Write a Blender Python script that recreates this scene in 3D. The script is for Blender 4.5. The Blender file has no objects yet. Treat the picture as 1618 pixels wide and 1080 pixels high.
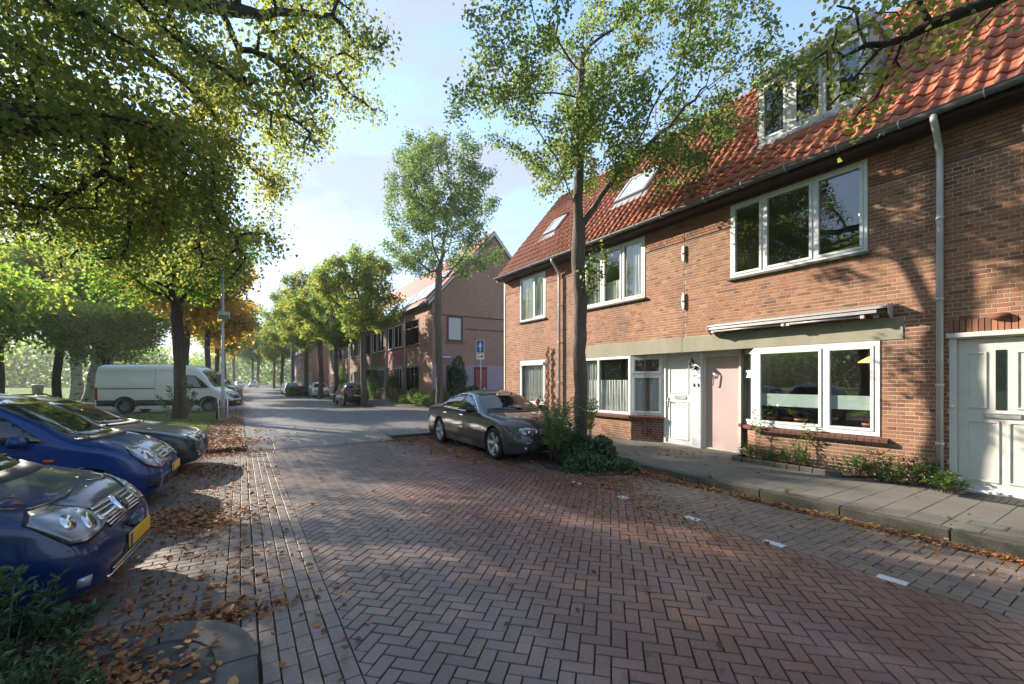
import bpy, bmesh, math, random
import numpy as np
from mathutils import Vector, Matrix
from mathutils.bvhtree import BVHTree

S = bpy.context.scene
C = S.collection
R = math.radians
PI = math.pi
rnd = random.Random(7)
rng = np.random.default_rng(7)

# ------------------------------------------------------------ camera, sky, sun, exposure
FPX, CAM_H = 680.0, 1.72
TH = math.atan(428 / FPX)            # street axis against the view axis
TF = math.atan(447 / FPX)            # house row against the view axis
DH = TF - TH                         # house row turned this much against the street
cam = bpy.data.cameras.new('camera')
cam.sensor_width = 36
cam.lens = 36 * FPX / 1618
cam.shift_y = 60 / 1618
cam.clip_end = 3000
co = bpy.data.objects.new('camera', cam)
C.objects.link(co)
co.location = (0, 0, CAM_H)
co.rotation_euler = (R(90), 0, -TH)
S.camera = co

SUN_AZ, SUN_EL = R(-29), R(25)       # azimuth from the street axis, left is negative
world = bpy.data.worlds.new('World')
S.world = world
world.use_nodes = True
nt = world.node_tree
nt.nodes.clear()
def wn(t, **k):
    n = nt.nodes.new(t)
    for a, b in k.items(): setattr(n, a, b)
    return n
sky = wn('ShaderNodeTexSky', sky_type='NISHITA', sun_disc=False, sun_elevation=SUN_EL, sun_rotation=SUN_AZ,
         altitude=0, air_density=1.0, dust_density=0.1, ozone_density=2.6)
tc = wn('ShaderNodeTexCoord'); mp = wn('ShaderNodeMapping'); mp.inputs['Scale'].default_value = (1.0, 1.0, 2.6)
mp.inputs['Location'].default_value = (0.35, 0.1, 0.2)
nz = wn('ShaderNodeTexNoise'); nz.inputs['Scale'].default_value = 2.6; nz.inputs['Detail'].default_value = 7; nz.inputs['Roughness'].default_value = 0.55
cr = wn('ShaderNodeValToRGB'); cr.color_ramp.elements[0].position = 0.47; cr.color_ramp.elements[1].position = 0.62
sep = wn('ShaderNodeSeparateXYZ'); hz = wn('ShaderNodeMapRange')
hz.inputs['From Min'].default_value = 0.68; hz.inputs['From Max'].default_value = 0.02
hz.inputs['To Min'].default_value = 0.04; hz.inputs['To Max'].default_value = 0.93
mx = wn('ShaderNodeMath', operation='MAXIMUM'); mul = wn('ShaderNodeMath', operation='MULTIPLY'); mul.inputs[1].default_value = 0.85
mix = wn('ShaderNodeMix', data_type='RGBA'); mix.inputs[7].default_value = (1.40, 1.52, 1.74, 1)
bg = wn('ShaderNodeBackground'); bg.inputs['Strength'].default_value = 0.118
out = wn('ShaderNodeOutputWorld')
L = nt.links.new
L(tc.outputs['Generated'], mp.inputs['Vector']); L(mp.outputs[0], nz.inputs['Vector']); L(nz.outputs['Fac'], cr.inputs[0])
L(tc.outputs['Generated'], sep.inputs[0]); L(sep.outputs['Z'], hz.inputs['Value'])
L(cr.outputs['Color'], mul.inputs[0]); L(mul.outputs[0], mx.inputs[0]); L(hz.outputs[0], mx.inputs[1])
L(mx.outputs[0], mix.inputs['Factor']); L(sky.outputs[0], mix.inputs[6]); L(mix.outputs[2], bg.inputs['Color']); L(bg.outputs[0], out.inputs[0])

sun = bpy.data.lights.new('sun', 'SUN')
sun.energy = 3.1
sun.angle = R(0.6)
sun.color = (1.0, 0.90, 0.76)
so = bpy.data.objects.new('sun', sun)
C.objects.link(so)
SD = Vector((math.sin(SUN_AZ) * math.cos(SUN_EL), math.cos(SUN_AZ) * math.cos(SUN_EL), math.sin(SUN_EL)))
so.rotation_euler = SD.to_track_quat('Z', 'Y').to_euler()
so.location = (0, 0, 40)

S.view_settings.view_transform = 'Standard'
S.view_settings.look = 'None'
S.view_settings.exposure = 2.05
S.view_settings.gamma = 1
S.render.engine = 'CYCLES'
S.cycles.use_denoising = True
S.cycles.max_bounces = 6
S.cycles.transparent_max_bounces = 12
S.cycles.diffuse_bounces = 3
S.cycles.glossy_bounces = 3
S.cycles.transmission_bounces = 4
S.cycles.sample_clamp_indirect = 6
S.cycles.caustics_reflective = False
S.cycles.caustics_refractive = False

# ------------------------------------------------------------ materials
class NT:
    def __init__(s, name):
        s.m = bpy.data.materials.new(name); s.m.use_nodes = True
        s.t = s.m.node_tree; s.t.nodes.clear()
        s.out = s.t.nodes.new('ShaderNodeOutputMaterial')
    def n(s, typ, ins=None, **k):
        nd = s.t.nodes.new(typ)
        for a, b in k.items(): setattr(nd, a, b)
        for a, b in (ins or {}).items():
            if hasattr(b, 'is_output') or isinstance(b, bpy.types.NodeSocket): s.t.links.new(b, nd.inputs[a])
            else: nd.inputs[a].default_value = b
        return nd
    def ramp(s, fac, stops, interp='LINEAR'):
        nd = s.t.nodes.new('ShaderNodeValToRGB'); s.t.links.new(fac, nd.inputs[0])
        cr = nd.color_ramp; cr.interpolation = interp
        while len(cr.elements) < len(stops): cr.elements.new(0.5)
        for e, (p, c) in zip(cr.elements, stops):
            e.position = p; e.color = (*c, 1) if len(c) == 3 else c
        return nd.outputs[0]
    def math(s, op, a, b=0.0, c=None):
        nd = s.t.nodes.new('ShaderNodeMath'); nd.operation = op
        for i, v in enumerate((a, b) if c is None else (a, b, c)):
            if isinstance(v, bpy.types.NodeSocket): s.t.links.new(v, nd.inputs[i])
            else: nd.inputs[i].default_value = v
        return nd.outputs[0]
    def mix(s, fac, a, b, blend='MIX'):
        nd = s.t.nodes.new('ShaderNodeMix'); nd.data_type = 'RGBA'; nd.blend_type = blend
        for i, v in ((0, fac), (6, a), (7, b)):
            if isinstance(v, bpy.types.NodeSocket): s.t.links.new(v, nd.inputs[i])
            elif i: nd.inputs[i].default_value = (*v, 1)
            else: nd.inputs[i].default_value = v
        return nd.outputs[2]
    def pos(s): return s.n('ShaderNodeNewGeometry').outputs['Position']
    def noise(s, scale, detail=3, rough=0.55, vec=None, stretch=None, off=0):
        v = vec or s.pos()
        if stretch:
            v = s.n('ShaderNodeMapping', {'Vector': v, 'Scale': stretch, 'Location': (off, off, off)}).outputs[0]
        return s.n('ShaderNodeTexNoise', {'Vector': v, 'Scale': scale, 'Detail': detail, 'Roughness': rough}).outputs['Fac']
    def rand(s):
        g = s.n('ShaderNodeNewGeometry').outputs['Random Per Island']
        o = s.n('ShaderNodeObjectInfo').outputs['Random']
        return s.math('FRACT', s.math('MULTIPLY_ADD', g, 7.31, o))
    def bsdf(s, **ins):
        b = s.n('ShaderNodeBsdfPrincipled', {k.replace('_', ' '): v for k, v in ins.items()})
        s.t.links.new(b.outputs[0], s.out.inputs[0])
        return b
    def bump(s, h, strength=0.3, dist=0.02):
        return s.n('ShaderNodeBump', {'Height': h, 'Strength': strength, 'Distance': dist}).outputs[0]

def rgb(c): return (*c, 1)

def plain(name, col, rough=0.6, metal=0.0, var=0.12, scale=6.0, bump=0.15, coat=0.0, bscale=None):
    n = NT(name)
    f = n.noise(scale, 5)
    c = n.mix(f, tuple(max(0, x * (1 - var * 2)) for x in col), tuple(min(1, x * (1 + var * 2)) for x in col))
    h = n.noise(bscale or scale * 8, 4)
    r = n.math('MULTIPLY_ADD', n.noise(scale * 3, 3), 0.25, rough - 0.12)
    n.bsdf(Base_Color=c, Roughness=r, Metallic=metal, Coat_Weight=coat, Normal=n.bump(h, bump, 0.01))
    return n.m

def brick_mat(name, stops, dirt=(0.05, 0.045, 0.035), rough=0.85):
    n = NT(name)
    c = n.ramp(n.rand(), stops)
    c = n.mix(n.math('MULTIPLY', n.noise(60, 4), 0.5), c, (0.42, 0.24, 0.13), 'OVERLAY')
    big = n.noise(0.75, 6, 0.62, stretch=(1, 1, 0.45))
    c = n.mix(n.ramp(big, [(0.43, (0, 0, 0)), (0.72, (0.55, 0.55, 0.55))]), c, dirt)
    zz = n.n('ShaderNodeSeparateXYZ', {0: n.pos()}).outputs['Z']
    c = n.mix(n.math('MULTIPLY', n.n('ShaderNodeMapRange', {'Value': zz, 'From Min': 0.85, 'From Max': 0.1}).outputs[0], n.math('MULTIPLY', n.noise(2.4, 5, 0.7), 0.7)), c, (0.09, 0.07, 0.045))
    n.bsdf(Base_Color=c, Roughness=rough, Normal=n.bump(n.noise(90, 5), 0.5, 0.006))
    return n.m

M = {}
M['brick'] = brick_mat('red_brown_brick', [(0, (0.20, 0.085, 0.055)), (0.12, (0.31, 0.145, 0.085)), (0.45, (0.40, 0.20, 0.115)), (0.7, (0.33, 0.145, 0.082)), (0.9, (0.46, 0.25, 0.15)), (0.96, (0.17, 0.085, 0.06)), (1, (0.28, 0.12, 0.07))])
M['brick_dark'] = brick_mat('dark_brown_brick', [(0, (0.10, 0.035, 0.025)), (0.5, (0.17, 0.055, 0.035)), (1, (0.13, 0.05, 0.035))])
M['mortar'] = plain('pale_mortar', (0.50, 0.41, 0.30), 0.95, var=0.25, scale=2, bump=0.5, bscale=120)
def paver_mat(name, stops, red=None, wet=0.0):
    n = NT(name)
    c = n.ramp(n.rand(), stops)
    if red:
        x = n.n('ShaderNodeSeparateXYZ', {0: n.pos()})
        k = n.math('ADD', n.math('MULTIPLY', x.outputs['X'], 0.36), n.math('MULTIPLY', x.outputs['Y'], -0.05))
        k = n.math('ADD', k, n.math('MULTIPLY', n.noise(0.5, 3), 0.6))
        k = n.ramp(k, [(0.75, (0, 0, 0)), (1.0, (1, 1, 1))]) if False else n.n('ShaderNodeMapRange', {'Value': k, 'From Min': 0.5, 'From Max': 1.3}).outputs[0]
        c = n.mix(k, c, n.ramp(n.rand(), red))
    c = n.mix(n.math('MULTIPLY', n.noise(0.7, 5, 0.65), 0.55), c, (0.07, 0.062, 0.05))
    c = n.mix(0.25, c, n.ramp(n.noise(45, 4), [(0.3, (0.02, 0.02, 0.02)), (0.7, (0.25, 0.22, 0.2))]))
    xx = n.n('ShaderNodeSeparateXYZ', {0: n.pos()}).outputs['X']
    wob = n.math('MULTIPLY_ADD', n.noise(0.35, 3, 0.5), 1.2, -0.6)
    for cx_, wd_ in ((1.55, 0.42), (3.25, 0.36)):
        dd = n.math('ABSOLUTE', n.math('SUBTRACT', n.math('ADD', xx, wob), cx_))
        k2 = n.n('ShaderNodeMapRange', {'Value': dd, 'From Min': wd_, 'From Max': 0.0, 'To Min': 0.0, 'To Max': 0.38}).outputs[0]
        c = n.mix(n.math('MULTIPLY', k2, n.noise(3.0, 5, 0.7)), c, (0.30, 0.27, 0.245))
    spots = n.ramp(n.noise(1.9, 5, 0.7), [(0.60, (0, 0, 0)), (0.72, (0.7, 0.7, 0.7))])
    c = n.mix(spots, c, (0.05, 0.043, 0.038))
    # long worn tracks along the street
    tr = n.noise(1.0, 3, 0.5, stretch=(1.6, 0.12, 1))
    r = n.math('MULTIPLY_ADD', tr, 0.45, 0.11 - wet)
    r = n.math('ADD', r, n.math('MULTIPLY', n.noise(30, 3), 0.15))
    n.bsdf(Base_Color=c, Roughness=r, Normal=n.bump(n.noise(70, 5), 0.35, 0.006))
    return n.m
M['paver'] = paver_mat('street_paver', [(0, (0.166, 0.113, 0.093)), (0.4, (0.249, 0.166, 0.135)), (0.7, (0.195, 0.125, 0.097)), (1, (0.300, 0.197, 0.153))],
                       red=[(0, (0.166, 0.054, 0.033)), (0.5, (0.241, 0.078, 0.044)), (0.8, (0.188, 0.071, 0.054)), (1, (0.286, 0.095, 0.051))])
M['paver_grey'] = paver_mat('grey_paver', [(0, (0.180, 0.125, 0.093)), (0.5, (0.255, 0.178, 0.125)), (1, (0.218, 0.143, 0.107))], wet=-0.12)
M['paver_band'] = paver_mat('gutter_paver', [(0, (0.225, 0.154, 0.121)), (0.5, (0.300, 0.208, 0.158)), (0.9, (0.255, 0.173, 0.130)), (1, (0.361, 0.238, 0.176))], wet=-0.05)
n = NT('joint_sand')
c = n.mix(n.ramp(n.noise(1.1, 5), [(0.5, (0, 0, 0)), (0.62, (1, 1, 1))]), (0.055, 0.045, 0.035), (0.05, 0.065, 0.022))
n.bsdf(Base_Color=c, Roughness=0.95, Normal=n.bump(n.noise(120, 4), 0.6, 0.01)); M['sand'] = n.m
n = NT('pavement_concrete')
c = n.ramp(n.rand(), [(0, (0.115, 0.104, 0.085)), (1, (0.145, 0.130, 0.105))])
c = n.mix(n.ramp(n.noise(160, 3), [(0.35, (0, 0, 0)), (0.7, (1, 1, 1))]), c, (0.19, 0.175, 0.15))
c = n.mix(n.math('MULTIPLY', n.noise(1.3, 5, 0.65), 0.5), c, (0.07, 0.065, 0.05))
n.bsdf(Base_Color=c, Roughness=0.85, Normal=n.bump(n.noise(150, 4), 0.5, 0.006)); M['slab'] = n.m
n = NT('mossy_kerb')
x = n.n('ShaderNodeSeparateXYZ', {0: n.pos()})
moss = n.ramp(n.noise(2.6, 6, 0.75), [(0.46, (0, 0, 0)), (0.7, (0.85, 0.85, 0.85))])
c = n.mix(moss, n.mix(n.noise(30, 5), (0.05, 0.045, 0.036), (0.14, 0.125, 0.10)), (0.085, 0.09, 0.02))
n.bsdf(Base_Color=c, Roughness=0.92, Normal=n.bump(n.noise(60, 5), 0.7, 0.012)); M['kerb'] = n.m
n = NT('worn_road_bricks')
br = n.n('ShaderNodeTexBrick', {'Vector': n.n('ShaderNodeMapping', {'Vector': n.pos(), 'Rotation': (0, 0, R(45))}).outputs[0], 'Color1': (0.15, 0.14, 0.145, 1), 'Color2': (0.20, 0.185, 0.18, 1), 'Mortar': (0.06, 0.05, 0.04, 1), 'Scale': 1.0, 'Brick Width': 0.2, 'Row Height': 0.1, 'Mortar Size': 0.006})
c = n.mix(n.math('MULTIPLY', n.noise(0.35, 6, 0.65), 0.75), br.outputs[0], (0.11, 0.10, 0.095))
c = n.mix(0.25, c, n.ramp(n.noise(25, 5), [(0.3, (0.05, 0.05, 0.05)), (0.7, (0.3, 0.29, 0.28))]))
r = n.math('MULTIPLY_ADD', n.noise(0.8, 4, 0.5, stretch=(1.3, 0.2, 1)), 0.5, 0.25)
n.bsdf(Base_Color=c, Roughness=r, Normal=n.bump(n.math('ADD', n.math('MULTIPLY', br.outputs['Fac'], -0.5), n.noise(60, 4)), 0.4, 0.01)); M['road_far'] = n.m
n = NT('lawn_soil')
c = n.ramp(n.noise(0.6, 6, 0.65), [(0.3, (0.07, 0.115, 0.02)), (0.55, (0.13, 0.20, 0.03)), (0.75, (0.20, 0.22, 0.045))])
c = n.mix(n.math('MULTIPLY', n.noise(40, 4), 0.35), c, (0.04, 0.06, 0.015))
n.bsdf(Base_Color=c, Roughness=0.95, Normal=n.bump(n.noise(80, 4), 0.8, 0.03)); M['lawn'] = n.m
n = NT('dark_soil')
c = n.mix(n.noise(9, 6, 0.7), (0.022, 0.017, 0.012), (0.07, 0.05, 0.034))
n.bsdf(Base_Color=c, Roughness=0.97, Normal=n.bump(n.noise(50, 5), 0.9, 0.03)); M['soil'] = n.m
n = NT('clay_roof_tile')
c = n.ramp(n.rand(), [(0, (0.350, 0.086, 0.034)), (0.3, (0.497, 0.135, 0.051)), (0.6, (0.552, 0.171, 0.072)), (0.85, (0.423, 0.104, 0.043)), (1, (0.607, 0.225, 0.102))])
c = n.mix(n.ramp(n.noise(3.0, 6, 0.75), [(0.46, (0, 0, 0)), (0.75, (0.506, 0.495, 0.468))]), c, (0.10, 0.06, 0.04))
c = n.mix(n.math('MULTIPLY', n.noise(70, 4), 0.35), c, (0.20, 0.09, 0.06))
n.bsdf(Base_Color=c, Roughness=0.62, Normal=n.bump(n.noise(60, 4), 0.3, 0.006)); M['tile'] = n.m
n = NT('far_roof_tiles')
w = n.n('ShaderNodeTexWave', {'Vector': n.pos(), 'Scale': 1.3, 'Distortion': 0.0}, bands_direction='Y')
c = n.mix(w.outputs['Fac'], (0.24, 0.06, 0.035), (0.44, 0.13, 0.07))
c = n.mix(n.math('MULTIPLY', n.noise(0.8, 5), 0.6), c, (0.22, 0.10, 0.065))
n.bsdf(Base_Color=c, Roughness=0.7, Normal=n.bump(w.outputs['Fac'], 0.7, 0.04)); M['tile_far'] = n.m
def far_brick(name, c1, c2, mo):
    n = NT(name)
    p = n.n('ShaderNodeSeparateXYZ', {0: n.pos()})
    v = n.n('ShaderNodeCombineXYZ', {0: n.math('ADD', p.outputs[0], p.outputs[1]), 1: p.outputs[2], 2: 0.0}).outputs[0]
    br = n.n('ShaderNodeTexBrick', {'Vector': v, 'Color1': rgb(c1), 'Color2': rgb(c2), 'Mortar': rgb(mo), 'Scale': 1.0, 'Brick Width': 0.22, 'Row Height': 0.0625, 'Mortar Size': 0.006, 'Bias': 0.0})
    c = n.mix(n.math('MULTIPLY', n.noise(0.5, 6, 0.65), 0.6), br.outputs[0], tuple(x * 0.45 for x in c1))
    n.bsdf(Base_Color=c, Roughness=0.88, Normal=n.bump(br.outputs['Fac'], -0.4, 0.01))
    return n.m
M['fb1'] = far_brick('gable_brick', (0.45, 0.235, 0.165), (0.35, 0.165, 0.12), (0.45, 0.36, 0.28))
M['fb2'] = far_brick('pink_brick', (0.42, 0.17, 0.15), (0.34, 0.13, 0.12), (0.36, 0.2, 0.17))
M['fb3'] = far_brick('brown_row_brick', (0.33, 0.17, 0.11), (0.24, 0.11, 0.075), (0.32, 0.25, 0.2))
M['fb_plinth'] = far_brick('lilac_plinth_brick', (0.46, 0.35, 0.40), (0.38, 0.28, 0.33), (0.42, 0.36, 0.38))
M['white'] = plain('white_window_plastic', (0.70, 0.705, 0.69), 0.4, var=0.03, scale=3, bump=0.03)
M['offwhite'] = plain('off_white_paint', (0.64, 0.62, 0.55), 0.45, var=0.08, scale=5, bump=0.06)
M['cream'] = plain('cream_painted_trim', (0.68, 0.58, 0.45), 0.55, var=0.06, scale=2)
M['pinkdoor'] = plain('dusty_pink_paint', (0.53, 0.39, 0.37), 0.42, var=0.07, scale=2, bump=0.05)
M['reddoor'] = plain('dark_red_paint', (0.26, 0.02, 0.025), 0.4, var=0.1)
M['redwood'] = plain('maroon_painted_wood', (0.075, 0.014, 0.014), 0.5, var=0.1)
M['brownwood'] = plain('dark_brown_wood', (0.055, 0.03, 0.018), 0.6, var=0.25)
M['zinc'] = plain('weathered_zinc', (0.55, 0.55, 0.56), 0.45, metal=0.2, var=0.15, scale=5)
M['zinc_dark'] = plain('dark_gutter_zinc', (0.17, 0.17, 0.17), 0.5, metal=0.4, var=0.25, scale=4)
M['lead'] = plain('grey_lead', (0.34, 0.35, 0.37), 0.55, metal=0.2, var=0.2)
M['alu'] = plain('grey_awning_metal', (0.34, 0.32, 0.31), 0.42, metal=0.25, var=0.1)
M['steel'] = plain('galvanised_steel', (0.45, 0.46, 0.45), 0.45, metal=0.5, var=0.15)
M['chrome'] = plain('chrome', (0.75, 0.76, 0.78), 0.15, metal=1.0, var=0.02, bump=0.0)
M['black'] = plain('black_plastic', (0.015, 0.015, 0.016), 0.55, var=0.1, bump=0.1)
M['blackmetal'] = plain('black_painted_iron', (0.012, 0.012, 0.013), 0.4, var=0.1)
M['rubber'] = plain('tyre_rubber', (0.018, 0.018, 0.018), 0.85, var=0.2)
M['rust'] = plain('rusty_iron', (0.16, 0.055, 0.025), 0.85, var=0.4)
M['terracotta'] = plain('terracotta', (0.42, 0.17, 0.09), 0.8, var=0.15)
M['curtain'] = plain('white_curtain', (0.72, 0.72, 0.68), 0.9, var=0.08)
M['greencurtain'] = plain('pale_green_blind', (0.58, 0.59, 0.54), 0.9, var=0.05)
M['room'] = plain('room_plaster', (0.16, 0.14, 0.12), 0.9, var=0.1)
M['roadwhite'] = plain('white_road_mark', (0.62, 0.62, 0.60), 0.7, var=0.12, scale=20)
M['asphalt'] = plain('dark_asphalt', (0.060, 0.055, 0.048), 0.9, var=0.3, scale=3, bump=0.6, bscale=140)
M['cornerkerb'] = plain('worn_concrete_kerb', (0.105, 0.097, 0.082), 0.9, var=0.3, scale=7, bump=0.6, bscale=120)
M['panel'] = plain('solar_panel_frame', (0.72, 0.74, 0.77), 0.2, metal=0.6, var=0.05)
n = NT('concrete_lintel')
st = n.noise(2.0, 6, 0.7, stretch=(1, 1.0, 0.35))
c = n.mix(st, (0.19, 0.19, 0.13), (0.44, 0.41, 0.31))
c = n.mix(n.ramp(n.noise(180, 3), [(0.5, (0, 0, 0)), (0.75, (0.6, 0.6, 0.6))]), c, (0.12, 0.12, 0.09))
n.bsdf(Base_Color=c, Roughness=0.9, Normal=n.bump(n.noise(120, 4), 0.5, 0.006)); M['lintel'] = n.m

def glass_mat(name, tint=(0.97, 0.985, 0.975), dark=0.0):
    n = NT(name)
    tr = n.n('ShaderNodeBsdfTransparent', {'Color': rgb(tint)})
    gl = n.n('ShaderNodeBsdfGlossy', {'Color': (1, 1, 1, 1), 'Roughness': 0.01, 'Normal': n.bump(n.noise(1.2, 2), 0.06, 0.02)})
    lw = n.n('ShaderNodeLayerWeight', {'Blend': 0.5}); fr = n.n('ShaderNodeMath', {0: n.math('POWER', lw.outputs['Facing'], 4.5), 1: 0.93, 2: 0.07}, operation='MULTIPLY_ADD')
    mxs = n.n('ShaderNodeMixShader', {0: fr.outputs[0], 1: tr.outputs[0], 2: gl.outputs[0]})
    n.t.links.new(mxs.outputs[0], n.out.inputs[0])
    return n.m
M['glass'] = glass_mat('window_glass')
M['frost'] = plain('frosted_film', (0.45, 0.55, 0.50), 0.35, var=0.06, bump=0.02)
n = NT('car_glass')
n.bsdf(Base_Color=(0.012, 0.018, 0.017, 1), Roughness=0.03, IOR=1.6, Specular_IOR_Level=0.8, Normal=n.bump(n.noise(3, 2), 0.02, 0.01)); M['carglass'] = n.m
def paint(name, col, metal=0.25, rough=0.32):
    n = NT(name)
    d = n.noise(14, 5, 0.7)
    c = n.mix(n.math('MULTIPLY', d, 0.05), col, (0.12, 0.11, 0.09))
    r = n.math('MULTIPLY_ADD', n.noise(35, 5, 0.7), 0.22, rough - 0.1)
    n.bsdf(Base_Color=c, Metallic=metal * 0.6, Roughness=r, Specular_IOR_Level=0.2, Coat_Weight=0.8, Coat_Roughness=n.math('MULTIPLY_ADD', n.noise(60, 4), 0.08, 0.02), Normal=n.bump(n.noise(4, 2), 0.01, 0.02))
    return n.m
M['navy'] = paint('navy_car_paint', (0.002, 0.020, 0.085), 0.1)
M['royal'] = paint('royal_blue_car_paint', (0.001, 0.034, 0.17), 0.15)
M['teal'] = paint('dark_teal_grey_car_paint', (0.014, 0.032, 0.042), 0.4)
M['brownpaint'] = paint('dark_grey_brown_car_paint', (0.06, 0.053, 0.05), 0.5)
M['vanwhite'] = paint('white_van_paint', (0.80, 0.81, 0.79), 0.0, 0.4)
M['blackpaint'] = paint('black_car_paint', (0.018, 0.022, 0.035), 0.3)
M['silver'] = paint('silver_car_paint', (0.42, 0.46, 0.50), 0.4)
M['whitecar'] = paint('white_car_paint', (0.66, 0.68, 0.70), 0.0)
M['vanblue'] = paint('dark_blue_van_paint', (0.02, 0.045, 0.075), 0.3)
M['plate'] = plain('yellow_number_plate', (0.78, 0.42, 0.01), 0.4, var=0.04, bump=0.02)
M['platestrip'] = plain('blue_plate_strip', (0.01, 0.05, 0.4), 0.4)
M['amber'] = plain('amber_lens', (0.55, 0.09, 0.01), 0.2, var=0.05, bump=0)
M['redlens'] = plain('red_lens', (0.50, 0.012, 0.012), 0.15, var=0.1, bump=0)
n = NT('headlamp_lens')
st_ = n.n('ShaderNodeTexWave', {'Vector': n.n('ShaderNodeTexCoord').outputs['Object'], 'Scale': 2.2, 'Distortion': 3.0}, bands_direction='Y').outputs['Fac']
c = n.mix(st_, (0.16, 0.17, 0.19), (0.46, 0.48, 0.52))
n.bsdf(Base_Color=c, Metallic=0.35, Roughness=0.2, Coat_Weight=1.0, Coat_Roughness=0.01, Normal=n.bump(st_, 0.05, 0.01)); M['lamp'] = n.m
M['signblue'] = plain('sign_blue', (0.01, 0.10, 0.42), 0.35, var=0.04, bump=0)
M['signwhite'] = plain('sign_white', (0.8, 0.8, 0.8), 0.4, var=0.03, bump=0)
n = NT('lit_lampshade'); n.bsdf(Base_Color=(0.8, 0.4, 0.1, 1), Roughness=0.6, Emission_Color=(1.0, 0.42, 0.10, 1), Emission_Strength=1.4); M['shade'] = n.m

def bark_mat(name, a, b, sc=9, band=None):
    n = NT(name)
    f = n.noise(sc, 6, 0.7, stretch=(1, 1, 0.22))
    c = n.mix(f, a, b)
    if band:
        c = n.mix(n.ramp(n.noise(2.6, 4, 0.6, stretch=(1, 1, 2.2)), [(0.56, (0, 0, 0)), (0.62, (1, 1, 1))]), c, band)
    c = n.mix(n.ramp(n.noise(2.0, 4), [(0.5, (0, 0, 0)), (0.7, (0.4, 0.4, 0.4))]), c, (0.06, 0.075, 0.03))
    n.bsdf(Base_Color=c, Roughness=0.95, Normal=n.bump(f, 1.0, 0.05))
    return n.m
M['bark'] = bark_mat('grey_brown_bark', (0.035, 0.027, 0.021), (0.23, 0.18, 0.14), 13)
M['bark_dark'] = bark_mat('dark_bark', (0.018, 0.014, 0.011), (0.07, 0.055, 0.042))
M['birch'] = bark_mat('pale_birch_bark', (0.35, 0.35, 0.33), (0.6, 0.6, 0.57), band=(0.05, 0.045, 0.04))

def leaf_mat(name, stops, trans=0.45, rough=0.5, clump=None):
    n = NT(name)
    g = n.n('ShaderNodeNewGeometry').outputs['Random Per Island']
    o = n.n('ShaderNodeObjectInfo').outputs['Random']
    v = n.math('ADD', n.math('MULTIPLY', g, 0.62), n.math('MULTIPLY', n.noise(0.55, 3), 0.76))
    v = n.math('ADD', v, n.math('MULTIPLY_ADD', o, 0.16, -0.27))
    c = n.ramp(v, stops)
    d = n.n('ShaderNodeBsdfPrincipled', {'Base Color': c, 'Roughness': rough, 'Specular IOR Level': 0.35})
    c2 = n.mix(0.5, c, (0.75, 0.75, 0.12), 'SCREEN') if False else n.n('ShaderNodeHueSaturation', {'Color': c, 'Saturation': 1.0, 'Value': 2.3}).outputs[0]
    t = n.n('ShaderNodeBsdfTranslucent', {'Color': c2})
    m = n.n('ShaderNodeMixShader', {0: trans, 1: d.outputs[0], 2: t.outputs[0]})
    n.t.links.new(m.outputs[0], n.out.inputs[0])
    return n.m
DG, MG, YG, YE, OR = (0.025, 0.05, 0.012), (0.05, 0.095, 0.018), (0.11, 0.15, 0.02), (0.26, 0.21, 0.025), (0.27, 0.11, 0.025)
M['lf_lime'] = leaf_mat('lime_leaf', [(0.1, (0.095, 0.125, 0.032)), (0.42, (0.145, 0.172, 0.038)), (0.68, (0.21, 0.215, 0.042)), (0.88, (0.33, 0.26, 0.045)), (1, (0.33, 0.16, 0.03))], 0.62)
M['lf_street'] = leaf_mat('street_tree_leaf', [(0.1, (0.055, 0.10, 0.03)), (0.5, (0.10, 0.155, 0.035)), (0.78, (0.17, 0.20, 0.04)), (0.95, (0.28, 0.23, 0.04)), (1, (0.27, 0.13, 0.03))], 0.55)
M['lf_young'] = leaf_mat('bright_green_leaf', [(0.1, (0.081, 0.133, 0.023)), (0.5, (0.139, 0.195, 0.029)), (0.8, (0.224, 0.205, 0.034)), (0.95, (0.250, 0.160, 0.030)), (1, OR)], 0.55)
M['lf_yellow'] = leaf_mat('autumn_yellow_leaf', [(0.1, (0.133, 0.121, 0.023)), (0.4, (0.240, 0.190, 0.025)), (0.7, (0.400, 0.260, 0.030)), (1, (0.360, 0.150, 0.020))], 0.58)
M['lf_park'] = leaf_mat('park_green_leaf', [(0.1, (0.070, 0.143, 0.017)), (0.6, (0.139, 0.215, 0.023)), (0.88, (0.255, 0.233, 0.029)), (1, (0.320, 0.250, 0.030))], 0.62)
M['lf_dark'] = leaf_mat('evergreen_leaf', [(0.1, (0.023, 0.052, 0.021)), (0.6, (0.052, 0.102, 0.034)), (1, (0.105, 0.164, 0.057))], 0.2, 0.3)
M['lf_bush'] = leaf_mat('shrub_leaf', [(0.1, (0.035, 0.062, 0.017)), (0.6, (0.081, 0.143, 0.023)), (1, (0.163, 0.205, 0.046))], 0.35, 0.4)
M['lf_olean'] = leaf_mat('grey_green_leaf', [(0.1, (0.09, 0.14, 0.05)), (0.6, (0.19, 0.27, 0.10)), (1, (0.32, 0.37, 0.17))], 0.3, 0.4)
M['lf_dead'] = leaf_mat('dry_brown_leaf', [(0.1, (0.08, 0.03, 0.015)), (0.35, (0.22, 0.085, 0.03)), (0.6, (0.36, 0.15, 0.045)), (0.8, (0.42, 0.24, 0.10)), (0.95, (0.50, 0.30, 0.05)), (1, (0.5, 0.4, 0.25))], 0.1, 0.65)
M['lf_grass'] = leaf_mat('grass_blade', [(0.1, (0.04, 0.08, 0.012)), (0.6, (0.09, 0.15, 0.02)), (1, (0.18, 0.2, 0.04))], 0.4, 0.5)

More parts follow.
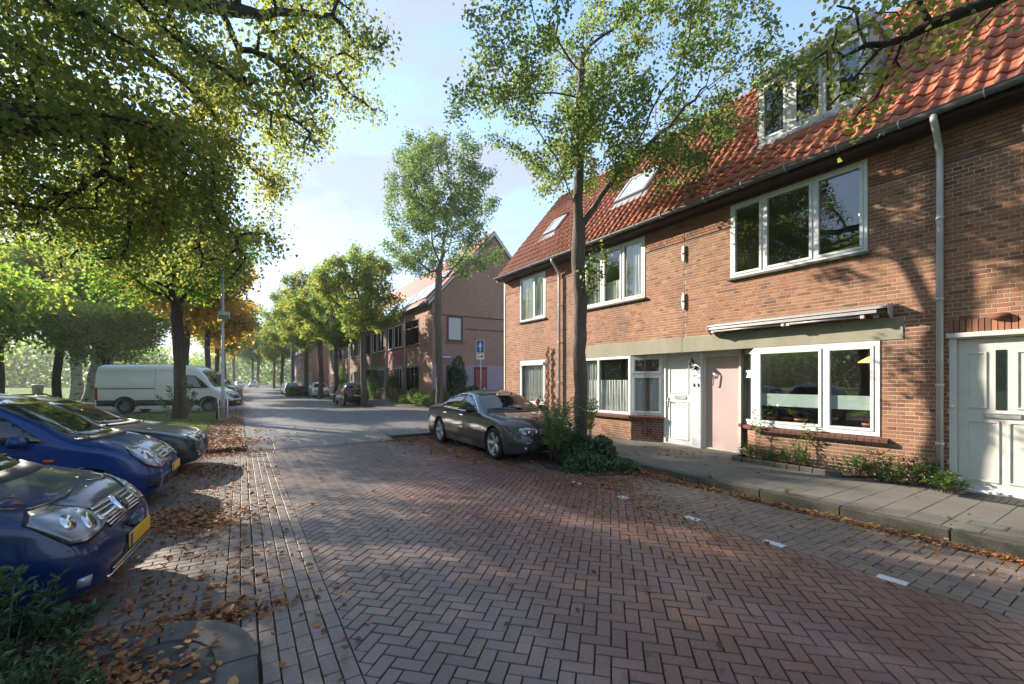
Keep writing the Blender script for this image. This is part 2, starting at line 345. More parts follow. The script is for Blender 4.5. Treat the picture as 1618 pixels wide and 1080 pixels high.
# ------------------------------------------------------------ helpers
def tag(o, label=None, cat=None, group=None, kind=None):
    if label: o['label'] = label
    if cat: o['category'] = cat
    if group: o['group'] = group
    if kind: o['kind'] = kind
    return o
def empty(name, loc, rz=0.0, label=None, cat=None, group=None):
    o = bpy.data.objects.new(name, None); C.objects.link(o)
    o.location = loc; o.rotation_euler = (0, 0, rz); o.empty_display_size = 0.2
    return tag(o, label, cat, group)
def put(name, me, mats, parent=None, loc=None, rot=None):
    o = bpy.data.objects.new(name, me); C.objects.link(o)
    if mats is not None and not me.materials:
        for m in (mats if isinstance(mats, (list, tuple)) else [mats]): me.materials.append(m)
    if parent is not None: o.parent = parent
    if loc is not None: o.location = loc
    if rot is not None: o.rotation_euler = rot
    return o
def fast(name, V, F, smooth=False, matidx=None):
    """uniform polygons"""
    V = np.asarray(V, np.float32).reshape(-1, 3); F = np.asarray(F, np.int32)
    me = bpy.data.meshes.new(name)
    me.vertices.add(len(V)); me.vertices.foreach_set('co', V.ravel())
    k = F.shape[1]
    me.loops.add(F.size); me.loops.foreach_set('vertex_index', F.ravel())
    me.polygons.add(len(F)); me.polygons.foreach_set('loop_start', np.arange(0, F.size, k, dtype=np.int32))
    me.polygons.foreach_set('use_smooth', np.full(len(F), bool(smooth)))
    if matidx is not None: me.polygons.foreach_set('material_index', np.asarray(matidx, np.int32))
    me.update(calc_edges=True)
    return me
class MB:
    def __init__(s): s.v = []; s.f = []; s.m = []; s.sm = []
    def add(s, vs, fs, m=0, sm=False):
        b = len(s.v); s.v += [tuple(v) for v in vs]
        for f in fs: s.f.append([b + i for i in f]); s.m.append(m); s.sm.append(sm)
        return s
    def box(s, x0, x1, y0, y1, z0, z1, m=0, T=None):
        vs = [(x, y, z) for x in (x0, x1) for y in (y0, y1) for z in (z0, z1)]
        if T is not None: vs = [T @ Vector(v) for v in vs]
        return s.add(vs, [(0, 1, 3, 2), (4, 6, 7, 5), (0, 4, 5, 1), (2, 3, 7, 6), (0, 2, 6, 4), (1, 5, 7, 3)], m)
    def bbox(s, x0, x1, y0, y1, z0, z1, b=0.004, m=0, T=None):
        """box with chamfered edges"""
        bm = bmesh.new(); bmesh.ops.create_cube(bm, size=1)
        for v in bm.verts: v.co = Vector(((x0 + x1) / 2 + v.co.x * (x1 - x0), (y0 + y1) / 2 + v.co.y * (y1 - y0), (z0 + z1) / 2 + v.co.z * (z1 - z0)))
        bmesh.ops.bevel(bm, geom=bm.edges[:], offset=b, segments=1, affect='EDGES')
        if T is not None:
            for v in bm.verts: v.co = T @ v.co
        bm.verts.index_update()
        s.add([v.co[:] for v in bm.verts], [[v.index for v in f.verts] for f in bm.faces], m); bm.free()
        return s
    def tube(s, pts, r, k=8, m=0, caps=True, closed=False):
        pts = [Vector(p) for p in pts]; n = len(pts)
        rs = r if isinstance(r, (list, tuple)) else [r] * n
        vs = []; up = None
        for i, p in enumerate(pts):
            d = (pts[(i + 1) % n] - pts[i - 1]) if closed else (pts[min(i + 1, n - 1)] - pts[max(i - 1, 0)])
            d.normalize()
            if up is None: up = Vector((0, 0, 1)) if abs(d.z) < 0.9 else Vector((1, 0, 0))
            a = d.cross(up).normalized(); b = a.cross(d).normalized(); up = b
            for j in range(k):
                t = 2 * PI * j / k; vs.append(p + a * (math.cos(t) * rs[i]) + b * (math.sin(t) * rs[i]))
        fs = []
        for i in range(n if closed else n - 1):
            for j in range(k):
                A = i * k; B = ((i + 1) % n) * k
                fs.append((A + j, A + (j + 1) % k, B + (j + 1) % k, B + j))
        if caps and not closed: fs += [tuple(range(k))[::-1], tuple((n - 1) * k + j for j in range(k))]
        return s.add(vs, fs, m, True)
    def lathe(s, prof, k=24, m=0, T=None):
        """prof: (r, z) pairs around z"""
        vs = []
        for r, z in prof:
            for j in range(k):
                t = 2 * PI * j / k; vs.append(Vector((r * math.cos(t), r * math.sin(t), z)))
        if T is not None: vs = [T @ v for v in vs]
        fs = [(i * k + j, i * k + (j + 1) % k, (i + 1) * k + (j + 1) % k, (i + 1) * k + j) for i in range(len(prof) - 1) for j in range(k)]
        return s.add(vs, fs, m, True)
    def prism(s, poly, d0, d1, axis='x', m=0):
        """poly of 2D points extruded along an axis"""
        def P(a, b, d): return {'x': (d, a, b), 'y': (a, d, b), 'z': (a, b, d)}[axis]
        n = len(poly)
        vs = [P(a, b, d0) for a, b in poly] + [P(a, b, d1) for a, b in poly]
        fs = [tuple(range(n)), tuple(range(2 * n - 1, n - 1, -1))] + [(i, n + i, n + (i + 1) % n, (i + 1) % n) for i in range(n)]
        return s.add(vs, fs, m)
    def mesh(s, name, off=None):
        me = bpy.data.meshes.new(name)
        vs = s.v if off is None else [(x - off[0], y - off[1], z - off[2]) for x, y, z in s.v]
        me.from_pydata(vs, [], s.f)
        me.polygons.foreach_set('material_index', s.m); me.polygons.foreach_set('use_smooth', s.sm)
        bm = bmesh.new(); bm.from_mesh(me); bmesh.ops.recalc_face_normals(bm, faces=bm.faces[:]); bm.to_mesh(me); bm.free()
        return me
    def build(s, name, mats, parent=None, off=None, loc=None):
        return put(name, s.mesh(name, off), mats, parent, loc)
def children(o): return [c for c in bpy.data.objects if c.parent == o]
KIDS = {}
def copy_tree(o, parent=None, kids=None):
    if kids is None:
        kids = {}
        for c in bpy.data.objects:
            if c.parent: kids.setdefault(c.parent.name, []).append(c)
    c = o.copy(); C.objects.link(c); c.parent = parent
    for ch in kids.get(o.name, []): copy_tree(ch, c, kids)
    return c

# camera helpers used only to choose which repeated pieces show largest
CT, ST = math.cos(TH), math.sin(TH)
def depth(x, y): return x * ST + y * CT
def in_view(x, y, z, m=1.08):
    d = x * ST + y * CT
    if d < 0.3: return False
    r = (x * CT - y * ST) / d; u = (z - CAM_H) / d
    return abs(r) < 1.19 * m and -0.706 * m < u < 0.883 * m
def hworld(x, y):
    """house frame -> street frame"""
    return x * math.cos(DH) - y * math.sin(DH), x * math.sin(DH) + y * math.cos(DH)
# ------------------------------------------------------------ ground, street, pavements
def sheet(name, x0, x1, y0, y1, z, mat, parent=None, kind='structure', nx=1, ny=1, amp=0.0):
    xs = np.linspace(x0, x1, nx + 1); ys = np.linspace(y0, y1, ny + 1)
    X, Y = np.meshgrid(xs, ys, indexing='ij')
    Z = np.full_like(X, z) + (amp * np.sin(X * 0.9 + 1.3) * np.cos(Y * 0.7) if amp else 0)
    V = np.stack([X, Y, Z], -1).reshape(-1, 3)
    I = np.arange((nx + 1) * (ny + 1)).reshape(nx + 1, ny + 1)
    F = np.stack([I[:-1, :-1], I[1:, :-1], I[1:, 1:], I[:-1, 1:]], -1).reshape(-1, 4)
    o = put(name, fast(name, V, F, amp > 0), mat, parent)
    return tag(o, kind=kind) if parent is None else o
sheet('ground', -500, 500, -80, 900, -0.09, M['lawn'])
road = sheet('road', 0.09, 6.42, -4, 12.15, -0.022, M['sand'])
parking = sheet('parking_bay', -9, 0.09, 3.0, 12.22, -0.026, M['sand'])

def clip(poly, planes):
    for (a, b, c) in planes:                 # keep a*x+b*y<=c
        outp = []
        for i in range(len(poly)):
            p, q = poly[i], poly[(i + 1) % len(poly)]
            dp, dq = a * p[0] + b * p[1] - c, a * q[0] + b * q[1] - c
            if dp <= 0: outp.append(p)
            if dp * dq < 0:
                t = dp / (dp - dq); outp.append((p[0] + t * (q[0] - p[0]), p[1] + t * (q[1] - p[1])))
        poly = outp
        if len(poly) < 3: return []
    return poly
def rectplanes(x0, x1, y0, y1): return [(-1, 0, -x0), (1, 0, x1), (0, -1, -y0), (0, 1, y1)]
def area(p): return abs(sum(p[i][0] * p[(i + 1) % len(p)][1] - p[(i + 1) % len(p)][0] * p[i][1] for i in range(len(p)))) / 2
def block_mesh(name, hx, hy, h=0.045, b=0.004):
    vs = []
    for (sx, sy) in ((-1, -1), (1, -1), (1, 1), (-1, 1)): vs.append((sx * (hx - b), sy * (hy - b), 0))
    for (sx, sy) in ((-1, -1), (1, -1), (1, 1), (-1, 1)): vs.append((sx * hx, sy * hy, -b))
    for (sx, sy) in ((-1, -1), (1, -1), (1, 1), (-1, 1)): vs.append((sx * hx, sy * hy, -h))
    fs = [(0, 1, 2, 3)] + [(i, 4 + i, 4 + (i + 1) % 4, (i + 1) % 4) for i in range(4)] + [(4 + i, 8 + i, 8 + (i + 1) % 4, 4 + (i + 1) % 4) for i in range(4)]
    return vs, [tuple(reversed(f)) if k else f for k, f in enumerate(fs)]
def lay(parent, pieces, name, mat, hx, hy, joint, z=0.0, wob=0.0015, limit=300, h=0.045):
    """pieces: (cx, cy, angle, clipped polygon or None); 300 nearest in view become parts, the rest one stuff part"""
    bv, bf = block_mesh(name, hx - joint / 2, hy - joint / 2, h)
    me = bpy.data.meshes.new(name); me.from_pydata(bv, [], bf); me.update(); me.materials.append(mat)
    full = [p for p in pieces if p[3] is None]
    near = sorted([p for p in full if in_view(p[0], p[1], z, 1.0)], key=lambda p: depth(p[0], p[1]))[:limit]
    ns = set(id(p) for p in near)
    for p in near:
        put(name, me, None, parent, (p[0], p[1], z + rnd.uniform(-wob, wob)), (rnd.gauss(0, 0.006), rnd.gauss(0, 0.006), p[2] + rnd.gauss(0, 0.006)))
    mb = MB()
    for p in pieces:
        if id(p) in ns: continue
        if p[3] is None:
            T = Matrix.Translation((p[0], p[1], z + rnd.uniform(-wob, wob))) @ Matrix.Rotation(p[2] + rnd.gauss(0, 0.006), 4, 'Z') @ Matrix.Rotation(rnd.gauss(0, 0.006), 4, 'X') @ Matrix.Rotation(rnd.gauss(0, 0.006), 4, 'Y')
            mb.add([T @ Vector(v) for v in bv], bf)
        else:
            q = p[3]; cx = sum(a for a, b in q) / len(q); cy = sum(b for a, b in q) / len(q); k = len(q); zz = z + rnd.uniform(-wob, wob)
            def ins(a, b, e):
                dx, dy = cx - a, cy - b; dd = max(1e-6, math.hypot(dx, dy)); e = min(e, dd * 0.4); return a + dx / dd * e, b + dy / dd * e
            t = [ins(a, b, joint * 0.5 + 0.004) for a, b in q]; s2 = [ins(a, b, joint * 0.5) for a, b in q]
            vs = [(a, b, zz) for a, b in t] + [(a, b, zz - 0.004) for a, b in s2] + [(a, b, zz - h) for a, b in s2]
            fs = [tuple(range(k))] + [(i, k + i, k + (i + 1) % k, (i + 1) % k) for i in range(k)] + [(k + i, 2 * k + i, 2 * k + (i + 1) % k, k + (i + 1) % k) for i in range(k)]
            mb.add(vs, fs)
    if mb.v: tag(mb.build(name, mat, parent), kind='stuff')
def herring(x0, x1, y0, y1, rot, a=0.1):
    """herringbone bond of 2:1 blocks clipped to a rectangle"""
    cx, cy = (x0 + x1) / 2, (y0 + y1) / 2; rad = math.hypot(x1 - x0, y1 - y0) / 2 + 0.3; n = int(rad / a) + 2
    pl = rectplanes(x0, x1, y0, y1); c, s = math.cos(rot), math.sin(rot); res = []
    for i in range(-n, n):
        for j in range(-n, n):
            k = (i - j) % 4
            if k == 0: w = (i * a, (i + 2) * a, j * a, (j + 1) * a); ang = rot
            elif k == 3: w = (i * a, (i + 1) * a, j * a, (j + 2) * a); ang = rot + PI / 2
            else: continue
            q = [(cx + u * c - v * s, cy + u * s + v * c) for u, v in ((w[0], w[2]), (w[1], w[2]), (w[1], w[3]), (w[0], w[3]))]
            if all(p[0] < x0 or p[0] > x1 for p in q) and all(p[0] < x0 for p in q) | all(p[0] > x1 for p in q): continue
            if all(p[1] < y0 for p in q) or all(p[1] > y1 for p in q): continue
            r = clip(q, pl); A = area(r) if r else 0
            if A < 0.0008: continue
            m = (sum(p[0] for p in q) / 4, sum(p[1] for p in q) / 4)
            res.append((m[0], m[1], ang, None if A > 0.0199 * (a / 0.1) ** 2 else r))
    return res
def running(x0, x1, y0, y1, along='y', L_=0.2, W_=0.1):
    res = []
    if along == 'y':
        nc = round((x1 - x0) / W_)
        for i in range(nc):
            y = y0 - (L_ / 2 if i % 2 else 0)
            while y < y1 - 1e-6:
                a, b = max(y, y0), min(y + L_, y1); xx = x0 + i * W_
                if b - a > 0.03:
                    res.append((xx + W_ / 2, (a + b) / 2, PI / 2, None if b - a > L_ - 1e-4 else [(xx, a), (xx + W_, a), (xx + W_, b), (xx, b)]))
                y += L_
    else:
        nc = round((y1 - y0) / W_)
        for i in range(nc):
            x = x0 - (L_ / 2 if i % 2 else 0)
            while x < x1 - 1e-6:
                a, b = max(x, x0), min(x + L_, x1); yy = y0 + i * W_
                if b - a > 0.03:
                    res.append(((a + b) / 2, yy + W_ / 2, 0, None if b - a > L_ - 1e-4 else [(a, yy), (b, yy), (b, yy + W_), (a, yy + W_)]))
                x += L_
    return res
lay(road, herring(0.60, 4.72, -0.6, 12.12, R(45)), 'paver', M['paver'], 0.1, 0.05, 0.009)
gutter = sheet('gutter_strip', 0.095, 0.598, -1.0, 12.12, -0.018, M['sand'])
lay(gutter, [(x, y, a, q) for x, y, a, q in running(0.10, 0.60, -1.0, 12.1, 'y', 0.2, 0.1)], 'gutter_paver', M['paver_band'], 0.1, 0.05, 0.008)
bay = sheet('parking_strip', 4.722, 6.42, -3.0, 12.4, -0.0185, M['sand'])
lay(bay, herring(4.73, 6.40, -0.6, 12.4, R(0), 0.105), 'bay_paver', M['paver_grey'], 0.105, 0.0525, 0.008)
# parking bay left: two rows along the street, then rows across
pk = running(-0.104, 0.096, 3.15, 12.2, 'y', 0.2, 0.1)
pk += running(-6.0, -0.106, 3.45, 12.15, 'x', 0.2, 0.1)
lay(parking, pk, 'bay_paver', M['paver_grey'], 0.1, 0.05, 0.008)
# painted stones between lane and parking strip
mk = sheet('lane_edge_line', 4.66, 4.74, 0.2, 6.6, -0.012, M['sand'])
for y in (0.42, 1.39, 2.36, 3.33, 4.45, 5.5):
    mb = MB().bbox(-0.048, 0.048, -0.1, 0.1, -0.02, 0.009, 0.003); put('marking_stone', mb.mesh('marking_stone'), M['roadwhite'], mk, (4.73, y, 0), (0, 0, rnd.uniform(-0.02, 0.02)))

# right pavement with kerb stones and slabs
KX = 6.42
pavement = sheet('pavement', KX + 0.12, 9.6, -4, 12.9, 0.085, M['sand'])
sl = []
y = -1.2; row = 0
while y < 12.7:
    x = KX + 0.13 + (-0.15 if row % 2 else 0)
    while x < 9.35:
        a, b = max(x, KX + 0.13), min(x + 0.3, 9.4)
        if b - a > 0.04: sl.append(((a + b) / 2, y + 0.15, 0, None if b - a > 0.299 else [(a, y), (b, y), (b, y + 0.3), (a, y + 0.3)]))
        x += 0.3
    y += 0.3; row += 1
lay(pavement, sl, 'paving_slab', M['slab'], 0.15, 0.15, 0.0035, z=0.12, wob=0.0018, limit=300, h=0.04)
kerb = sheet('kerb', KX + 0.01, KX + 0.11, -4, 12.9, 0.02, M['sand'])
y = -1.6
while y < 12.5:
    mb = MB().bbox(0, 0.12, 0.003, 0.997, -0.15, 0.0, 0.012)
    put('kerb_stone', mb.mesh('kerb_stone'), M['kerb'], kerb, (KX, y, 0.118 + rnd.uniform(-0.003, 0.003)), (0, 0, rnd.gauss(0, 0.003))); y += 1.0
# tree pit in the parking strip
pit = MB(); pv = [(5.2, 5.75), (6.05, 5.45), (6.41, 5.4), (6.41, 7.55), (5.35, 7.5), (5.0, 6.7)]
pit.prism(pv, -0.02, 0.03, 'z'); tag(pit.build('planting_soil', M['soil']), kind='structure')

# raised junction, ramp slabs, far street
def quadsheet(name, pts, mat, kind='structure'):
    mb = MB().add(pts, [tuple(range(len(pts)))]); return tag(mb.build(name, mat), kind=kind)
ramp = quadsheet('ramp_bed', [(0.1, 12.12, -0.06), (3.72, 12.12, -0.06), (3.72, 13.2, 0.05), (0.1, 13.2, 0.05)], M['sand'])
for i in range(6):
    x0 = 0.1 + i * 0.6; mb = MB()
    mb.bbox(0, 0.594, 0, 1.07, -0.06, 0.0, 0.006)
    o = put('ramp_slab', mb.mesh('ramp_slab'), M['paver_band'], ramp, (x0 + 0.003, 12.13, 0.008), (math.atan(0.1 / 1.07), 0, 0))
mb = MB()
for x0, x1, y0, y1 in ((0.1, 3.72, 13.2, 26.0), (3.72, 60, 12.52, 26.0)):
    mb.box(x0, x1, y0, y1, -0.05, 0.104)
jn = tag(mb.build('junction', M['road_far']), kind='structure')
kb = MB().bbox(3.72, 6.42, 12.42, 12.52, -0.1, 0.112, 0.01); kb = kb.build('junction_kerb', M['kerb']); tag(kb, kind='structure')
quadsheet('ramp_down', [(0.1, 26.0, 0.104), (6.9, 26.0, 0.104), (6.9, 27.2, 0.0), (0.1, 27.2, 0.0)], M['paver_band'])
sheet('street', 0.1, 6.9, 27.2, 260, -0.004, M['road_far'])
def boxsheet(name, x0, x1, y0, y1, z0, z1, mat): return tag(MB().box(x0, x1, y0, y1, z0, z1).build(name, mat), kind='structure')
boxsheet('far_pavement', 6.9, 10.3, 26.0, 200, -0.05, 0.11, M['slab'])
boxsheet('side_pavement', 9.6, 60, 12.9, 14.6, -0.05, 0.116, M['slab'])
boxsheet('corner_pavement', 9.2, 60, 23.6, 26.0, -0.05, 0.13, M['slab'])
# left side behind the parked cars
boxsheet('side_path', -9.0, 0.08, 12.34, 13.7, -0.05, 0.112, M['slab'])
kb2 = sheet('bay_kerb', -9, 0.09, 12.24, 12.32, 0.02, M['sand'])
x = -8.9
while x < -0.02:
    mb = MB().bbox(0.003, 0.987, 0, 0.12, -0.15, 0.0, 0.012)
    put('kerb_stone', mb.mesh('kerb_stone'), M['kerb'], kb2, (x, 12.22, 0.122)); x += 0.99
boxsheet('verge_path', -0.75, 0.08, 13.7, 27.0, -0.05, 0.108, M['slab'])
boxsheet('grass_verge', -30.0, -0.75, 13.7, 26.6, -0.05, 0.10, M['lawn'])
boxsheet('van_bay', -9.0, 0.08, 27.0, 34.0, -0.05, 0.012, M['road_far'])
boxsheet('far_verge', -9.0, 0.08, 34.0, 200, -0.05, 0.06, M['lawn'])
boxsheet('park_lawn', -200, -9.0, 27.0, 260, -0.06, 0.09, M['lawn'])

# left front corner: kerb stones round a bed
bed = MB().prism([(-8, -1.0), (-0.12, -1.0), (-0.12, 3.2), (-0.3, 3.45), (-0.6, 3.55), (-8, 3.6)], -0.05, 0.09, 'z'); tag(bed.build('planting_bed', M['soil']), kind='structure')
ck = sheet('corner_kerb', -0.05, 0.04, -1.0, 3.1, 0.0, M['sand'])
y = -1.0
while y < 2.9:
    mb = MB().bbox(-0.10, 0.10, 0.003, 0.977, -0.2, 0.0, 0.014)
    put('kerb_stone', mb.mesh('kerb_stone'), M['cornerkerb'], ck, (-0.02, y, 0.125)); y += 0.98
mb = MB(); N = 8                                            # rounded corner stone
arc_o = [(-0.42 + 0.50 * math.cos(t), 2.92 + 0.66 * math.sin(t)) for t in [PI / 2 * i / N for i in range(N + 1)]]
arc_i = [(-0.42 + 0.30 * math.cos(t), 2.92 + 0.44 * math.sin(t)) for t in [PI / 2 * i / N for i in range(N + 1)]]
for i in range(N):
    mb.prism([arc_o[i], arc_o[i + 1], arc_i[i + 1], arc_i[i]], -0.1, 0.124, 'z')
put('kerb_stone', mb.mesh('kerb_stone'), M['cornerkerb'], ck)
x = -0.43
for k in range(6):
    mb = MB().bbox(-0.977, -0.003, -0.1, 0.1, -0.2, 0, 0.014)
    put('kerb_stone', mb.mesh('kerb_stone'), M['cornerkerb'], ck, (x, 3.47, 0.122), (0, 0, 0.0)); x -= 0.98
mb = MB(); mb.prism([(-1.3, 1.2), (-0.123, 1.2)] + [(a_ - 0.002, b_ - 0.002) for a_, b_ in arc_i] + [(-1.3, 3.358)], 0.03, 0.112, 'z')
tag(mb.build('asphalt_patch', M['asphalt']), kind='structure')
# drain grating in the gutter
dr = empty('drain', (0.3, 11.35, 0.004), 0, 'iron drain grating set in the gutter pavers before the ramp', 'drain')
mb = MB(); mb.box(-0.19, 0.19, -0.16, -0.135, -0.01, 0.004).box(-0.19, 0.19, 0.135, 0.16, -0.01, 0.004).box(-0.19, -0.165, -0.135, 0.135, -0.01, 0.004).box(0.165, 0.19, -0.135, 0.135, -0.01, 0.004)
mb.build('grate_frame', M['blackmetal'], dr)
for i in range(6):
    MB().box(-0.012, 0.012, -0.133, 0.133, -0.01, 0.002).build('bar', M['blackmetal'], dr, loc=(-0.135 + i * 0.054, 0, 0))

# ------------------------------------------------------------ fallen leaves
def leaf_cards(P, size, axis, nrm, aspect=0.75, fold=0.18, tipless=False):
    """folded leaf of four triangles at each point"""
    N = len(P); b = np.cross(nrm, axis); b /= np.linalg.norm(b, axis=1, keepdims=True) + 1e-9
    n2 = np.cross(axis, b); s = size[:, None]
    w = s * aspect * 0.5
    v0 = P; v1 = P + axis * s * 0.42 + b * w + n2 * s * fold; v2 = P + axis * s; v3 = P + axis * s * 0.42 - b * w + n2 * s * fold
    V = np.stack([v0, v1, v2, v3], 1).reshape(-1, 3)
    i = np.arange(N)[:, None] * 4
    F = np.concatenate([i + [0, 1, 2], i + [0, 2, 3]], 1).reshape(-1, 3)
    return V, F
def round_leaves(P, size, axis, nrm, aspect=0.8, curl=0.2, g=None):
    N = len(P); b = np.cross(nrm, axis); b /= np.linalg.norm(b, axis=1, keepdims=True) + 1e-9
    n2 = np.cross(axis, b); s = size[:, None]; w = s * aspect * 0.5; k = (curl * g.uniform(-0.4, 1.3, N))[:, None] * s; k2 = (curl * g.uniform(-0.5, 1.2, N))[:, None] * s
    v = [P, P + axis * s * 0.22 + b * w * 0.85 + n2 * k, P + axis * s * 0.62 + b * w * 0.8 + n2 * k2, P + axis * s + n2 * k2 * 0.5, P + axis * s * 0.60 - b * w * 0.85 + n2 * k, P + axis * s * 0.25 - b * w * 0.8 + n2 * k2, P + axis * s * 0.45]
    V = np.stack(v, 1).reshape(-1, 3); i = np.arange(N)[:, None] * 7
    F = np.concatenate([i + [6, a, a + 1 if a < 5 else 0] for a in range(6)], 1).reshape(-1, 3)
    return V, F
def unit(a): return a / (np.linalg.norm(a, axis=1, keepdims=True) + 1e-9)
def ground_leaves(name, areas, label, seed=1, size=(0.045, 0.095)):
    g = np.random.default_rng(seed); Ps = []
    for (cx, cy, sx, sy, rot, n, z, kind) in areas:
        n = int(n * 1.15)
        if kind == 'g': a = g.normal(0, 1, (n, 2)) * (sx, sy)
        else: a = g.uniform(-1, 1, (n, 2)) * (sx, sy)
        c, s = math.cos(R(rot)), math.sin(R(rot))
        x = cx + a[:, 0] * c - a[:, 1] * s; y = cy + a[:, 0] * s + a[:, 1] * c
        Ps.append(np.stack([x, y, np.full(n, z)], 1))
    P = np.concatenate(Ps); N = len(P)
    # leave out leaves that would be under kerbs or in the kerb face
    bad = (P[:, 0] > KX - 0.03) & (P[:, 2] < 0.05) & (P[:, 1] < 12.4)
    bad |= (P[:, 0] < 0.1) & (P[:, 1] < 3.6) & (P[:, 2] < 0.05)
    P = P[~bad]; N = len(P)
    P[:, 2] += g.uniform(0.004, 0.03, N) * (1 if True else 0)
    th = g.uniform(0, 2 * PI, N); ax = unit(np.stack([np.cos(th), np.sin(th), g.normal(0, 0.22, N)], 1))
    nr = unit(np.stack([g.normal(0, 0.3, N), g.normal(0, 0.3, N), np.ones(N)], 1))
    V, F = round_leaves(P, (size[0] + (size[1] - size[0]) * g.beta(1.3, 2.2, N) * 1.5) * 0.72, ax, nr, 0.78, 0.22, g)
    o = put(name, fast(name, V, F), M['lf_dead'])
    return tag(o, label, 'leaves', None, 'stuff')
A = []
A += [(-0.75, 6.7, 0.45, 0.35, 10, 900, 0, 'g'), (-0.35, 6.3, 0.22, 0.3, 0, 260, 0, 'g'), (-0.5, 9.9, 0.40, 0.35, 0, 520, 0, 'g'), (-0.45, 8.3, 0.35, 0.5, 0, 160, 0, 'g'),
      (-0.6, 11.9, 0.6, 0.25, 0, 600, 0, 'g'), (-2.5, 8.0, 2.4, 4.0, 0, 420, 0, 'u'), (-0.6, 4.4, 0.5, 0.4, 0, 150, 0, 'g'), (-0.75, 3.75, 0.6, 0.11, 0, 420, 0, 'g'), (-0.2, 3.78, 0.2, 0.1, 0, 130, 0.01, 'g'), (-0.35, 5.2, 0.4, 0.8, 0, 110, 0, 'g')]
ground_leaves('fallen_leaves', A, 'brown fallen leaves strewn over the left parking bay beside the cars', 11)
A = [(-0.72, 2.98, 0.20, 0.16, 0, 420, 0.108, 'g'), (-0.85, 2.6, 0.3, 0.25, 0, 420, 0.108, 'g'), (-1.6, 2.8, 0.8, 0.6, 0, 700, 0.10, 'u'), (-0.38, 2.85, 0.16, 0.3, 0, 60, 0.12, 'g'), (-1.0, 3.45, 0.35, 0.08, 0, 120, 0.125, 'g')]
ground_leaves('fallen_leaves', A, 'dry leaves heaped in the planting bed at the bottom left', 12, (0.05, 0.10))
A = [(6.22, 3.0, 0.09, 4.2, 0, 2300, 0, 'u'), (6.05, 3.5, 0.16, 3.5, 0, 350, 0, 'g'), (4.95, 4.6, 0.22, 0.75, -15, 420, 0, 'g'), (4.4, 3.4, 0.35, 0.8, 0, 130, 0, 'g'), (5.2, 5.4, 0.5, 0.35, 0, 600, 0, 'g'), (6.2, 5.4, 0.2, 0.5, 0, 500, 0.03, 'g'),
     (4.9, 6.6, 0.25, 0.7, 0, 350, 0.0, 'g'), (5.6, 2.0, 0.8, 3.5, 0, 160, 0, 'u')]
ground_leaves('fallen_leaves', A, 'reddish leaves gathered along the right kerb and round the ivy', 13, (0.035, 0.075))
A = [(4.35, 9.8, 0.45, 1.3, 0, 900, 0, 'g'), (4.6, 12.15, 0.7, 0.16, 0, 1100, 0, 'g'), (4.2, 11.6, 0.5, 0.35, 0, 300, 0, 'g'), (5.6, 10, 0.8, 2, 0, 250, 0, 'u'), (5.6, 13.2, 0.6, 0.3, 0, 160, 0.1, 'g')]
ground_leaves('fallen_leaves', A, 'orange leaves lying beside and behind the grey sedan', 14)
A = [(2.6, 4.5, 2.1, 5.0, 0, 130, 0, 'u'), (2.6, 8, 2.0, 4.0, 0, 60, 0, 'u'), (0.35, 5.5, 0.25, 4.5, 0, 75, 0, 'u'), (7.6, 4, 1.1, 5, 0, 60, 0.12, 'u'), (2.5, 19, 2.2, 6, 0, 60, 0.105, 'u'), (7.9, 6.0, 0.4, 0.5, 0, 60, 0.12, 'g')]
ground_leaves('fallen_leaves', A, 'single yellow and brown leaves scattered on the street pavers', 15, (0.05, 0.10))
A = [(-0.5, 17, 0.5, 5.0, 0, 1500, 0.11, 'u'), (-1.6, 15.5, 1.3, 1.3, 0, 900, 0.11, 'g'), (-0.5, 13.2, 0.6, 0.6, 0, 500, 0.11, 'g'), (-0.3, 25.5, 0.5, 1.4, 0, 400, 0.11, 'g'), (-5, 20, 4, 6, 0, 900, 0.10, 'u'), (-0.6, 55, 0.8, 20, 0, 1500, 0.06, 'u'), (6.8, 40, 0.8, 14, 0, 900, 0.02, 'u'), (5.4, 50, 1.4, 6, 0, 500, 0.02, 'u'), (6.6, 27.5, 0.8, 0.6, 0, 400, 0.11, 'g')]
ground_leaves('fallen_leaves', A, 'orange leaves along the verge by the lamp post and far street', 16, (0.07, 0.13))

# small access cover let into the slabs
o = empty('cover_plate', (6.94, 1.22, 0.121), 0, 'small framed metal cover plate set in the slabs before the off-white double door', 'cover plate')
MB().bbox(-0.09, 0.09, -0.13, 0.13, -0.01, 0.004, 0.002).build('cover', M['zinc_dark'], o)
m_ = MB(); m_.box(-0.115, -0.095, -0.15, 0.15, -0.01, 0.005).box(0.095, 0.115, -0.15, 0.15, -0.01, 0.005).box(-0.095, 0.095, -0.15, -0.133, -0.01, 0.005).box(-0.095, 0.095, 0.133, 0.15, -0.01, 0.005); m_.build('cover_frame', M['kerb'], o)
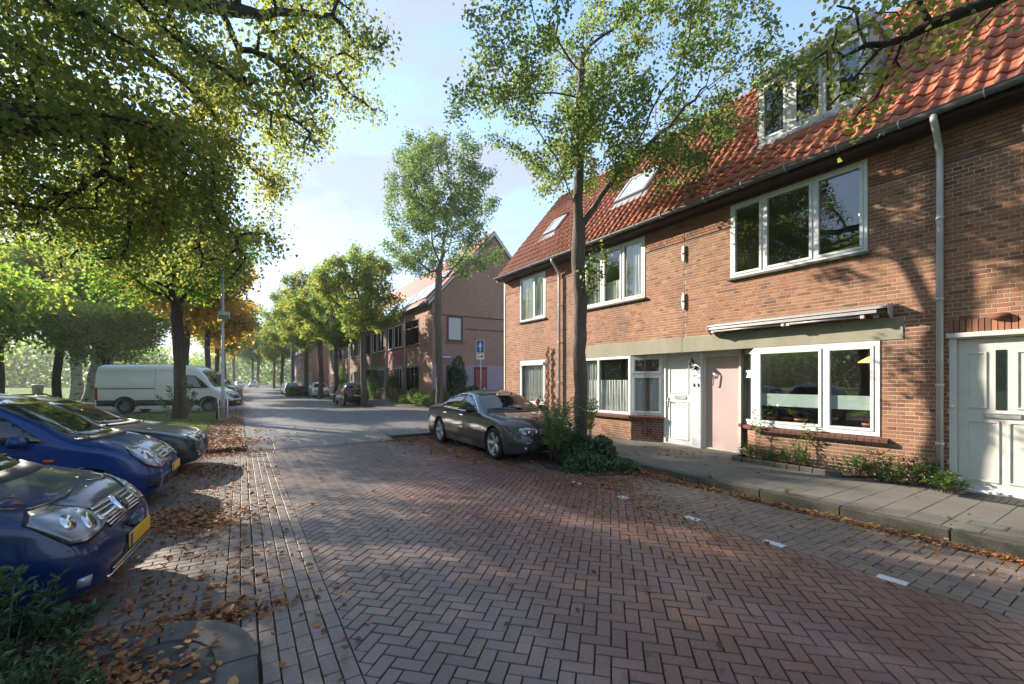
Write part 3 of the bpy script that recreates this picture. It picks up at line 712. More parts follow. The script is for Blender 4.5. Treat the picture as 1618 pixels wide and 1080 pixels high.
# ------------------------------------------------------------ the near row of brick houses (house frame: x away from the street, y along it)
XF = 8.92
EZ, EX, RX, RZ = 5.62, 8.60, 11.70, 9.36        # eaves and ridge
RS = math.hypot(RX - EX, RZ - EZ); RA = math.atan2(RZ - EZ, RX - EX)
class House:
    def __init__(s, name, y0, label, group=None):
        wx, wy = hworld(XF, y0)
        s.o = empty(name, (wx, wy, 0.10), DH, label, 'house', group); s.off = (XF, y0, 0.10)
    def part(s, name, mb, mat, parent=None, off=None):
        """level 2: baked relative to the house; deeper parts too, their parents keep an identity transform"""
        return put(name, mb.mesh(name, s.off), mat, parent or s.o)
ID = Matrix.Identity(4)
def brick_wall(H, T, u0, u1, z0, z1, opens, mat='brick', limit=300, parts=True, shift=0.0, ledge=None, seed=0, base='wall', holes=None):
    """T maps (depth, u, z) to house coordinates. mortar sheet with holes + coursed bricks proud of it"""
    r = random.Random(seed)
    us = sorted({u0, u1, *[min(max(o[k], u0), u1) for o in opens for k in (0, 1)]}); zs = sorted({z0, z1, *[min(max(o[k], z0), z1) for o in opens for k in (2, 3)]})
    mb = MB(); d0 = 0.0032
    for i in range(len(us) - 1):
        for j in range(len(zs) - 1):
            a, b, c, d = us[i], us[i + 1], zs[j], zs[j + 1]
            if b - a < 1e-5 or d - c < 1e-5: continue
            mu, mz = (a + b) / 2, (c + d) / 2
            if any(o[0] < mu < o[1] and o[2] < mz < o[3] for o in opens): continue
            mb.add([T @ Vector(v) for v in ((d0, a, c), (d0, b, c), (d0, b, d), (d0, a, d))], [(0, 1, 2, 3)])
    for o in opens:                              # reveals
        a, b, c, d = o[:4]
        if a <= u0 + 1e-4 and b >= u1 - 1e-4: continue
        for q in (((a, c), (a, d)), ((b, c), (b, d)), ((a, d), (b, d)), ((a, c), (b, c))):
            if q[0][0] == q[1][0] and (q[0][0] <= u0 + 0.05 or q[0][0] >= u1 - 0.05): continue
            mb.add([T @ Vector(v) for v in ((d0, *q[0]), (0.12, *q[0]), (0.12, *q[1]), (d0, *q[1]))], [(0, 1, 2, 3)])
    W = put(base, None or _mesh_norec(mb, base, H.off), [M['mortar']], H.o)
    pcs = []; k = 0; z = z0; ph = 0.0625
    while z < z1 - 0.03:
        zc = z + ph / 2
        runs = [(u0, u1)]
        for o in opens:
            if o[2] < zc < o[3]:
                nr = []
                for a, b in runs:
                    if o[1] <= a or o[0] >= b: nr.append((a, b)); continue
                    if o[0] > a: nr.append((a, o[0]))
                    if o[1] < b: nr.append((o[1], b))
                runs = nr
        p = 0.22 if k % 2 == 0 else 0.11
        start = u0 - p + {0: 0.0, 1: 0.055, 2: 0.11, 3: 0.055}[k % 4]
        for a, b in runs:
            u = start + math.floor((a - start) / p) * p
            while u < b - 1e-6:
                c, d = max(u, a), min(u + p, b)
                if d - c > 0.03: pcs.append((c + 0.005, d - 0.005, z + 0.0055, min(z + ph - 0.0055, z1), abs(d - c - p) < 1e-4, p))
                u += p
        z += ph; k += 1
    for s_ in (holes or []): pcs.append((*s_, False, 0))
    meshes = {}
    def score(q):
        x, y, _ = T @ Vector((0, (q[0] + q[1]) / 2, (q[2] + q[3]) / 2)); wx, wy = hworld(x, y); zz = (q[2] + q[3]) / 2
        return depth(wx, wy) if in_view(wx, wy, zz, 1.0) else 1e9
    near = []
    if parts and limit:
        near = sorted([q for q in pcs if q[4] and score(q) < 1e8], key=score)[:limit]
    ns = set(map(id, near)); rotq = T.to_quaternion()
    for q in near:
        if q[5] not in meshes:
            w = (q[5] - 0.010) / 2; h = (ph - 0.011) / 2; c = 0.0025
            c = 0.0015; vs = [(c * 0 , -w + c, -h + c), (0, w - c, -h + c), (0, w - c, h - c), (0, -w + c, h - c), (c, -w, -h), (c, w, -h), (c, w, h), (c, -w, h), (0.02, -w, -h), (0.02, w, -h), (0.02, w, h), (0.02, -w, h)]
            fs = [(3, 2, 1, 0)] + [(i, (i + 1) % 4, 4 + (i + 1) % 4, 4 + i) for i in range(4)] + [(4 + i, 4 + (i + 1) % 4, 8 + (i + 1) % 4, 8 + i) for i in range(4)]
            me = bpy.data.meshes.new('brick'); me.from_pydata(vs, [], fs); me.update(); me.materials.append(M[mat]); meshes[q[5]] = me
        loc = T @ Vector((0, (q[0] + q[1]) / 2, (q[2] + q[3]) / 2)) - Vector(H.off)
        led = -0.018 if ledge and q[2] > ledge else 0
        o = put('brick', meshes[q[5]], None, W, loc); o.rotation_mode = 'QUATERNION'; o.rotation_quaternion = rotq
        o.location = loc + rotq @ Vector((r.uniform(-0.0006, 0.0008) + led, 0, r.uniform(-0.0008, 0.0008)))
    V = []; F = []
    for q in pcs:
        if id(q) in ns: continue
        a, b, c, d = q[:4]; x = r.uniform(-0.0006, 0.0009) + (-0.018 if ledge and c > ledge else 0); n = len(V)
        V += [T @ Vector(v) for v in ((x, a, c), (x, b, c), (x, b, d), (x, a, d), (0.02, a, c), (0.02, b, c), (0.02, b, d), (0.02, a, d))]
        F += [(n + 3, n + 2, n + 1, n), (n, n + 1, n + 5, n + 4), (n + 1, n + 2, n + 6, n + 5), (n + 2, n + 3, n + 7, n + 6), (n + 3, n, n + 4, n + 7)]
    if V:
        V = np.array([v[:] for v in V]) - np.array(H.off)
        tag(put('brick', fast('brick', V, F), M[mat], W), kind='stuff')
    return W
def _mesh_norec(mb, name, off):
    me = bpy.data.meshes.new(name); me.from_pydata([(x - off[0], y - off[1], z - off[2]) for x, y, z in mb.v], [], mb.f); me.update(); return me

def ring(mb, T, u0, u1, z0, z1, w, d0, d1, wb=None):
    wb = wb or w
    P = lambda d, u, z: T @ Vector((d, u, z))
    o = [(u0, z0), (u1, z0), (u1, z1), (u0, z1)]; i = [(u0 + w, z0 + wb), (u1 - w, z0 + wb), (u1 - w, z1 - w), (u0 + w, z1 - w)]
    vs = [P(d, *p) for d in (d0, d1) for p in o + i]
    fs = []
    for k in range(4):
        n = (k + 1) % 4
        fs += [(k, n, 4 + n, 4 + k), (8 + k, 12 + k, 12 + n, 8 + n), (k, 8 + k, 8 + n, n), (4 + k, 4 + n, 12 + n, 12 + k)]
    mb.add(vs, fs)
def window(H, T, u0, u1, z0, z1, cols, sash=None, x=0.0, fw=0.055, mat='white', curtain=None, room=True, hsplit=None, sill=True, depthroom=2.2, pane='glass', sillmat='slab', blind=None, name='window'):
    """cols: fractions of the width where mullions stand; sash: indices of lights with an opening casement"""
    sash = sash or []
    mb = MB(); ring(mb, T, u0, u1, z0, z1, fw, x - 0.012, x + 0.07)
    Wd = H.part(name, mb, M[mat])
    ex = [u0 + fw] + [u0 + (u1 - u0) * c for c in cols] + [u1 - fw]
    for c in ex[1:-1]:
        m = MB(); m.box(x - 0.008, x + 0.06, c - fw * 0.5, c + fw * 0.5, z0 + fw, z1 - fw, 0, T); H.part('mullion', m, M[mat], Wd)
    for i in range(len(ex) - 1):
        a = ex[i] + (fw * 0.5 if i else 0); b = ex[i + 1] - (fw * 0.5 if i < len(ex) - 2 else 0); zs = [z0 + fw, z1 - fw]
        if hsplit and i in hsplit:
            zc = z0 + (z1 - z0) * hsplit[i]; m = MB(); m.box(x - 0.008, x + 0.06, a, b, zc - fw * 0.6, zc + fw * 0.6, 0, T); H.part('transom', m, M[mat], Wd)
            rows = [(zs[0], zc - fw * 0.6), (zc + fw * 0.6, zs[1])]
        else: rows = [tuple(zs)]
        for c, d in rows:
            if i in sash:
                m = MB(); ring(m, T, a + 0.004, b - 0.004, c + 0.004, d - 0.004, 0.045, x - 0.022, x + 0.045); H.part('sash', m, M[mat], Wd); e = 0.047
            else: e = 0.0
            m = MB(); m.box(x + 0.022, x + 0.030, a + e - 0.002, b - e + 0.002, c + e - 0.002, d - e + 0.002, 0, T); H.part('pane', m, M[pane], Wd)
    if sill:
        m = MB(); m.bbox(x - 0.07, x + 0.05, u0 - 0.05, u1 + 0.05, z0 - 0.05, z0 - 0.003, 0.005, 0, T); H.part('sill', m, M[sillmat], Wd)
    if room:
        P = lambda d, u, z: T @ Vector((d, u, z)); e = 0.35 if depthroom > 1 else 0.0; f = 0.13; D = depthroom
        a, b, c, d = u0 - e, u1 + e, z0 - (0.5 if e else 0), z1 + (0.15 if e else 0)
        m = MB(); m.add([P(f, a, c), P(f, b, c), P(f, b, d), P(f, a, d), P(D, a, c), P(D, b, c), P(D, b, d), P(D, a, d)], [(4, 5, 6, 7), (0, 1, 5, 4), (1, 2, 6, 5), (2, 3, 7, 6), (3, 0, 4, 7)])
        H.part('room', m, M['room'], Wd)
    for cu in (curtain or []):
        a, b, c, d, dep, cm = cu; n = max(6, int((b - a) / 0.018)); m = MB(); vs = []; r2 = random.Random(int(a * 1000))
        ph = r2.uniform(0, 6)
        for i in range(n + 1):
            u = a + (b - a) * i / n
            for zz, am in ((c, 1.0), ((c + d) / 2, 0.85), (d, 0.6)):
                vs.append(T @ Vector((dep + am * (0.022 * math.sin(u * 62 + ph) + 0.012 * math.sin(u * 29 + 1.7 * zz)), u, zz)))
        fs = [(3 * i + k, 3 * i + 3 + k, 3 * i + 4 + k, 3 * i + 1 + k) for i in range(n) for k in (0, 1)]
        m.add(vs, fs, 0, True); H.part('curtain', m, M[cm], Wd)
    if blind:
        m = MB(); m.bbox(x - 0.05, x + 0.0, u0 + 0.06, u1 - 0.06, z1 - 0.17, z1 - 0.05, 0.01, 0, T); H.part('blind_box', m, M[mat], Wd)
    return Wd
TX = Matrix.Translation((XF, 0, 0))               # (depth, y, z) on the facade plane
TOP = 5.50

# pantile
def tile_mesh():
    w, l = 0.222, 0.37; n = 8; vs = []
    prof = lambda t: 0.026 * math.cos(2 * PI * t + 0.5) + 0.011 * math.cos(4 * PI * t + 1.1)
    for j, (s, lift) in enumerate(((0, 0.040), (l, 0.012))):
        for i in range(n + 1):
            t = i / n * 1.06; vs.append((prof(t) + lift + 0.018, (t - 0.5) * w, s))       # x is normal, z up slope
    for i in range(n + 1):
        t = i / n * 1.06; vs.append((prof(t) + 0.024, (t - 0.5) * w, 0.004))
    fs = [(i, i + 1, n + 2 + i, n + 1 + i) for i in range(n)] + [(i, 2 * (n + 1) + i, 2 * (n + 1) + i + 1, i + 1) for i in range(n)]
    me = bpy.data.meshes.new('roof_tile'); me.from_pydata(vs, [], fs); me.polygons.foreach_set('use_smooth', [True] * n + [False] * n); me.update(); me.materials.append(M['tile'])
    return me
TILE = tile_mesh()
NRM = Vector((-math.sin(RA), 0, math.cos(RA))); UPS = Vector((math.cos(RA), 0, math.sin(RA)))
def roof(H, y0, y1, holes=(), verge=False):
    """deck, tiles as parts, ridge tiles, gutter. holes: (y0, y1, s0, s1) on the slope"""
    mb = MB()
    mb.prism([(EX + 0.06, EZ + 0.02), (RX, RZ - 0.02), (2 * RX - EX, EZ + 0.02), (2 * RX - EX, EZ - 0.03), (RX, RZ - 0.12), (EX + 0.06, EZ - 0.06)], y0 + 0.002, y1 - 0.002, 'y')
    D = H.part('roof', mb, M['brownwood'])
    q = Matrix(((NRM.x, 0, UPS.x), (0, -1, 0), (NRM.z, 0, UPS.z)))
    quat = q.to_quaternion(); det = q.determinant()
    nc = round((y1 - y0) / 0.222); pw = (y1 - y0) / nc; nr = round((RS - 0.02) / 0.325); pl = (RS - 0.04) / nr
    cnt = 0; V = []
    items = []
    for j in range(nr):
        for i in range(nc):
            yc = y0 + (i + 0.5) * pw; s0 = j * pl
            if any(a + 0.02 < yc < b - 0.02 and c - 0.24 < s0 < d for a, b, c, d in holes): continue
            items.append((yc, s0))
    def key(it):
        p = Vector((EX, it[0], EZ)) + UPS * it[1]; wx, wy = hworld(p.x, p.y)
        return (0 if in_view(wx, wy, p.z, 1.05) else 1, depth(wx, wy))
    items.sort(key=key)
    rr = random.Random(int(y0 * 10))
    for n_, (yc, s0) in enumerate(items):
        p = Vector((EX, yc, EZ)) + UPS * (s0 - 0.03) + NRM * rr.uniform(-0.004, 0.004) - Vector(H.off)
        if n_ < 300:
            o = put('roof_tile', TILE, None, D, p); o.rotation_mode = 'QUATERNION'
            o.rotation_quaternion = quat @ Matrix.Rotation(rr.gauss(0, 0.012), 3, 'X').to_quaternion()
        else: V.append((p, quat))
    if V:
        tv = [v.co.copy() for v in TILE.vertices]; tf = [tuple(f.vertices) for f in TILE.polygons]; mb = MB()
        for p, qq in V: mb.add([qq @ v + p for v in tv], tf, 0, True)
        me = bpy.data.meshes.new('roof_tile'); me.from_pydata(mb.v, [], mb.f); me.polygons.foreach_set('use_smooth', mb.sm); me.materials.append(M['tile'])
        tag(put('roof_tile', me, None, D), kind='stuff')
    n = round((y1 - y0) / 0.36); w = (y1 - y0) / n
    for i in range(n):
        m = MB(); a = [(RX + 0.12 * math.cos(t), RZ - 0.01 + 0.12 * math.sin(t)) for t in [PI * k / 8 for k in range(9)]]
        m.prism(a, y0 + i * w + 0.004, y0 + (i + 1) * w + 0.016 if i < n - 1 else y1, 'y'); H.part('ridge_tile', m, M['tile'], D)
    # gutter
    g = MB(); pr = [(EX - 0.07 + 0.065 * math.cos(t), EZ - 0.0 + 0.075 * math.sin(t)) for t in [PI + PI * k / 8 for k in range(9)]]
    pr = [(EX - 0.15, EZ + 0.012)] + pr + [(EX + 0.01, EZ + 0.012), (EX + 0.0, EZ + 0.012)] + [(EX - 0.07 + 0.057 * math.cos(t), EZ + 0.067 * math.sin(t)) for t in [2 * PI - PI * k / 8 for k in range(9)]] + [(EX - 0.14, EZ + 0.012)]
    g.prism(pr, y0 + 0.001, y1 - 0.001 + (0.1 if verge else 0), 'y'); G = H.part('gutter', g, M['zinc_dark'])
    k = y0 + 0.35
    while k < y1:
        m = MB(); m.tube([(EX - 0.145 , k, EZ + 0.02), (EX - 0.14, k, EZ - 0.05), (EX - 0.07, k, EZ - 0.085), (EX, k, EZ - 0.05)], 0.008, 5); H.part('gutter_bracket', m, M['zinc'], G); k += 0.8
    m = MB(); m.box(EX + 0.012, XF - 0.021, y0 + 0.001, y1 - 0.001, EZ - 0.13, EZ - 0.062); H.part('soffit_board', m, M['brownwood'])
    m = MB(); m.box(XF - 0.030, XF - 0.002, y0 + 0.001, y1 - 0.001, 5.435, EZ - 0.135); H.part('eaves_board', m, M['brownwood'])
    return D
def shell(H, y0, y1, gable_left=False):
    """side, back and inner carcass so that the house is closed"""
    m = MB(); bx = 2 * RX - XF
    m.add([(bx, y0, 0.0), (bx, y1, 0.0), (bx, y1, EZ), (bx, y0, EZ)], [(0, 1, 2, 3)])
    pent = lambda y: [(XF + 0.60, y, 0.0), (bx, y, 0.0), (bx, y, EZ - 0.05), (RX, y, RZ - 0.14), (XF + 0.60, y, EZ - 0.05)]
    for y in (y0 + 0.003, y1 - 0.003): m.add(pent(y), [(0, 1, 2, 3, 4)])
    o = H.part('back_wall', m, M['fb3'])
    if gable_left:
        m = MB(); m.prism([(XF + 0.021, 0.0), (bx, 0.0), (bx, EZ - 0.06), (RX, RZ - 0.13), (XF + 0.021, EZ - 0.06)], y1 - 0.1, y1, 'y')
        H.part('gable_wall', m, M['fb3'])
def drainpipe(H, y, zt=EZ - 0.06, mat='zinc'):
    m = MB(); x = XF - 0.085
    pts = [(EX - 0.07, y, zt), (EX - 0.07, y, zt - 0.07), (EX + 0.02, y, zt - 0.16), (x - 0.06, y, zt - 0.36), (x, y, zt - 0.44), (x, y, zt - 0.6), (x, y, 0.13)]
    m.tube(pts, 0.042, 12); P = H.part('drainpipe', m, M[mat])
    for z in (4.1, 2.9, 1.62, 0.75):
        m = MB(); m.lathe([(0.044, 0), (0.051, 0.003), (0.051, 0.04), (0.044, 0.045)], 12, T=Matrix.Translation((x, y, z))); H.part('pipe_collar', m, M[mat], P)
        m = MB(); m.box(x + 0.05, XF + 0.003, y - 0.012, y + 0.012, z + 0.01, z + 0.035); H.part('pipe_clip', m, M[mat], P)
def soldier(u0, u1, z0):
    n = round((u1 - u0) / 0.0625); return [(u0 + i * 0.0625 + 0.005, u0 + (i + 1) * 0.0625 - 0.005, z0 + 0.005, z0 + 0.205) for i in range(n)]
def sillbricks(H, T, u0, u1, z, mat='brick_dark', n=None, d0=-0.085, d1=0.03, name='sill_brick'):
    n = n or round((u1 - u0) / 0.105); w = (u1 - u0) / n
    for i in range(n):
        m = MB(); m.add([T @ Vector(v) for v in ((d0, u0 + i * w + 0.004, z - 0.055), (d1, u0 + i * w + 0.004, z - 0.03), (d1, u0 + i * w + 0.004, z + 0.03), (d0, u0 + i * w + 0.004, z), (d0, u0 + (i + 1) * w - 0.004, z - 0.055), (d1, u0 + (i + 1) * w - 0.004, z - 0.03), (d1, u0 + (i + 1) * w - 0.004, z + 0.03), (d0, u0 + (i + 1) * w - 0.004, z))],
              [(0, 1, 2, 3), (7, 6, 5, 4), (0, 4, 5, 1), (1, 5, 6, 2), (2, 6, 7, 3), (3, 7, 4, 0)])
        H.part(name, m, M[mat])

# ---- house with the wide off-white door (right edge of the photo)
H1 = House('house', -1.4, 'brick house at the right edge with a panelled off-white double door')
y0, y1 = -1.4, 1.885
door = (-0.35, 1.766, 0.10, 2.39)
W1 = brick_wall(H1, TX, y0, y1, 0.10, TOP, [door, (-0.40, 1.79, 2.39, 2.60)], ledge=4.95, seed=1, holes=soldier(-0.40, 1.79, 2.39))
roof(H1, y0, y1); shell(H1, y0, y1)
m = MB(); ring(m, TX, door[0], door[1], 0.10, 2.39, 0.075, -0.02, 0.10, wb=0.02); F1 = H1.part('door_frame', m, M['offwhite'])
m = MB(); m.bbox(-0.06, 0.02, door[0] - 0.03, door[1] + 0.03, 2.335, 2.405, 0.006, 0, TX); H1.part('drip_moulding', m, M['offwhite'], F1)
def panel_door(H, T, u0, u1, z0, z1, x, mat, rects, glass=None, slot=None, name='door', th=0.045):
    m = MB(); m.bbox(x, x + th, u0, u1, z0, z1, 0.004, 0, T); D = H.part(name, m, M[mat])
    for (a, b, c, d) in rects:
        m = MB(); ring(m, T, a, b, c, d, 0.022, x - 0.014, x - 0.0015); H.part('panel_moulding', m, M[mat], D)
    for (a, b, c, d) in (glass or []):
        m = MB(); m.box(x - 0.006, x - 0.002, a, b, c, d, 0, T); H.part('glass_strip', m, M['carglass'], D)
    if slot:
        a, b, c, d = slot
        m = MB(); ring(m, T, a, b, c, d, 0.012, x - 0.018, x - 0.002); m2 = H.part('letter_slot', m, M['steel'], D)
        m = MB(); m.bbox(x - 0.012, x - 0.002, a + 0.012, b - 0.012, c + 0.012, d - 0.012, 0.002, 0, T); H.part('letter_flap', m, M['steel'], D)
    return D
D1 = panel_door(H1, TX, 0.69, 1.69, 0.165, 2.31, 0.045, 'offwhite', [(1.40, 1.60, 1.32, 2.12), (0.80, 1.13, 1.32, 2.12), (1.28, 1.60, 0.28, 1.14), (0.80, 1.20, 0.28, 1.14)], [(1.213, 1.315, 1.30, 2.14)], (1.08, 1.43, 1.185, 1.255))
D1b = panel_door(H1, TX, -0.27, 0.685, 0.165, 2.31, 0.045, 'offwhite', [(0.05, 0.55, 1.32, 2.12), (0.05, 0.55, 0.28, 1.14)])
m = MB(); m.bbox(-0.01, 0.10, -0.27, 1.69, 0.12, 0.163, 0.004, 0, TX); H1.part('weather_board', m, M['white'])
m = MB(); m.bbox(-0.10, 0.02, -0.5, 1.80, 0.09, 0.124, 0.008, 0, TX); H1.part('doorstep', m, M['slab'])
m = MB(); m.lathe([(0.0, -0.015), (0.022, -0.012), (0.026, 0.0), (0.024, 0.012), (0, 0.016)], 14, T=Matrix.Translation((XF - 0.035, 1.735, 1.33)) @ Matrix.Rotation(PI / 2, 4, 'Y')); H1.part('doorbell', m, M['signwhite'])
m = MB(); m.lathe([(0.0, -0.075), (0.05, -0.06), (0.07, -0.03), (0.075, 0)], 16, T=Matrix.Translation((XF, 1.26, 2.60)) @ Matrix.Rotation(PI / 2, 4, 'Y') @ Matrix.Scale(1.4, 4, (0, 1, 0)) @ Matrix.Scale(0.75, 4, (1, 0, 0))); H1.part('wall_lamp', m, M['rust'])
gm = MB(); gm.box(XF - 0.60, XF - 0.14, -0.3, 1.60, 0.121, 0.127)
mat1 = empty('door_mat', hworld(XF - 0.37, 0.65) + (0.122,), DH, 'dark ribbed mat sunk in the pavement before the off-white double door', 'door mat')
for i in range(26): MB().bbox(-0.2, 0.2, -0.95 + i * 0.072, -0.90 + i * 0.072, 0, 0.012, 0.003).build('rib', M['black'], mat1)
MB().box(-0.21, 0.21, -0.96, 0.92, 0, 0.005).build('backing', M['black'], mat1)
drainpipe(H1, 1.885 - 0.03)

# ---- house with the awning and the pink door
H2 = House('house', 1.89, 'brick house with the folded awning, pink door and large dormer window')
y0, y1 = 1.885, 6.20
up2 = (2.746, 5.097, 3.875, 5.415); lo2 = (2.582, 4.60, 0.79, 2.365); ent2 = (4.60, 6.20, 0.10, 2.365); lin2 = (2.288, 6.20, 2.365, 2.72)
W2 = brick_wall(H2, TX, y0, y1, 0.10, TOP, [up2, (2.582, 4.60, 0.79, 2.365), (4.60, 6.20, 0.10, 2.365), lin2], ledge=4.95, seed=2)
DY0, DY1, DZ0, DZ1 = 2.90, 4.89, 6.80, 8.06
DX = EX + (DZ0 - EZ) / math.tan(RA)
s_of = lambda z: (z - EZ) / math.sin(RA)
roof(H2, y0, y1, holes=[(DY0, DY1, s_of(DZ0) - 0.02, s_of(DZ1 + 0.22))]); shell(H2, y0, y1)
m = MB(); m.bbox(-0.012, 0.09, 2.288, 6.262, 2.366, 2.72, 0.006, 0, TX); H2.part('lintel', m, M['lintel'])
window(H2, TX, *up2, [0.335, 0.714], [0, 1, 2], x=0.0, curtain=None)
w2 = window(H2, TX, *lo2, [0.392], [0, 1], x=0.0, fw=0.075, sill=False, depthroom=3.0)
for i, (a, b) in enumerate(((2.67, 3.31), (3.43, 4.50))):
    m = MB(); m.box(0.034, 0.037, a + 0.02, b, 1.21, 1.45, 0, TX); H2.part('frosted_strip', m, M['frost'], w2)
sillbricks(H2, TX, 2.46, 4.62, 0.75)
m = MB(); m.lathe([(0.015, 0.10), (0.03, 0.09), (0.10, 0.05), (0.17, 0.0), (0.165, -0.003), (0.09, 0.04), (0.02, 0.08)], 20, T=Matrix.Translation((XF + 0.75, 2.95, 2.04))); H2.part('lamp_shade', m, M['shade'], w2)
m = MB(); m.tube([(XF + 0.75, 2.95, 2.14), (XF + 0.75, 2.95, 2.50)], 0.004, 4); H2.part('lamp_cord', m, M['black'], w2)
m = MB(); m.lathe([(0.0, -0.03), (0.035, -0.02), (0.04, 0.01), (0.02, 0.03), (0.0, 0.035)], 12, T=Matrix.Translation((XF + 0.9, 3.12, 4.80))); H2.part('bulb', m, M['shade'], None)
window(H2, TX, *lo2, [], room=False, sill=False) if False else None
# recessed entrance shared wall pieces
XR = XF + 0.36
TR_ = Matrix.Translation((XR, 0, 0))
def cant(ya, xa, yb, xb):
    """frame for the splayed side: u runs from (xa, ya) to (xb, yb)"""
    d = Vector((xb - xa, yb - ya, 0)); ln = d.length; d.normalize(); nrm = Vector((d.y, -d.x, 0))
    T = Matrix(((nrm.x, d.x, 0, xa), (nrm.y, d.y, 0, ya), (0, 0, 1, 0), (0, 0, 0, 1))); return T, ln
TA, LA = cant(4.60, XF, 5.05, XR)                   # right splay, faces up the street
brick_wall(H2, TA, 0.0, LA, 0.10, 0.77, [], seed=3, parts=False, base='side_wall')
window(H2, TA, 0.004, LA - 0.004, 0.80, 2.36, [], [0], x=0.0, fw=0.05, hsplit={0: 0.67}, sill=False, depthroom=0.3, pane='glass', curtain=[(0.04, LA - 0.04, 0.85, 2.31, 0.10, 'greencurtain')])
sillbricks(H2, TA, -0.02, LA, 0.77, n=5)
m = MB(); ring(m, TR_, 5.06, 5.97, 0.13, 2.36, 0.06, -0.01, 0.08, wb=0.03); f2 = H2.part('door_frame', m, M['offwhite'])
m = MB(); m.box(0.0, 0.03, 5.12, 5.91, 2.245, 2.30, 0, TR_); H2.part('head_board', m, M['offwhite'], f2)
D2 = panel_door(H2, TR_, 5.125, 5.905, 0.165, 2.24, 0.03, 'pinkdoor', [])
m = MB(); m.tube([(XR - 0.02, 5.70, 1.60), (XR - 0.035, 5.69, 1.62), (XR - 0.035, 5.655, 1.87), (XR - 0.02, 5.65, 1.89)], 0.012, 8)
H2.part('door_handle', m, M['chrome'], D2)
m = MB(); m.bbox(-0.02, 0.05, 5.08, 5.95, 0.12, 0.163, 0.004, 0, TR_); H2.part('threshold', m, M['offwhite'])
m = MB(); m.bbox(-0.36, 0.10, 5.02, 6.20, 0.09, 0.128, 0.004, 0, TR_); H2.part('doorstep', m, M['slab'])
m = MB(); m.box(XR - 0.36, XR + 0.1, 4.602, 6.20, 2.3665, 2.372); H2.part('porch_ceiling', m, M['offwhite'])
m = MB(); m.bbox(-0.09, 0.10, 5.972, 6.20, 0.10, 2.365, 0.004, 0, TR_); pier = H2.part('white_pier', m, M['white'])
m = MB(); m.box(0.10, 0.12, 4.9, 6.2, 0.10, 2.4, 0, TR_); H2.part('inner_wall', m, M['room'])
# number plates on the pier
def text_mesh(txt, size, depth_=0.001):
    cu = bpy.data.curves.new('lettering', 'FONT'); cu.body = txt; cu.size = size; cu.extrude = depth_; cu.align_x = 'CENTER'; cu.align_y = 'CENTER'
    ob = bpy.data.objects.new('lettering', cu); C.objects.link(ob); dg = bpy.context.evaluated_depsgraph_get(); dg.update()
    me = bpy.data.meshes.new_from_object(ob.evaluated_get(dg)); bpy.data.objects.remove(ob); return me
def lettering(H, txt, size, x, y, z, mat, parent, rz=-PI / 2):
    me = text_mesh(txt, size); me.materials.clear()
    o = put('lettering', me, M[mat], parent, (x - H.off[0], y - H.off[1], z - H.off[2])); o.rotation_euler = (PI / 2, 0, rz); return o
for (a, b, z, h, t) in ((6.09, 6.185, 1.80, 0.05, '308'), (5.99, 6.075, 1.75, 0.04, '306')):
    m = MB(); m.bbox(-0.098, -0.0905, a, b, z, z + h, 0.002, 0, TR_); np_ = H2.part('number_plate', m, M['signwhite'], pier)
    lettering(H2, t, h * 0.9, XR - 0.0985, (a + b) / 2, z + h / 2, 'black', pier)
for y in (6.14, 6.03):
    m = MB(); m.bbox(-0.105, -0.0905, y - 0.015, y + 0.015, 1.56, 1.64, 0.004, 0, TR_); H2.part('doorbell', m, M['black'], pier)
# awning
aw = MB(); ay0, ay1 = 2.42, 5.48
P = H2.part('awning', MB().prism([(XF - 0.02, 2.95), (XF - 0.24, 2.90), (XF - 0.25, 2.865), (XF - 0.02, 2.905)], ay0, ay1, 'y'), M['alu'])
m = MB(); m.prism([(XF - 0.10, 2.86), (XF - 0.235, 2.855), (XF - 0.245, 2.80), (XF - 0.10, 2.80)], ay0 + 0.14, ay1 - 0.03, 'y'); H2.part('front_rail', m, M['alu'], P)
m = MB(); m.tube([(XF - 0.11, ay0 + 0.05, 2.835), (XF - 0.11, ay1 - 0.05, 2.835)], 0.045, 10); H2.part('fabric_roll', m, M['room'], P)
for a, b in ((ay0 + 0.35, 3.86), (3.98, ay1 - 0.12)):
    m = MB(); m.tube([(XF - 0.19, a, 2.765), (XF - 0.21, b, 2.765)], 0.02, 8); H2.part('folding_arm', m, M['alu'], P)
for y in (ay0 + 0.33, 3.88, 3.97, ay1 - 0.10):
    m = MB(); m.bbox(XF - 0.225, XF - 0.165, y - 0.03, y + 0.03, 2.725, 2.80, 0.008); H2.part('arm_joint', m, M['zinc'], P)
for y in (ay0 - 0.012, ay1):
    m = MB(); m.prism([(XF - 0.015, 2.96), (XF - 0.25, 2.925), (XF - 0.235, 2.78), (XF - 0.09, 2.70), (XF - 0.015, 2.73)], y, y + 0.012, 'y'); H2.part('end_cap', m, M['zinc'], P)
for y in (ay0 + 0.2, ay1 - 0.2):
    m = MB(); m.box(XF - 0.06, XF - 0.013, y - 0.04, y + 0.04, 2.74, 2.84); H2.part('wall_bracket', m, M['zinc'], P)
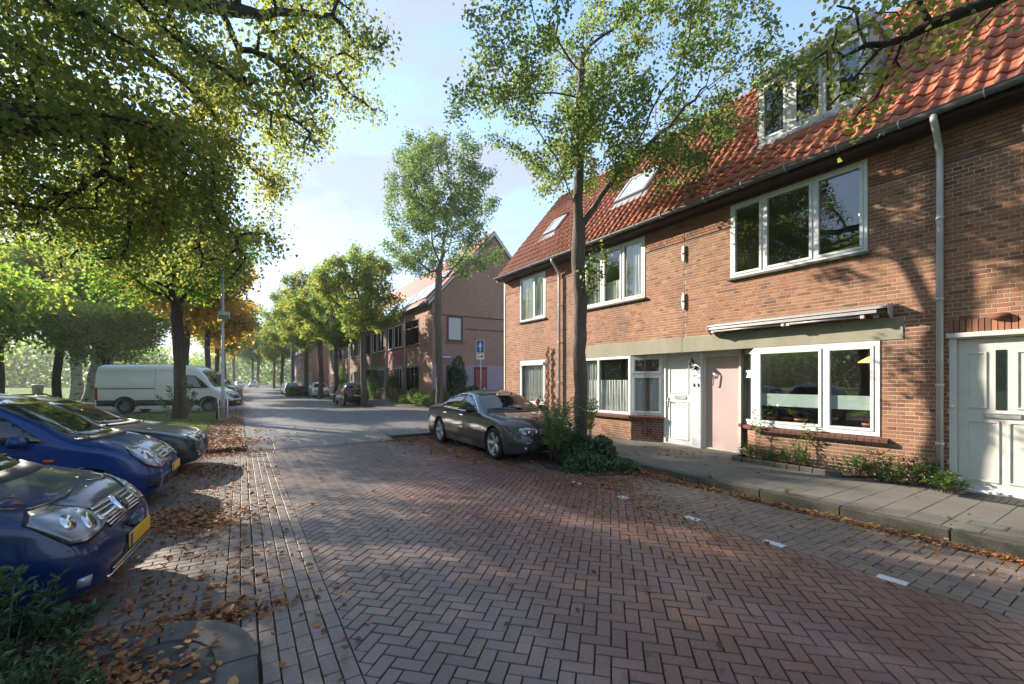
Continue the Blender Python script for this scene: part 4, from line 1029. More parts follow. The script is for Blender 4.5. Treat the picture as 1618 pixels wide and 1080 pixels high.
# dormer
zz = DZ0 - 0.02
m = MB(); m.bbox(DX - 0.10, RX - 0.2, DY0 - 0.07, DY1 + 0.07, DZ1 + 0.04, DZ1 + 0.24, 0.008); DM = H2.part('dormer', m, M['lead'])
for y in (DY0, DY1 - 0.05):
    xt = EX + (DZ1 + 0.12 - EZ) / math.tan(RA); dm = MB()
    dm.prism([(DX + 0.02, zz), (DX + 0.02, DZ1 + 0.04), (xt + 0.05, DZ1 + 0.04)], y, y + 0.05, 'y'); H2.part('cheek', dm, M['lead'], DM)
TD = Matrix.Translation((DX, 0, 0))
window(H2, TD, DY0 + 0.052, DY1 - 0.052, DZ0, DZ1, [0.27, 0.36, 0.70], [0, 2, 3], x=0.0, fw=0.06, sill=False, depthroom=0.95)
m = MB(); m.bbox(-0.03, 0.0, 4.10, 4.28, DZ0 + 0.06, DZ1 - 0.06, 0.003, 0, TD); H2.part('filler_panel', m, M['white'], DM)
m = MB(); m.prism([(DX - 0.17, DZ0 - 0.20), (DX - 0.19, DZ0 - 0.16), (DX + 0.0, DZ0 + 0.04), (DX + 0.03, DZ0 + 0.0)], DY0 - 0.08, DY1 + 0.08, 'y'); H2.part('flashing', m, M['lead'], DM)

# ---- house with the white door and bay
H3 = House('house', 6.21, 'brick house behind the big street tree, with white front door and lace curtains')
y0, y1 = 6.202, 10.70
up3 = (7.354, 9.615, 3.84, 5.415); lo3 = (7.829, 9.80, 0.79, 2.365); lin3 = (6.202, 9.833, 2.365, 2.74)
W3 = brick_wall(H3, TX, y0, y1, 0.10, TOP, [up3, (7.829, 9.80, 0.79, 2.365), (6.202, 7.829, 0.10, 2.365), lin3], ledge=4.95, seed=4)
roof(H3, y0, y1, holes=[(7.93, 9.12, s_of(6.93), s_of(7.85))]); shell(H3, y0, y1)
m = MB(); m.bbox(-0.010, 0.09, 6.266, 9.833, 2.368, 2.735, 0.006, 0, TX); H3.part('lintel', m, M['lintel'])
window(H3, TX, *up3, [0.335, 0.66], [0, 1, 2], curtain=[(7.42, 8.10, 3.92, 5.36, 0.11, 'greencurtain'), (8.82, 9.56, 3.92, 5.36, 0.11, 'greencurtain'), (8.15, 8.8, 3.92, 4.5, 0.12, 'curtain')])
window(H3, TX, *lo3, [0.605], [], fw=0.07, sill=False, depthroom=1.2, curtain=[(7.9, 9.74, 0.85, 1.72, 0.11, 'curtain'), (9.2, 9.74, 1.72, 2.3, 0.12, 'greencurtain')])
sillbricks(H3, TX, 7.80, 9.86, 0.75)
TB, LB = cant(7.06, XR, 7.829, XF)
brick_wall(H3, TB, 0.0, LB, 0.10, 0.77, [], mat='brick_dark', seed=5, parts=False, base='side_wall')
window(H3, TB, 0.004, LB - 0.004, 0.80, 2.36, [], [0], x=0.0, fw=0.06, hsplit={0: 0.68}, sill=False, depthroom=0.35, curtain=[(0.06, LB - 0.06, 0.86, 1.80, 0.11, 'curtain')])
sillbricks(H3, TB, 0.0, LB + 0.03, 0.77, n=8)
for k in range(5):
    m = MB(); m.box(-0.004, 0.004, 0.30 + k * 0.055, 0.32 + k * 0.055, 0.28, 0.46, 0, TB); H3.part('vent_slot', m, M['black'])
m = MB(); ring(m, TR_, 6.21, 7.05, 0.13, 2.36, 0.055, -0.01, 0.08, wb=0.02); H3.part('door_frame', m, M['white'])
D3 = panel_door(H3, TR_, 6.27, 6.99, 0.155, 2.30, 0.02, 'white', [(6.36, 6.90, 1.38, 2.20), (6.36, 6.90, 0.25, 1.20)], None, (6.43, 6.74, 1.255, 1.325))
m = MB(); m.bbox(-0.0, 0.018, 6.925, 6.965, 1.05, 1.28, 0.004, 0, TR_); m2 = H3.part('handle_plate', m, M['steel'], D3)
m = MB(); m.tube([(XR + 0.0, 6.945, 1.20), (XR - 0.035, 6.945, 1.20), (XR - 0.04, 6.84, 1.20)], 0.009, 7); H3.part('door_handle', m, M['steel'], D3)
m = MB(); m.bbox(-0.36, 0.10, 6.202, 7.10, 0.09, 0.13, 0.004, 0, TR_); H3.part('doorstep', m, M['slab'])
m = MB(); m.box(XR - 0.36, XR + 0.1, 6.202, 7.826, 2.3665, 2.372); H3.part('porch_ceiling', m, M['offwhite'])
m = MB(); m.box(0.10, 0.12, 6.2, 7.2, 0.10, 2.4, 0, TR_); H3.part('inner_wall', m, M['room'])
# carriage lantern beside the white door
ln = MB(); lx, ly, lz = XR - 0.20, 6.13, 2.03
LN = H2.part('lantern', ln.lathe([(0.0, 0.20), (0.02, 0.185), (0.075, 0.12), (0.08, 0.11), (0.055, 0.11)], 8, T=Matrix.Translation((lx, ly, lz))), M['blackmetal'])
m = MB(); m.lathe([(0.05, 0.11), (0.035, 0.0)], 6, T=Matrix.Translation((lx, ly, lz))); H2.part('lantern_glass', m, M['glass'], LN)
for k in range(6):
    a = k * PI / 3; m = MB(); m.tube([(lx + 0.052 * math.cos(a), ly + 0.052 * math.sin(a), lz + 0.11), (lx + 0.036 * math.cos(a), ly + 0.036 * math.sin(a), lz)], 0.004, 4); H2.part('lantern_bar', m, M['blackmetal'], LN)
m = MB(); m.lathe([(0.04, 0.0), (0.03, -0.02), (0.0, -0.05)], 8, T=Matrix.Translation((lx, ly, lz))); H2.part('lantern_base', m, M['blackmetal'], LN)
m = MB(); m.tube([(lx, ly, lz - 0.04), (lx + 0.03, ly, lz - 0.085), (lx + 0.10, ly - 0.01, lz - 0.05)], 0.01, 6); H2.part('lantern_arm', m, M['blackmetal'], LN)
m = MB(); m.lathe([(0.0, -0.02), (0.045, -0.012), (0.05, 0.01)], 14, T=Matrix.Translation((XR - 0.105, ly - 0.03, lz - 0.02)) @ Matrix.Rotation(PI / 2, 4, 'Y')); H2.part('lantern_rose', m, M['blackmetal'], LN)
# wall anchors
for (a, b) in ((4.48, 4.88), (3.36, 3.77)):
    m = MB(); zc = (a + b) / 2; m.prism([(6.19, a + 0.05), (6.19, b - 0.05), (6.22, b), (6.25, b - 0.05), (6.265, zc), (6.25, a + 0.05), (6.22, a)], XF - 0.045, XF - 0.02, 'x')
    An = H3.part('wall_anchor', m, M['offwhite'])
    m = MB(); m.tube([(XF - 0.055, 6.222, zc), (XF + 0.005, 6.222, zc)], 0.02, 8); H3.part('anchor_bolt', m, M['blackmetal'], An)
# skylight
def skylight(H, ya, yb, za, zb):
    s0, s1 = s_of(za), s_of(zb); T = Matrix(((NRM.x, 0, UPS.x, EX), (0, 1, 0, 0), (NRM.z, 0, UPS.z, EZ), (0, 0, 0, 1)))
    m = MB(); ring(m, T, ya, yb, s0, s1, 0.06, 0.0, 0.13); W = H.part('skylight', m, M['lead'])
    m = MB(); ring(m, T, ya + 0.05, yb - 0.05, s0 + 0.05, s1 - 0.05, 0.05, 0.09, 0.14); H.part('sash', m, M['zinc'], W)
    m = MB(); m.box(0.10, 0.115, ya + 0.09, yb - 0.09, s0 + 0.09, s1 - 0.09, 0, T); H.part('pane', m, M['skyglass'], W)
    m = MB(); m.box(0.045, 0.055, ya - 0.08, yb + 0.08, s0 - 0.28, s0 + 0.02, 0, T); H.part('flashing', m, M['lead'], W)
n = NT('pale_blind_glass'); n.bsdf(Base_Color=(0.45, 0.5, 0.5, 1), Roughness=0.05, Coat_Weight=1.0, Coat_Roughness=0.02, IOR=1.6); M['skyglass'] = n.m
skylight(H3, 7.95, 9.10, 6.95, 7.85)
drainpipe(H3, 10.69)

# ---- end house by the side street
H4 = House('house', 10.71, 'narrow end house of the brick row, with a dried trellis beside its ground floor window')
y0, y1 = 10.702, 14.10
up4 = (11.503, 13.008, 3.83, 5.40); lo4 = (11.52, 13.008, 0.87, 2.40)
W4 = brick_wall(H4, TX, y0, y1, 0.10, TOP, [up4, lo4], ledge=4.95, seed=6, limit=0)
roof(H4, y0, y1, holes=[(11.85, 12.62, s_of(6.95), s_of(7.65))], verge=True); shell(H4, y0, y1, True)
window(H4, TX, *up4, [0.45], [0], curtain=[(11.56, 12.95, 3.9, 5.34, 0.10, 'curtain')])
window(H4, TX, *lo4, [], [0], sill=False, blind=True, curtain=[(11.58, 12.95, 0.93, 2.3, 0.12, 'greencurtain')])
sillbricks(H4, TX, 11.45, 13.06, 0.83)
skylight(H4, 11.87, 12.60, 6.97, 7.62)
m = MB(); m.box(XF - 0.02, XF + 0.05, 14.04, 14.105, 0.12, 5.50); H4.part('corner_trim', m, M['cream'])
m = MB(); m.prism([(EX - 0.02, EZ + 0.02), (RX, RZ + 0.07), (2 * RX - EX, EZ + 0.02), (2 * RX - EX, EZ - 0.16), (RX, RZ - 0.12), (EX - 0.02, EZ - 0.16)], y1 + 0.001, y1 + 0.03, 'y'); H4.part('verge_board', m, M['offwhite'])
m = MB()
tr = empty('trellis', hworld(XF - 0.06, 11.28) + (0.75,), DH, 'rusty diamond trellis with dried climber on the end house wall', 'trellis')
for s_ in (-1, 1):
    for ph in range(3):
        pts = []
        for i in range(24): pts.append((-0.02 - 0.012 * ph, 0.085 * math.sin(i * PI / 2 * s_ + ph * 0.8) + 0.02 * math.sin(i), i * 0.09))
        MB().tube(pts, 0.012, 5).build('strand', M['rust'], tr)

# dark strips painting the shadow line of the string course, between the upper windows
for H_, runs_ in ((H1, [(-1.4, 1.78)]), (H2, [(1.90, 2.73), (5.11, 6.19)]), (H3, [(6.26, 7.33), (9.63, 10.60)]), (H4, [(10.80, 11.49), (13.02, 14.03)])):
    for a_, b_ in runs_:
        m = MB(); m.box(XF - 0.0035, XF + 0.002, a_, b_, 4.930, 4.954); H_.part('string_course_line', m, M['brownwood'])

# ------------------------------------------------------------ the row across the side street
def simple_win(par, name, x, y0, y1, z0, z1, ncol, nrow, mat, axis='x', trans=None, fw=0.07, glass='glass', curtain=False, sillm='slab'):
    """window in a wall facing -x (axis x) or -y (axis y); children are one level below the house"""
    def bx(m, d0, d1, a, b, c, d):
        return m.box(d0, d1, a, b, c, d) if axis == 'x' else m.box(a, b, d0, d1, c, d)
    m = MB(); bx(m, x - 0.03, x + 0.06, y0, y0 + fw, z0, z1); bx(m, x - 0.03, x + 0.06, y1 - fw, y1, z0, z1); bx(m, x - 0.029, x + 0.06, y0 + fw, y1 - fw, z0, z0 + fw); bx(m, x - 0.029, x + 0.06, y0 + fw, y1 - fw, z1 - fw, z1)
    for i in range(1, ncol): c = y0 + (y1 - y0) * i / ncol; bx(m, x - 0.025, x + 0.05, c - fw / 2, c + fw / 2, z0 + fw, z1 - fw)
    if trans: c = z0 + (z1 - z0) * trans; bx(m, x - 0.022, x + 0.05, y0 + fw, y1 - fw, c - fw / 2, c + fw / 2)
    W = m.build('window', M[mat], par)
    m = MB(); bx(m, x + 0.0, x + 0.012, y0 + fw * 0.9, y1 - fw * 0.9, z0 + fw * 0.9, z1 - fw * 0.9); m.build('pane', M['carglass'] if glass != 'curtain' else M['greencurtain'], W)
    m = MB(); bx(m, x - 0.09, x + 0.0, y0 - 0.06, y1 + 0.06, z0 - 0.08, z0 - 0.004); m.build('sill', M[sillm], W)
    return W
def far_house(y0, y1, xf, dep, ez, rz_, brick, winmat, label, group, gable=None, panels=(), seed=0, base=0.13, lower=None, dorm=False):
    r = random.Random(seed); w = y1 - y0; rx = xf + dep / 2
    o = empty('row_house', (xf, y0, base), 0, label, 'house', group)
    ez -= base; rz_ -= base; X0 = -0.28
    m = MB(); m.prism([(0, -0.1), (dep, -0.1), (dep, ez), (dep / 2, rz_ - 0.12), (0, ez)], 0.0, w - 0.002, 'y'); m.build('wall', M[brick], o)
    sl = (rz_ - ez) / (dep / 2 - X0)
    m = MB(); m.prism([(X0, ez), (dep / 2, rz_), (dep - X0, ez), (dep - X0, ez + 0.12), (dep / 2, rz_ + 0.13), (X0, ez + 0.12)], 0.0 - (0.12 if gable else 0), w - 0.002, 'y'); rf = m.build('roof', M['tile_far'], o)
    m = MB(); m.box(X0 - 0.13, X0 + 0.01, 0.0, w - 0.003, ez - 0.02, ez + 0.1); m.build('gutter', M['zinc_dark'], o)
    m = MB(); m.box(X0 + 0.02, -0.003, 0, w - 0.003, ez - 0.14, ez - 0.03); m.build('soffit_board', M['brownwood'], o)
    for (a, b, s0, s1) in panels:
        m = MB(); n_ = Vector((-math.sin(math.atan(sl)), 0, math.cos(math.atan(sl)))); u_ = Vector((math.cos(math.atan(sl)), 0, math.sin(math.atan(sl)))); B = Vector((X0, 0, ez + 0.12))
        c = [B + u_ * s + Vector((0, t, 0)) + n_ * h for h in (0.04, 0.10) for t, s in ((a, s0), (b, s0), (b, s1), (a, s1))]
        m.add(c, [(0, 1, 2, 3), (4, 5, 6, 7), (0, 1, 5, 4), (1, 2, 6, 5), (2, 3, 7, 6), (3, 0, 4, 7)]); m.build('solar_panel', M['skyglass'] if r.random() < 0.6 else M['panel'], rf)
    m = MB(); m.tube([(-0.06, w - 0.12, 0), (-0.06, w - 0.12, ez - 0.1)], 0.045, 6); m.build('drainpipe', M['zinc'], o)
    ups = [(0.6, 2.5), (3.0, 4.1)] if lower is None else lower[0]
    for a, b in ups:
        if b < w: simple_win(o, 'window', 0, a, b, 4.15 - base, 5.9 - base, 2 if b - a > 1.3 else 1, 1, winmat, trans=0.68 if winmat == 'redwood' else None, glass=r.choice(['glass', 'glass', 'curtain']))
    los = [(0.6, 2.6)] if lower is None else lower[1]
    for a, b in los: simple_win(o, 'window', 0, a, b, 0.95 - base, 2.65 - base, 3 if b - a > 1.8 else 2, 1, winmat, trans=0.68 if winmat == 'redwood' else None, glass=r.choice(['glass', 'curtain']))
    if lower is None or len(lower) < 3:
        m = MB(); m.box(-0.02, 0.05, 3.15, 4.15, 0.0, 2.35); d = m.build('door', M[r.choice(['white', 'brownwood', 'reddoor', 'redwood'])], o)
        m = MB(); m.box(-0.04, -0.021, 3.3, 4.0, 1.5, 2.2); m.build('door_glass', M['carglass'], d)
    m = MB(); m.box(-0.012, 0.0, 0.0, w - 0.2, 2.70 - base, 2.84 - base); m.build('string_course_line', M['lintel'], o)
    return o, ez, base
mats_ = ['fb3', 'fb2', 'fb3', 'fb3', 'fb1', 'fb3', 'fb2', 'fb3']
wm = ['redwood', 'redwood', 'white', 'white', 'brownwood', 'white', 'white', 'brownwood', 'white']
GY = 25.5
corner_l, ez_, b_ = far_house(GY, 30.8, 10.14, 8.84, 6.56, 11.73, 'fb1', 'redwood', 'gabled corner house with lilac brick plinth and dark red side door', None, True,
                              panels=[(0.9, 1.75, 0.5, 3.3), (1.85, 2.7, 0.5, 3.3), (3.0, 3.8, 0.45, 2.2), (3.9, 4.7, 0.45, 2.2), (1.2, 2.4, 3.7, 5.4)], seed=1, lower=[[(2.36, 5.0)], [(2.36, 4.98)], 0])
o = corner_l
m = MB(); m.box(0.004, 8.84, -0.012, 0.0, -0.05, 2.56); m.build('plinth', M['fb_plinth'], o)
m = MB(); m.box(0.0, 8.84, -0.035, 0.0, 5.72, 5.78); m.box(0.0, 8.84, -0.02, 0.0, 5.0, 5.05) if False else None; m.build('string_course_line', M['brownwood'], o)
m = MB(); m.box(2.30, 8.84, -0.03, 0.0, 4.92, 4.97); m.build('string_course_line', M['brownwood'], o)
simple_win(o, 'window', -0.01, 0.99, 2.10, 4.07, 5.72, 1, 1, 'redwood', 'y', glass='curtain', fw=0.12)
simple_win(o, 'window', -0.02, 0.95, 1.65, 0.9, 2.5, 1, 1, 'redwood', 'y', fw=0.1)
m = MB(); m.box(2.93, 3.90, -0.03, 0.01, 0.0, 2.45); d = m.build('door_frame', M['redwood'], o)
m = MB(); m.box(3.03, 3.80, -0.05, -0.031, 0.02, 2.25); m.build('door', M['reddoor'], d)
m = MB(); m.box(3.55, 3.78, -0.062, -0.051, 0.98, 1.04); m.build('letter_slot', M['signwhite'], d)
m = MB(); m.bbox(0.67, 1.30, -0.035, -0.002, 2.98, 3.14, 0.006); ns = m.build('street_name_sign', M['signblue'], o)
m = MB(); m.box(0.70, 1.27, -0.040, -0.0355, 3.03, 3.09); m.build('white_band', M['signwhite'], ns)
for sx in (0, 1):
    a = [(-0.30, ez_ + 0.0), (4.42, 11.60 + 0.13 - 0.13), (4.42, 11.60 - 0.16), (-0.30, ez_ - 0.16)]
    if sx: a = [(8.84 - p, q) for p, q in a]
    m = MB(); m.prism(a, -0.15, -0.121, 'y'); m.build('verge_board', M['white'], o)
for (x, z, c) in ((5.6, 5.3, 'signblue'), (6.2, 4.6, 'black'), (5.9, 3.6, 'black'), (6.6, 4.9, 'black'), (6.3, 4.0, 'black')):
    m = MB(); m.lathe([(0.0, -0.03), (0.05, -0.02), (0.055, 0)], 8, T=Matrix.Translation((x, -0.0, z)) @ Matrix.Rotation(-PI / 2, 4, 'X')); m.build('wall_anchor', M['blackmetal'], o)
desc = ['pink rendered brick row house right after the gabled corner house', 'brown brick row house with white windows, third from the corner', 'brick row house half hidden behind the small black hatchback', 'brick row house behind the two slim street trees',
        'reddish row house with a pale ground floor, fifth beyond the corner', 'brick row house seen between tree trunks above the clipped hedge', 'last house of the long brick row, above the hedge end']
y = 30.8
for i in range(7):
    w = 4.75
    pans = [(0.4 + k * 1.0, 1.3 + k * 1.0, 0.6, 2.2) for k in range(3)] if i in (0, 1, 3) else ()
    far_house(y, y + w, 10.14 + (0.0 if i < 4 else 0.25), 8.84, 6.45, 11.5, ['fb2', 'fb3', 'fb3', 'fb3', 'fb2', 'fb3', 'fb3'][i], ['white', 'white', 'brownwood', 'white', 'white', 'brownwood', 'white'][i], desc[i], 'row houses beyond the side street', panels=pans, seed=10 + i); y += w
y = 72
d2 = ['small brick house far up the street, nearest of the distant row', 'second brick house of the distant row', 'third brick house of the distant row, in haze', 'fourth brick house of the distant row, in haze', 'farthest brick house seen on the right of the street']
for i in range(5):
    far_house(y, y + 5.2, 9.2, 8.5, 6.3, 10.6, ['fb3', 'fb2'][i % 2], 'white', d2[i], 'distant row houses', seed=30 + i); y += 5.2
# ------------------------------------------------------------ trees
def colonize(att, nodes, par, step, kill, infl, maxit=120, up=0.0, seed=0, droop=0.0, cap=6000):
    g = np.random.default_rng(seed)
    P = np.zeros((cap, 3)); Pa = np.full(cap, -1, int); n = len(nodes)
    P[:n] = nodes; Pa[:n] = par
    D = np.linalg.norm(att[:, None] - P[None, :n], axis=2); near = D.argmin(1); nd = D.min(1); alive = nd > kill
    seen = set()
    for it in range(maxit):
        idx = np.where(alive & (nd < infl))[0]
        if not len(idx):
            if infl > 50: break
            infl *= 1.5; continue
        v = unit(att[idx] - P[near[idx]])
        acc = np.zeros((n, 3)); cnt = np.zeros(n)
        np.add.at(acc, near[idx], v); np.add.at(cnt, near[idx], 1)
        src = np.where(cnt > 0)[0]
        d = acc[src] / cnt[src][:, None] + g.normal(0, 0.16, (len(src), 3)); d[:, 2] += up - droop
        new = P[src] + unit(d) * step
        keep = []
        for k, s_ in enumerate(src):
            key = (int(s_), tuple(np.round(new[k] / (step * 0.3)).astype(int)))
            if key in seen: continue
            seen.add(key); keep.append(k)
        if not keep or n + len(keep) >= cap: break
        new = new[keep]; m = len(new)
        P[n:n + m] = new; Pa[n:n + m] = src[keep]
        a = np.where(alive)[0]
        d2 = np.linalg.norm(att[a][:, None] - new[None], axis=2); j = d2.argmin(1); dm = d2.min(1)
        b = dm < nd[a]; near[a[b]] = n + j[b]; nd[a[b]] = dm[b]
        alive &= nd > kill; n += m
    return P[:n], Pa[:n]
def radii(P, Pa, r0, r_tip, ex=2.4, nroot=0):
    n = len(P); R_ = np.zeros(n); kids = np.zeros(n, int)
    for i in range(n - 1, 0, -1):
        if kids[i] == 0: R_[i] = 1.0
        if Pa[i] >= 0: R_[Pa[i]] += R_[i]; kids[Pa[i]] += 1
    if R_[0] == 0: R_[0] = 1
    w = R_ / R_[0]
    return np.maximum(r_tip, r0 * w ** (1 / ex)), kids, R_
def limb_mesh(P, Pa, rad, ksel=lambda r: 14 if r > 0.11 else 9 if r > 0.07 else (6 if r > 0.03 else (4 if r > 0.012 else 3)), gnarl=0.0, seed=0, rmin=0.0):
    g = random.Random(seed); n = len(P); ch = [[] for _ in range(n)]
    for i in range(1, n):
        if Pa[i] >= 0: ch[Pa[i]].append(i)
    V = []; F3 = []; F4 = []
    stack = [(i, -1) for i in range(n) if Pa[i] < 0]
    while stack:
        i, p = stack.pop()
        chain = ([p] if p >= 0 else []) + [i]
        while ch[chain[-1]]:
            c = sorted(ch[chain[-1]], key=lambda q: -rad[q])
            for q in c[1:]: stack.append((q, chain[-1]))
            chain.append(c[0])
        if len(chain) < 2: continue
        rs = [rad[q] for q in chain]
        if p >= 0: rs[0] = min(rs[0], rs[1] * 1.25)
        if max(rs[1:]) < rmin: continue
        k = ksel(rs[0] if p < 0 else rs[1]); pts = P[chain]; b = len(V); up = None
        for a in range(len(chain)):
            d = pts[min(a + 1, len(chain) - 1)] - pts[max(a - 1, 0)]; d = Vector(d).normalized()
            if up is None: up = Vector((1, 0, 0)) if abs(d.z) > 0.8 else Vector((0, 0, 1))
            x = d.cross(up).normalized(); yv = x.cross(d).normalized(); up = yv
            for j in range(k):
                t = 2 * PI * j / k; rr = rs[a] * (1 + (g.uniform(-gnarl, gnarl) if gnarl else 0))
                V.append(Vector(pts[a]) + x * (math.cos(t) * rr) + yv * (math.sin(t) * rr))
        for a in range(len(chain) - 1):
            for j in range(k):
                A = b + a * k; B = A + k; F4.append((A + j, A + (j + 1) % k, B + (j + 1) % k, B + j))
    return np.array([v[:] for v in V]), np.array(F4)
def leaf_cloud(P, kids, weight, wmax, per, spread, size, g, droop=0.5, aspect=0.75, fold=0.15, extra=None, nleaf=8000):
    sel = np.where(weight <= wmax)[0]; base = P[sel]
    if extra is not None: base = np.concatenate([base, extra])
    per = max(1, int(nleaf / len(base)))
    Q = np.repeat(base, per, axis=0) + g.normal(0, spread, (len(base) * per, 3))
    N = len(Q)
    ax = unit(g.normal(0, 1, (N, 3)) * (1, 1, 0.6) - np.array([0, 0, droop])); nr = unit(g.normal(0, 1, (N, 3)) + np.array([0, 0, 0.9]))
    return leaf_cards(Q, g.uniform(size[0], size[1], N), ax, nr, aspect, fold)
def blob_points(g, blobs, n, hollow=0.0):
    vol = np.array([b[3] * b[4] * b[5] for b in blobs]); cnt = np.maximum(3, (vol / vol.sum() * n).astype(int)); out = []
    for b, c in zip(blobs, cnt):
        d = unit(g.normal(0, 1, (c, 3))); r = g.uniform(hollow, 1, c)[:, None] ** (1 / 2.2); out.append(np.array(b[:3]) + d * r * np.array(b[3:6]))
    return np.concatenate(out)
def crown_blobs(g, c, rad, n, f=(0.28, 0.45), flat=0.75, power=0.6):
    out = []
    for _ in range(n):
        d = unit(g.normal(0, 1, (1, 3)))[0]; r = g.uniform(0.15, 1) ** power
        q = np.array(c) + d * r * np.array(rad) * 0.72; s = g.uniform(*f)
        out.append((*q, rad[0] * s, rad[1] * s, rad[2] * s * flat))
    return out
def trunk_path(pts, step=0.35):
    pts = [np.array(p, float) for p in pts]; out = [pts[0]]
    for a, b in zip(pts[:-1], pts[1:]):
        n = max(1, int(np.linalg.norm(b - a) / step))
        for i in range(1, n + 1): out.append(a + (b - a) * i / n)
    return out
def make_tree(name, label, cat, base, trunk, att, leafmat, r0, seed, step=0.4, kill=0.55, infl=3.0, bark='bark', per=4, spread=0.12, lsize=(0.05, 0.085), wmax=3, rtip=0.006, droop=0.5, group=None,
              up=0.03, extra_limbs=None, cap=5000, ex=2.4, flare=1.35, leaf_extra=None, rmin=0.0, gnarl=0.06, aspect=0.75, nleaf=8000):
    """base: world position; trunk and attraction points relative to it"""
    g = np.random.default_rng(seed)
    nodes = trunk_path(trunk, step); par = [-1] + list(range(len(nodes) - 1)); nroot = len(nodes)
    for lim in (extra_limbs or []):
        at = lim[0]; k = min(range(nroot), key=lambda i: np.linalg.norm(nodes[i] - np.array(lim[1][0]))); prev = k
        for q in trunk_path([nodes[k]] + list(lim[1][1:]), step)[1:]: nodes.append(q); par.append(prev); prev = len(nodes) - 1
    nodes = np.array(nodes)
    # gentle irregularity of the trunk
    nodes[1:] += g.normal(0, 0.015, (len(nodes) - 1, 3)) * (1, 1, 0.3)
    P, Pa = colonize(att, nodes, par, step, kill, infl, up=up, seed=seed, cap=cap)
    rad, kids, w = radii(P, Pa, r0, rtip, ex)
    t0 = len(trunk_path(trunk, step)); rad[t0:] = np.maximum(rad[t0:] * 0.74, rtip)
    for i in range(min(3, nroot)): rad[i] *= (flare, 1.12, 1.03)[i]
    o = empty(name, base, 0, label, cat, group)
    V, F = limb_mesh(P, Pa, rad, gnarl=gnarl, seed=seed, rmin=rmin)
    put('trunk', fast('trunk', V, F, True), M[bark], o)
    V, F = leaf_cloud(P, kids, w, wmax, per, spread, lsize, g, droop, aspect, extra=leaf_extra, nleaf=nleaf)
    tag(put('crown', fast('crown', V, F), M[leafmat], o), kind='stuff')
    return o, P, Pa, w

# the big street tree standing in its ivy pit
g = np.random.default_rng(21)
c = (0.95, -0.15, 8.3); bl = crown_blobs(g, c, (4.5, 4.3, 3.8), 56, (0.14, 0.24), 0.7, 0.45)
att = blob_points(g, bl, 1350)
att = att[(att[:, 2] > 4.5 + 0.22 * np.abs(att[:, 0] - 0.5)) & (att[:, 0] * ST + (att[:, 1] + 6.98) * CT + 6.13 * ST > 4.2)]
att = np.concatenate([att, np.array([[0.35, -0.3, 4.2], [0.45, -0.4, 4.35], [-0.2, -0.4, 4.1], [0.4, -0.35, 3.9], [0.25, -0.45, 3.7]])])
make_tree('street_tree', 'tall slim street tree growing out of the ivy patch before the brick row', 'tree', (6.13, 6.98, 0),
          [(0, 0, -0.1), (0.02, 0.02, 1.2), (-0.03, 0.0, 2.6), (-0.06, 0.0, 4.0), (-0.06, 0.02, 5.2), (-0.02, 0, 6.6), (0.02, 0.02, 8.6)], att, 'lf_street', 0.142, 22, step=0.27, kill=0.36, infl=2.2, nleaf=36000,
          bark='bark', spread=0.11, lsize=(0.055, 0.092), wmax=2, rtip=0.004, group=None, up=0.05, cap=7000, ex=1.72, flare=1.3, gnarl=0.09,
          extra_limbs=[(0, [(-0.06, 0, 5.0), (0.6, -0.5, 6.1), (1.3, -1.0, 6.9)]), (0, [(-0.06, 0, 5.2), (-0.5, 0.2, 6.4)]), (0, [(-0.04, 0, 5.9), (0.35, 0.45, 7.2)])])

# second street tree at the corner of the side street
g = np.random.default_rng(31)
c = (0.1, 0, 10.9); bl = crown_blobs(g, c, (4.0, 4.0, 5.8), 60, (0.15, 0.26), 0.6, 0.55) + crown_blobs(g, (0.2, 0, 8.6), (4.8, 4.8, 2.4), 20, (0.14, 0.24), 0.7, 0.35)
att = blob_points(g, bl, 1150); att = att[att[:, 2] > 5.9]
make_tree('street_tree', 'slender yellow-green street tree on the corner, left of the blue one-way sign', 'tree', (8.95, 21.6, 0.1),
          [(0, 0, -0.1), (0.05, 0, 2.2), (-0.05, 0, 4.6), (-0.02, 0, 6.2), (0.0, 0, 7.5)], att, 'lf_street', 0.185, 32, step=0.38, kill=0.5, infl=3, nleaf=30000, spread=0.18, lsize=(0.09, 0.15), wmax=2, rtip=0.006, ex=1.8, cap=5000)

# prototypes of the younger bright green street trees, copied along the far pavement
def proto(seed, rx, rz, zc, nleaf, leafmat, trunk_h, r0, nblob=34, per=9, lsize=(0.13, 0.22), spread=0.2, bark='bark_dark', natt=520, name='street_tree', step=0.45, wmax=3):
    g = np.random.default_rng(seed); bl = crown_blobs(g, (0, 0, zc), (rx, rx, rz), nblob, (0.17, 0.34), 0.65, 0.45)
    att = blob_points(g, bl, natt); att = att[att[:, 2] > trunk_h * 0.9]
    return make_tree(name, 'x', 'tree', (0, 0, 0), [(0, 0, -0.1), (g.uniform(-.1, .1), g.uniform(-.1, .1), trunk_h * 0.5), (g.uniform(-.15, .15), 0, trunk_h), (0, 0, trunk_h + rz * 0.6)],
                     att, leafmat, r0, seed + 1, step=step, kill=0.6, infl=3.5, bark=bark, nleaf=nleaf, spread=spread, lsize=lsize, wmax=wmax, rtip=0.008, cap=3500, rmin=0.011)[0]
def place(root, items):
    """first item uses the prototype itself"""
    for i, (x, y, z, sc, rz, label, group) in enumerate(items):
        o = root if i == 0 else copy_tree(root)
        o.location = (x, y, z); o.scale = (sc if isinstance(sc, tuple) else (sc, sc, sc)); o.rotation_euler = (0, 0, rz)
        tag(o, label, 'tree', group)
        if not group and 'group' in o: del o['group']
FG = 'street trees along the far right pavement'
pA = proto(41, 3.7, 4.2, 7.3, 15000, 'lf_young', 3.2, 0.19, bark='bark')
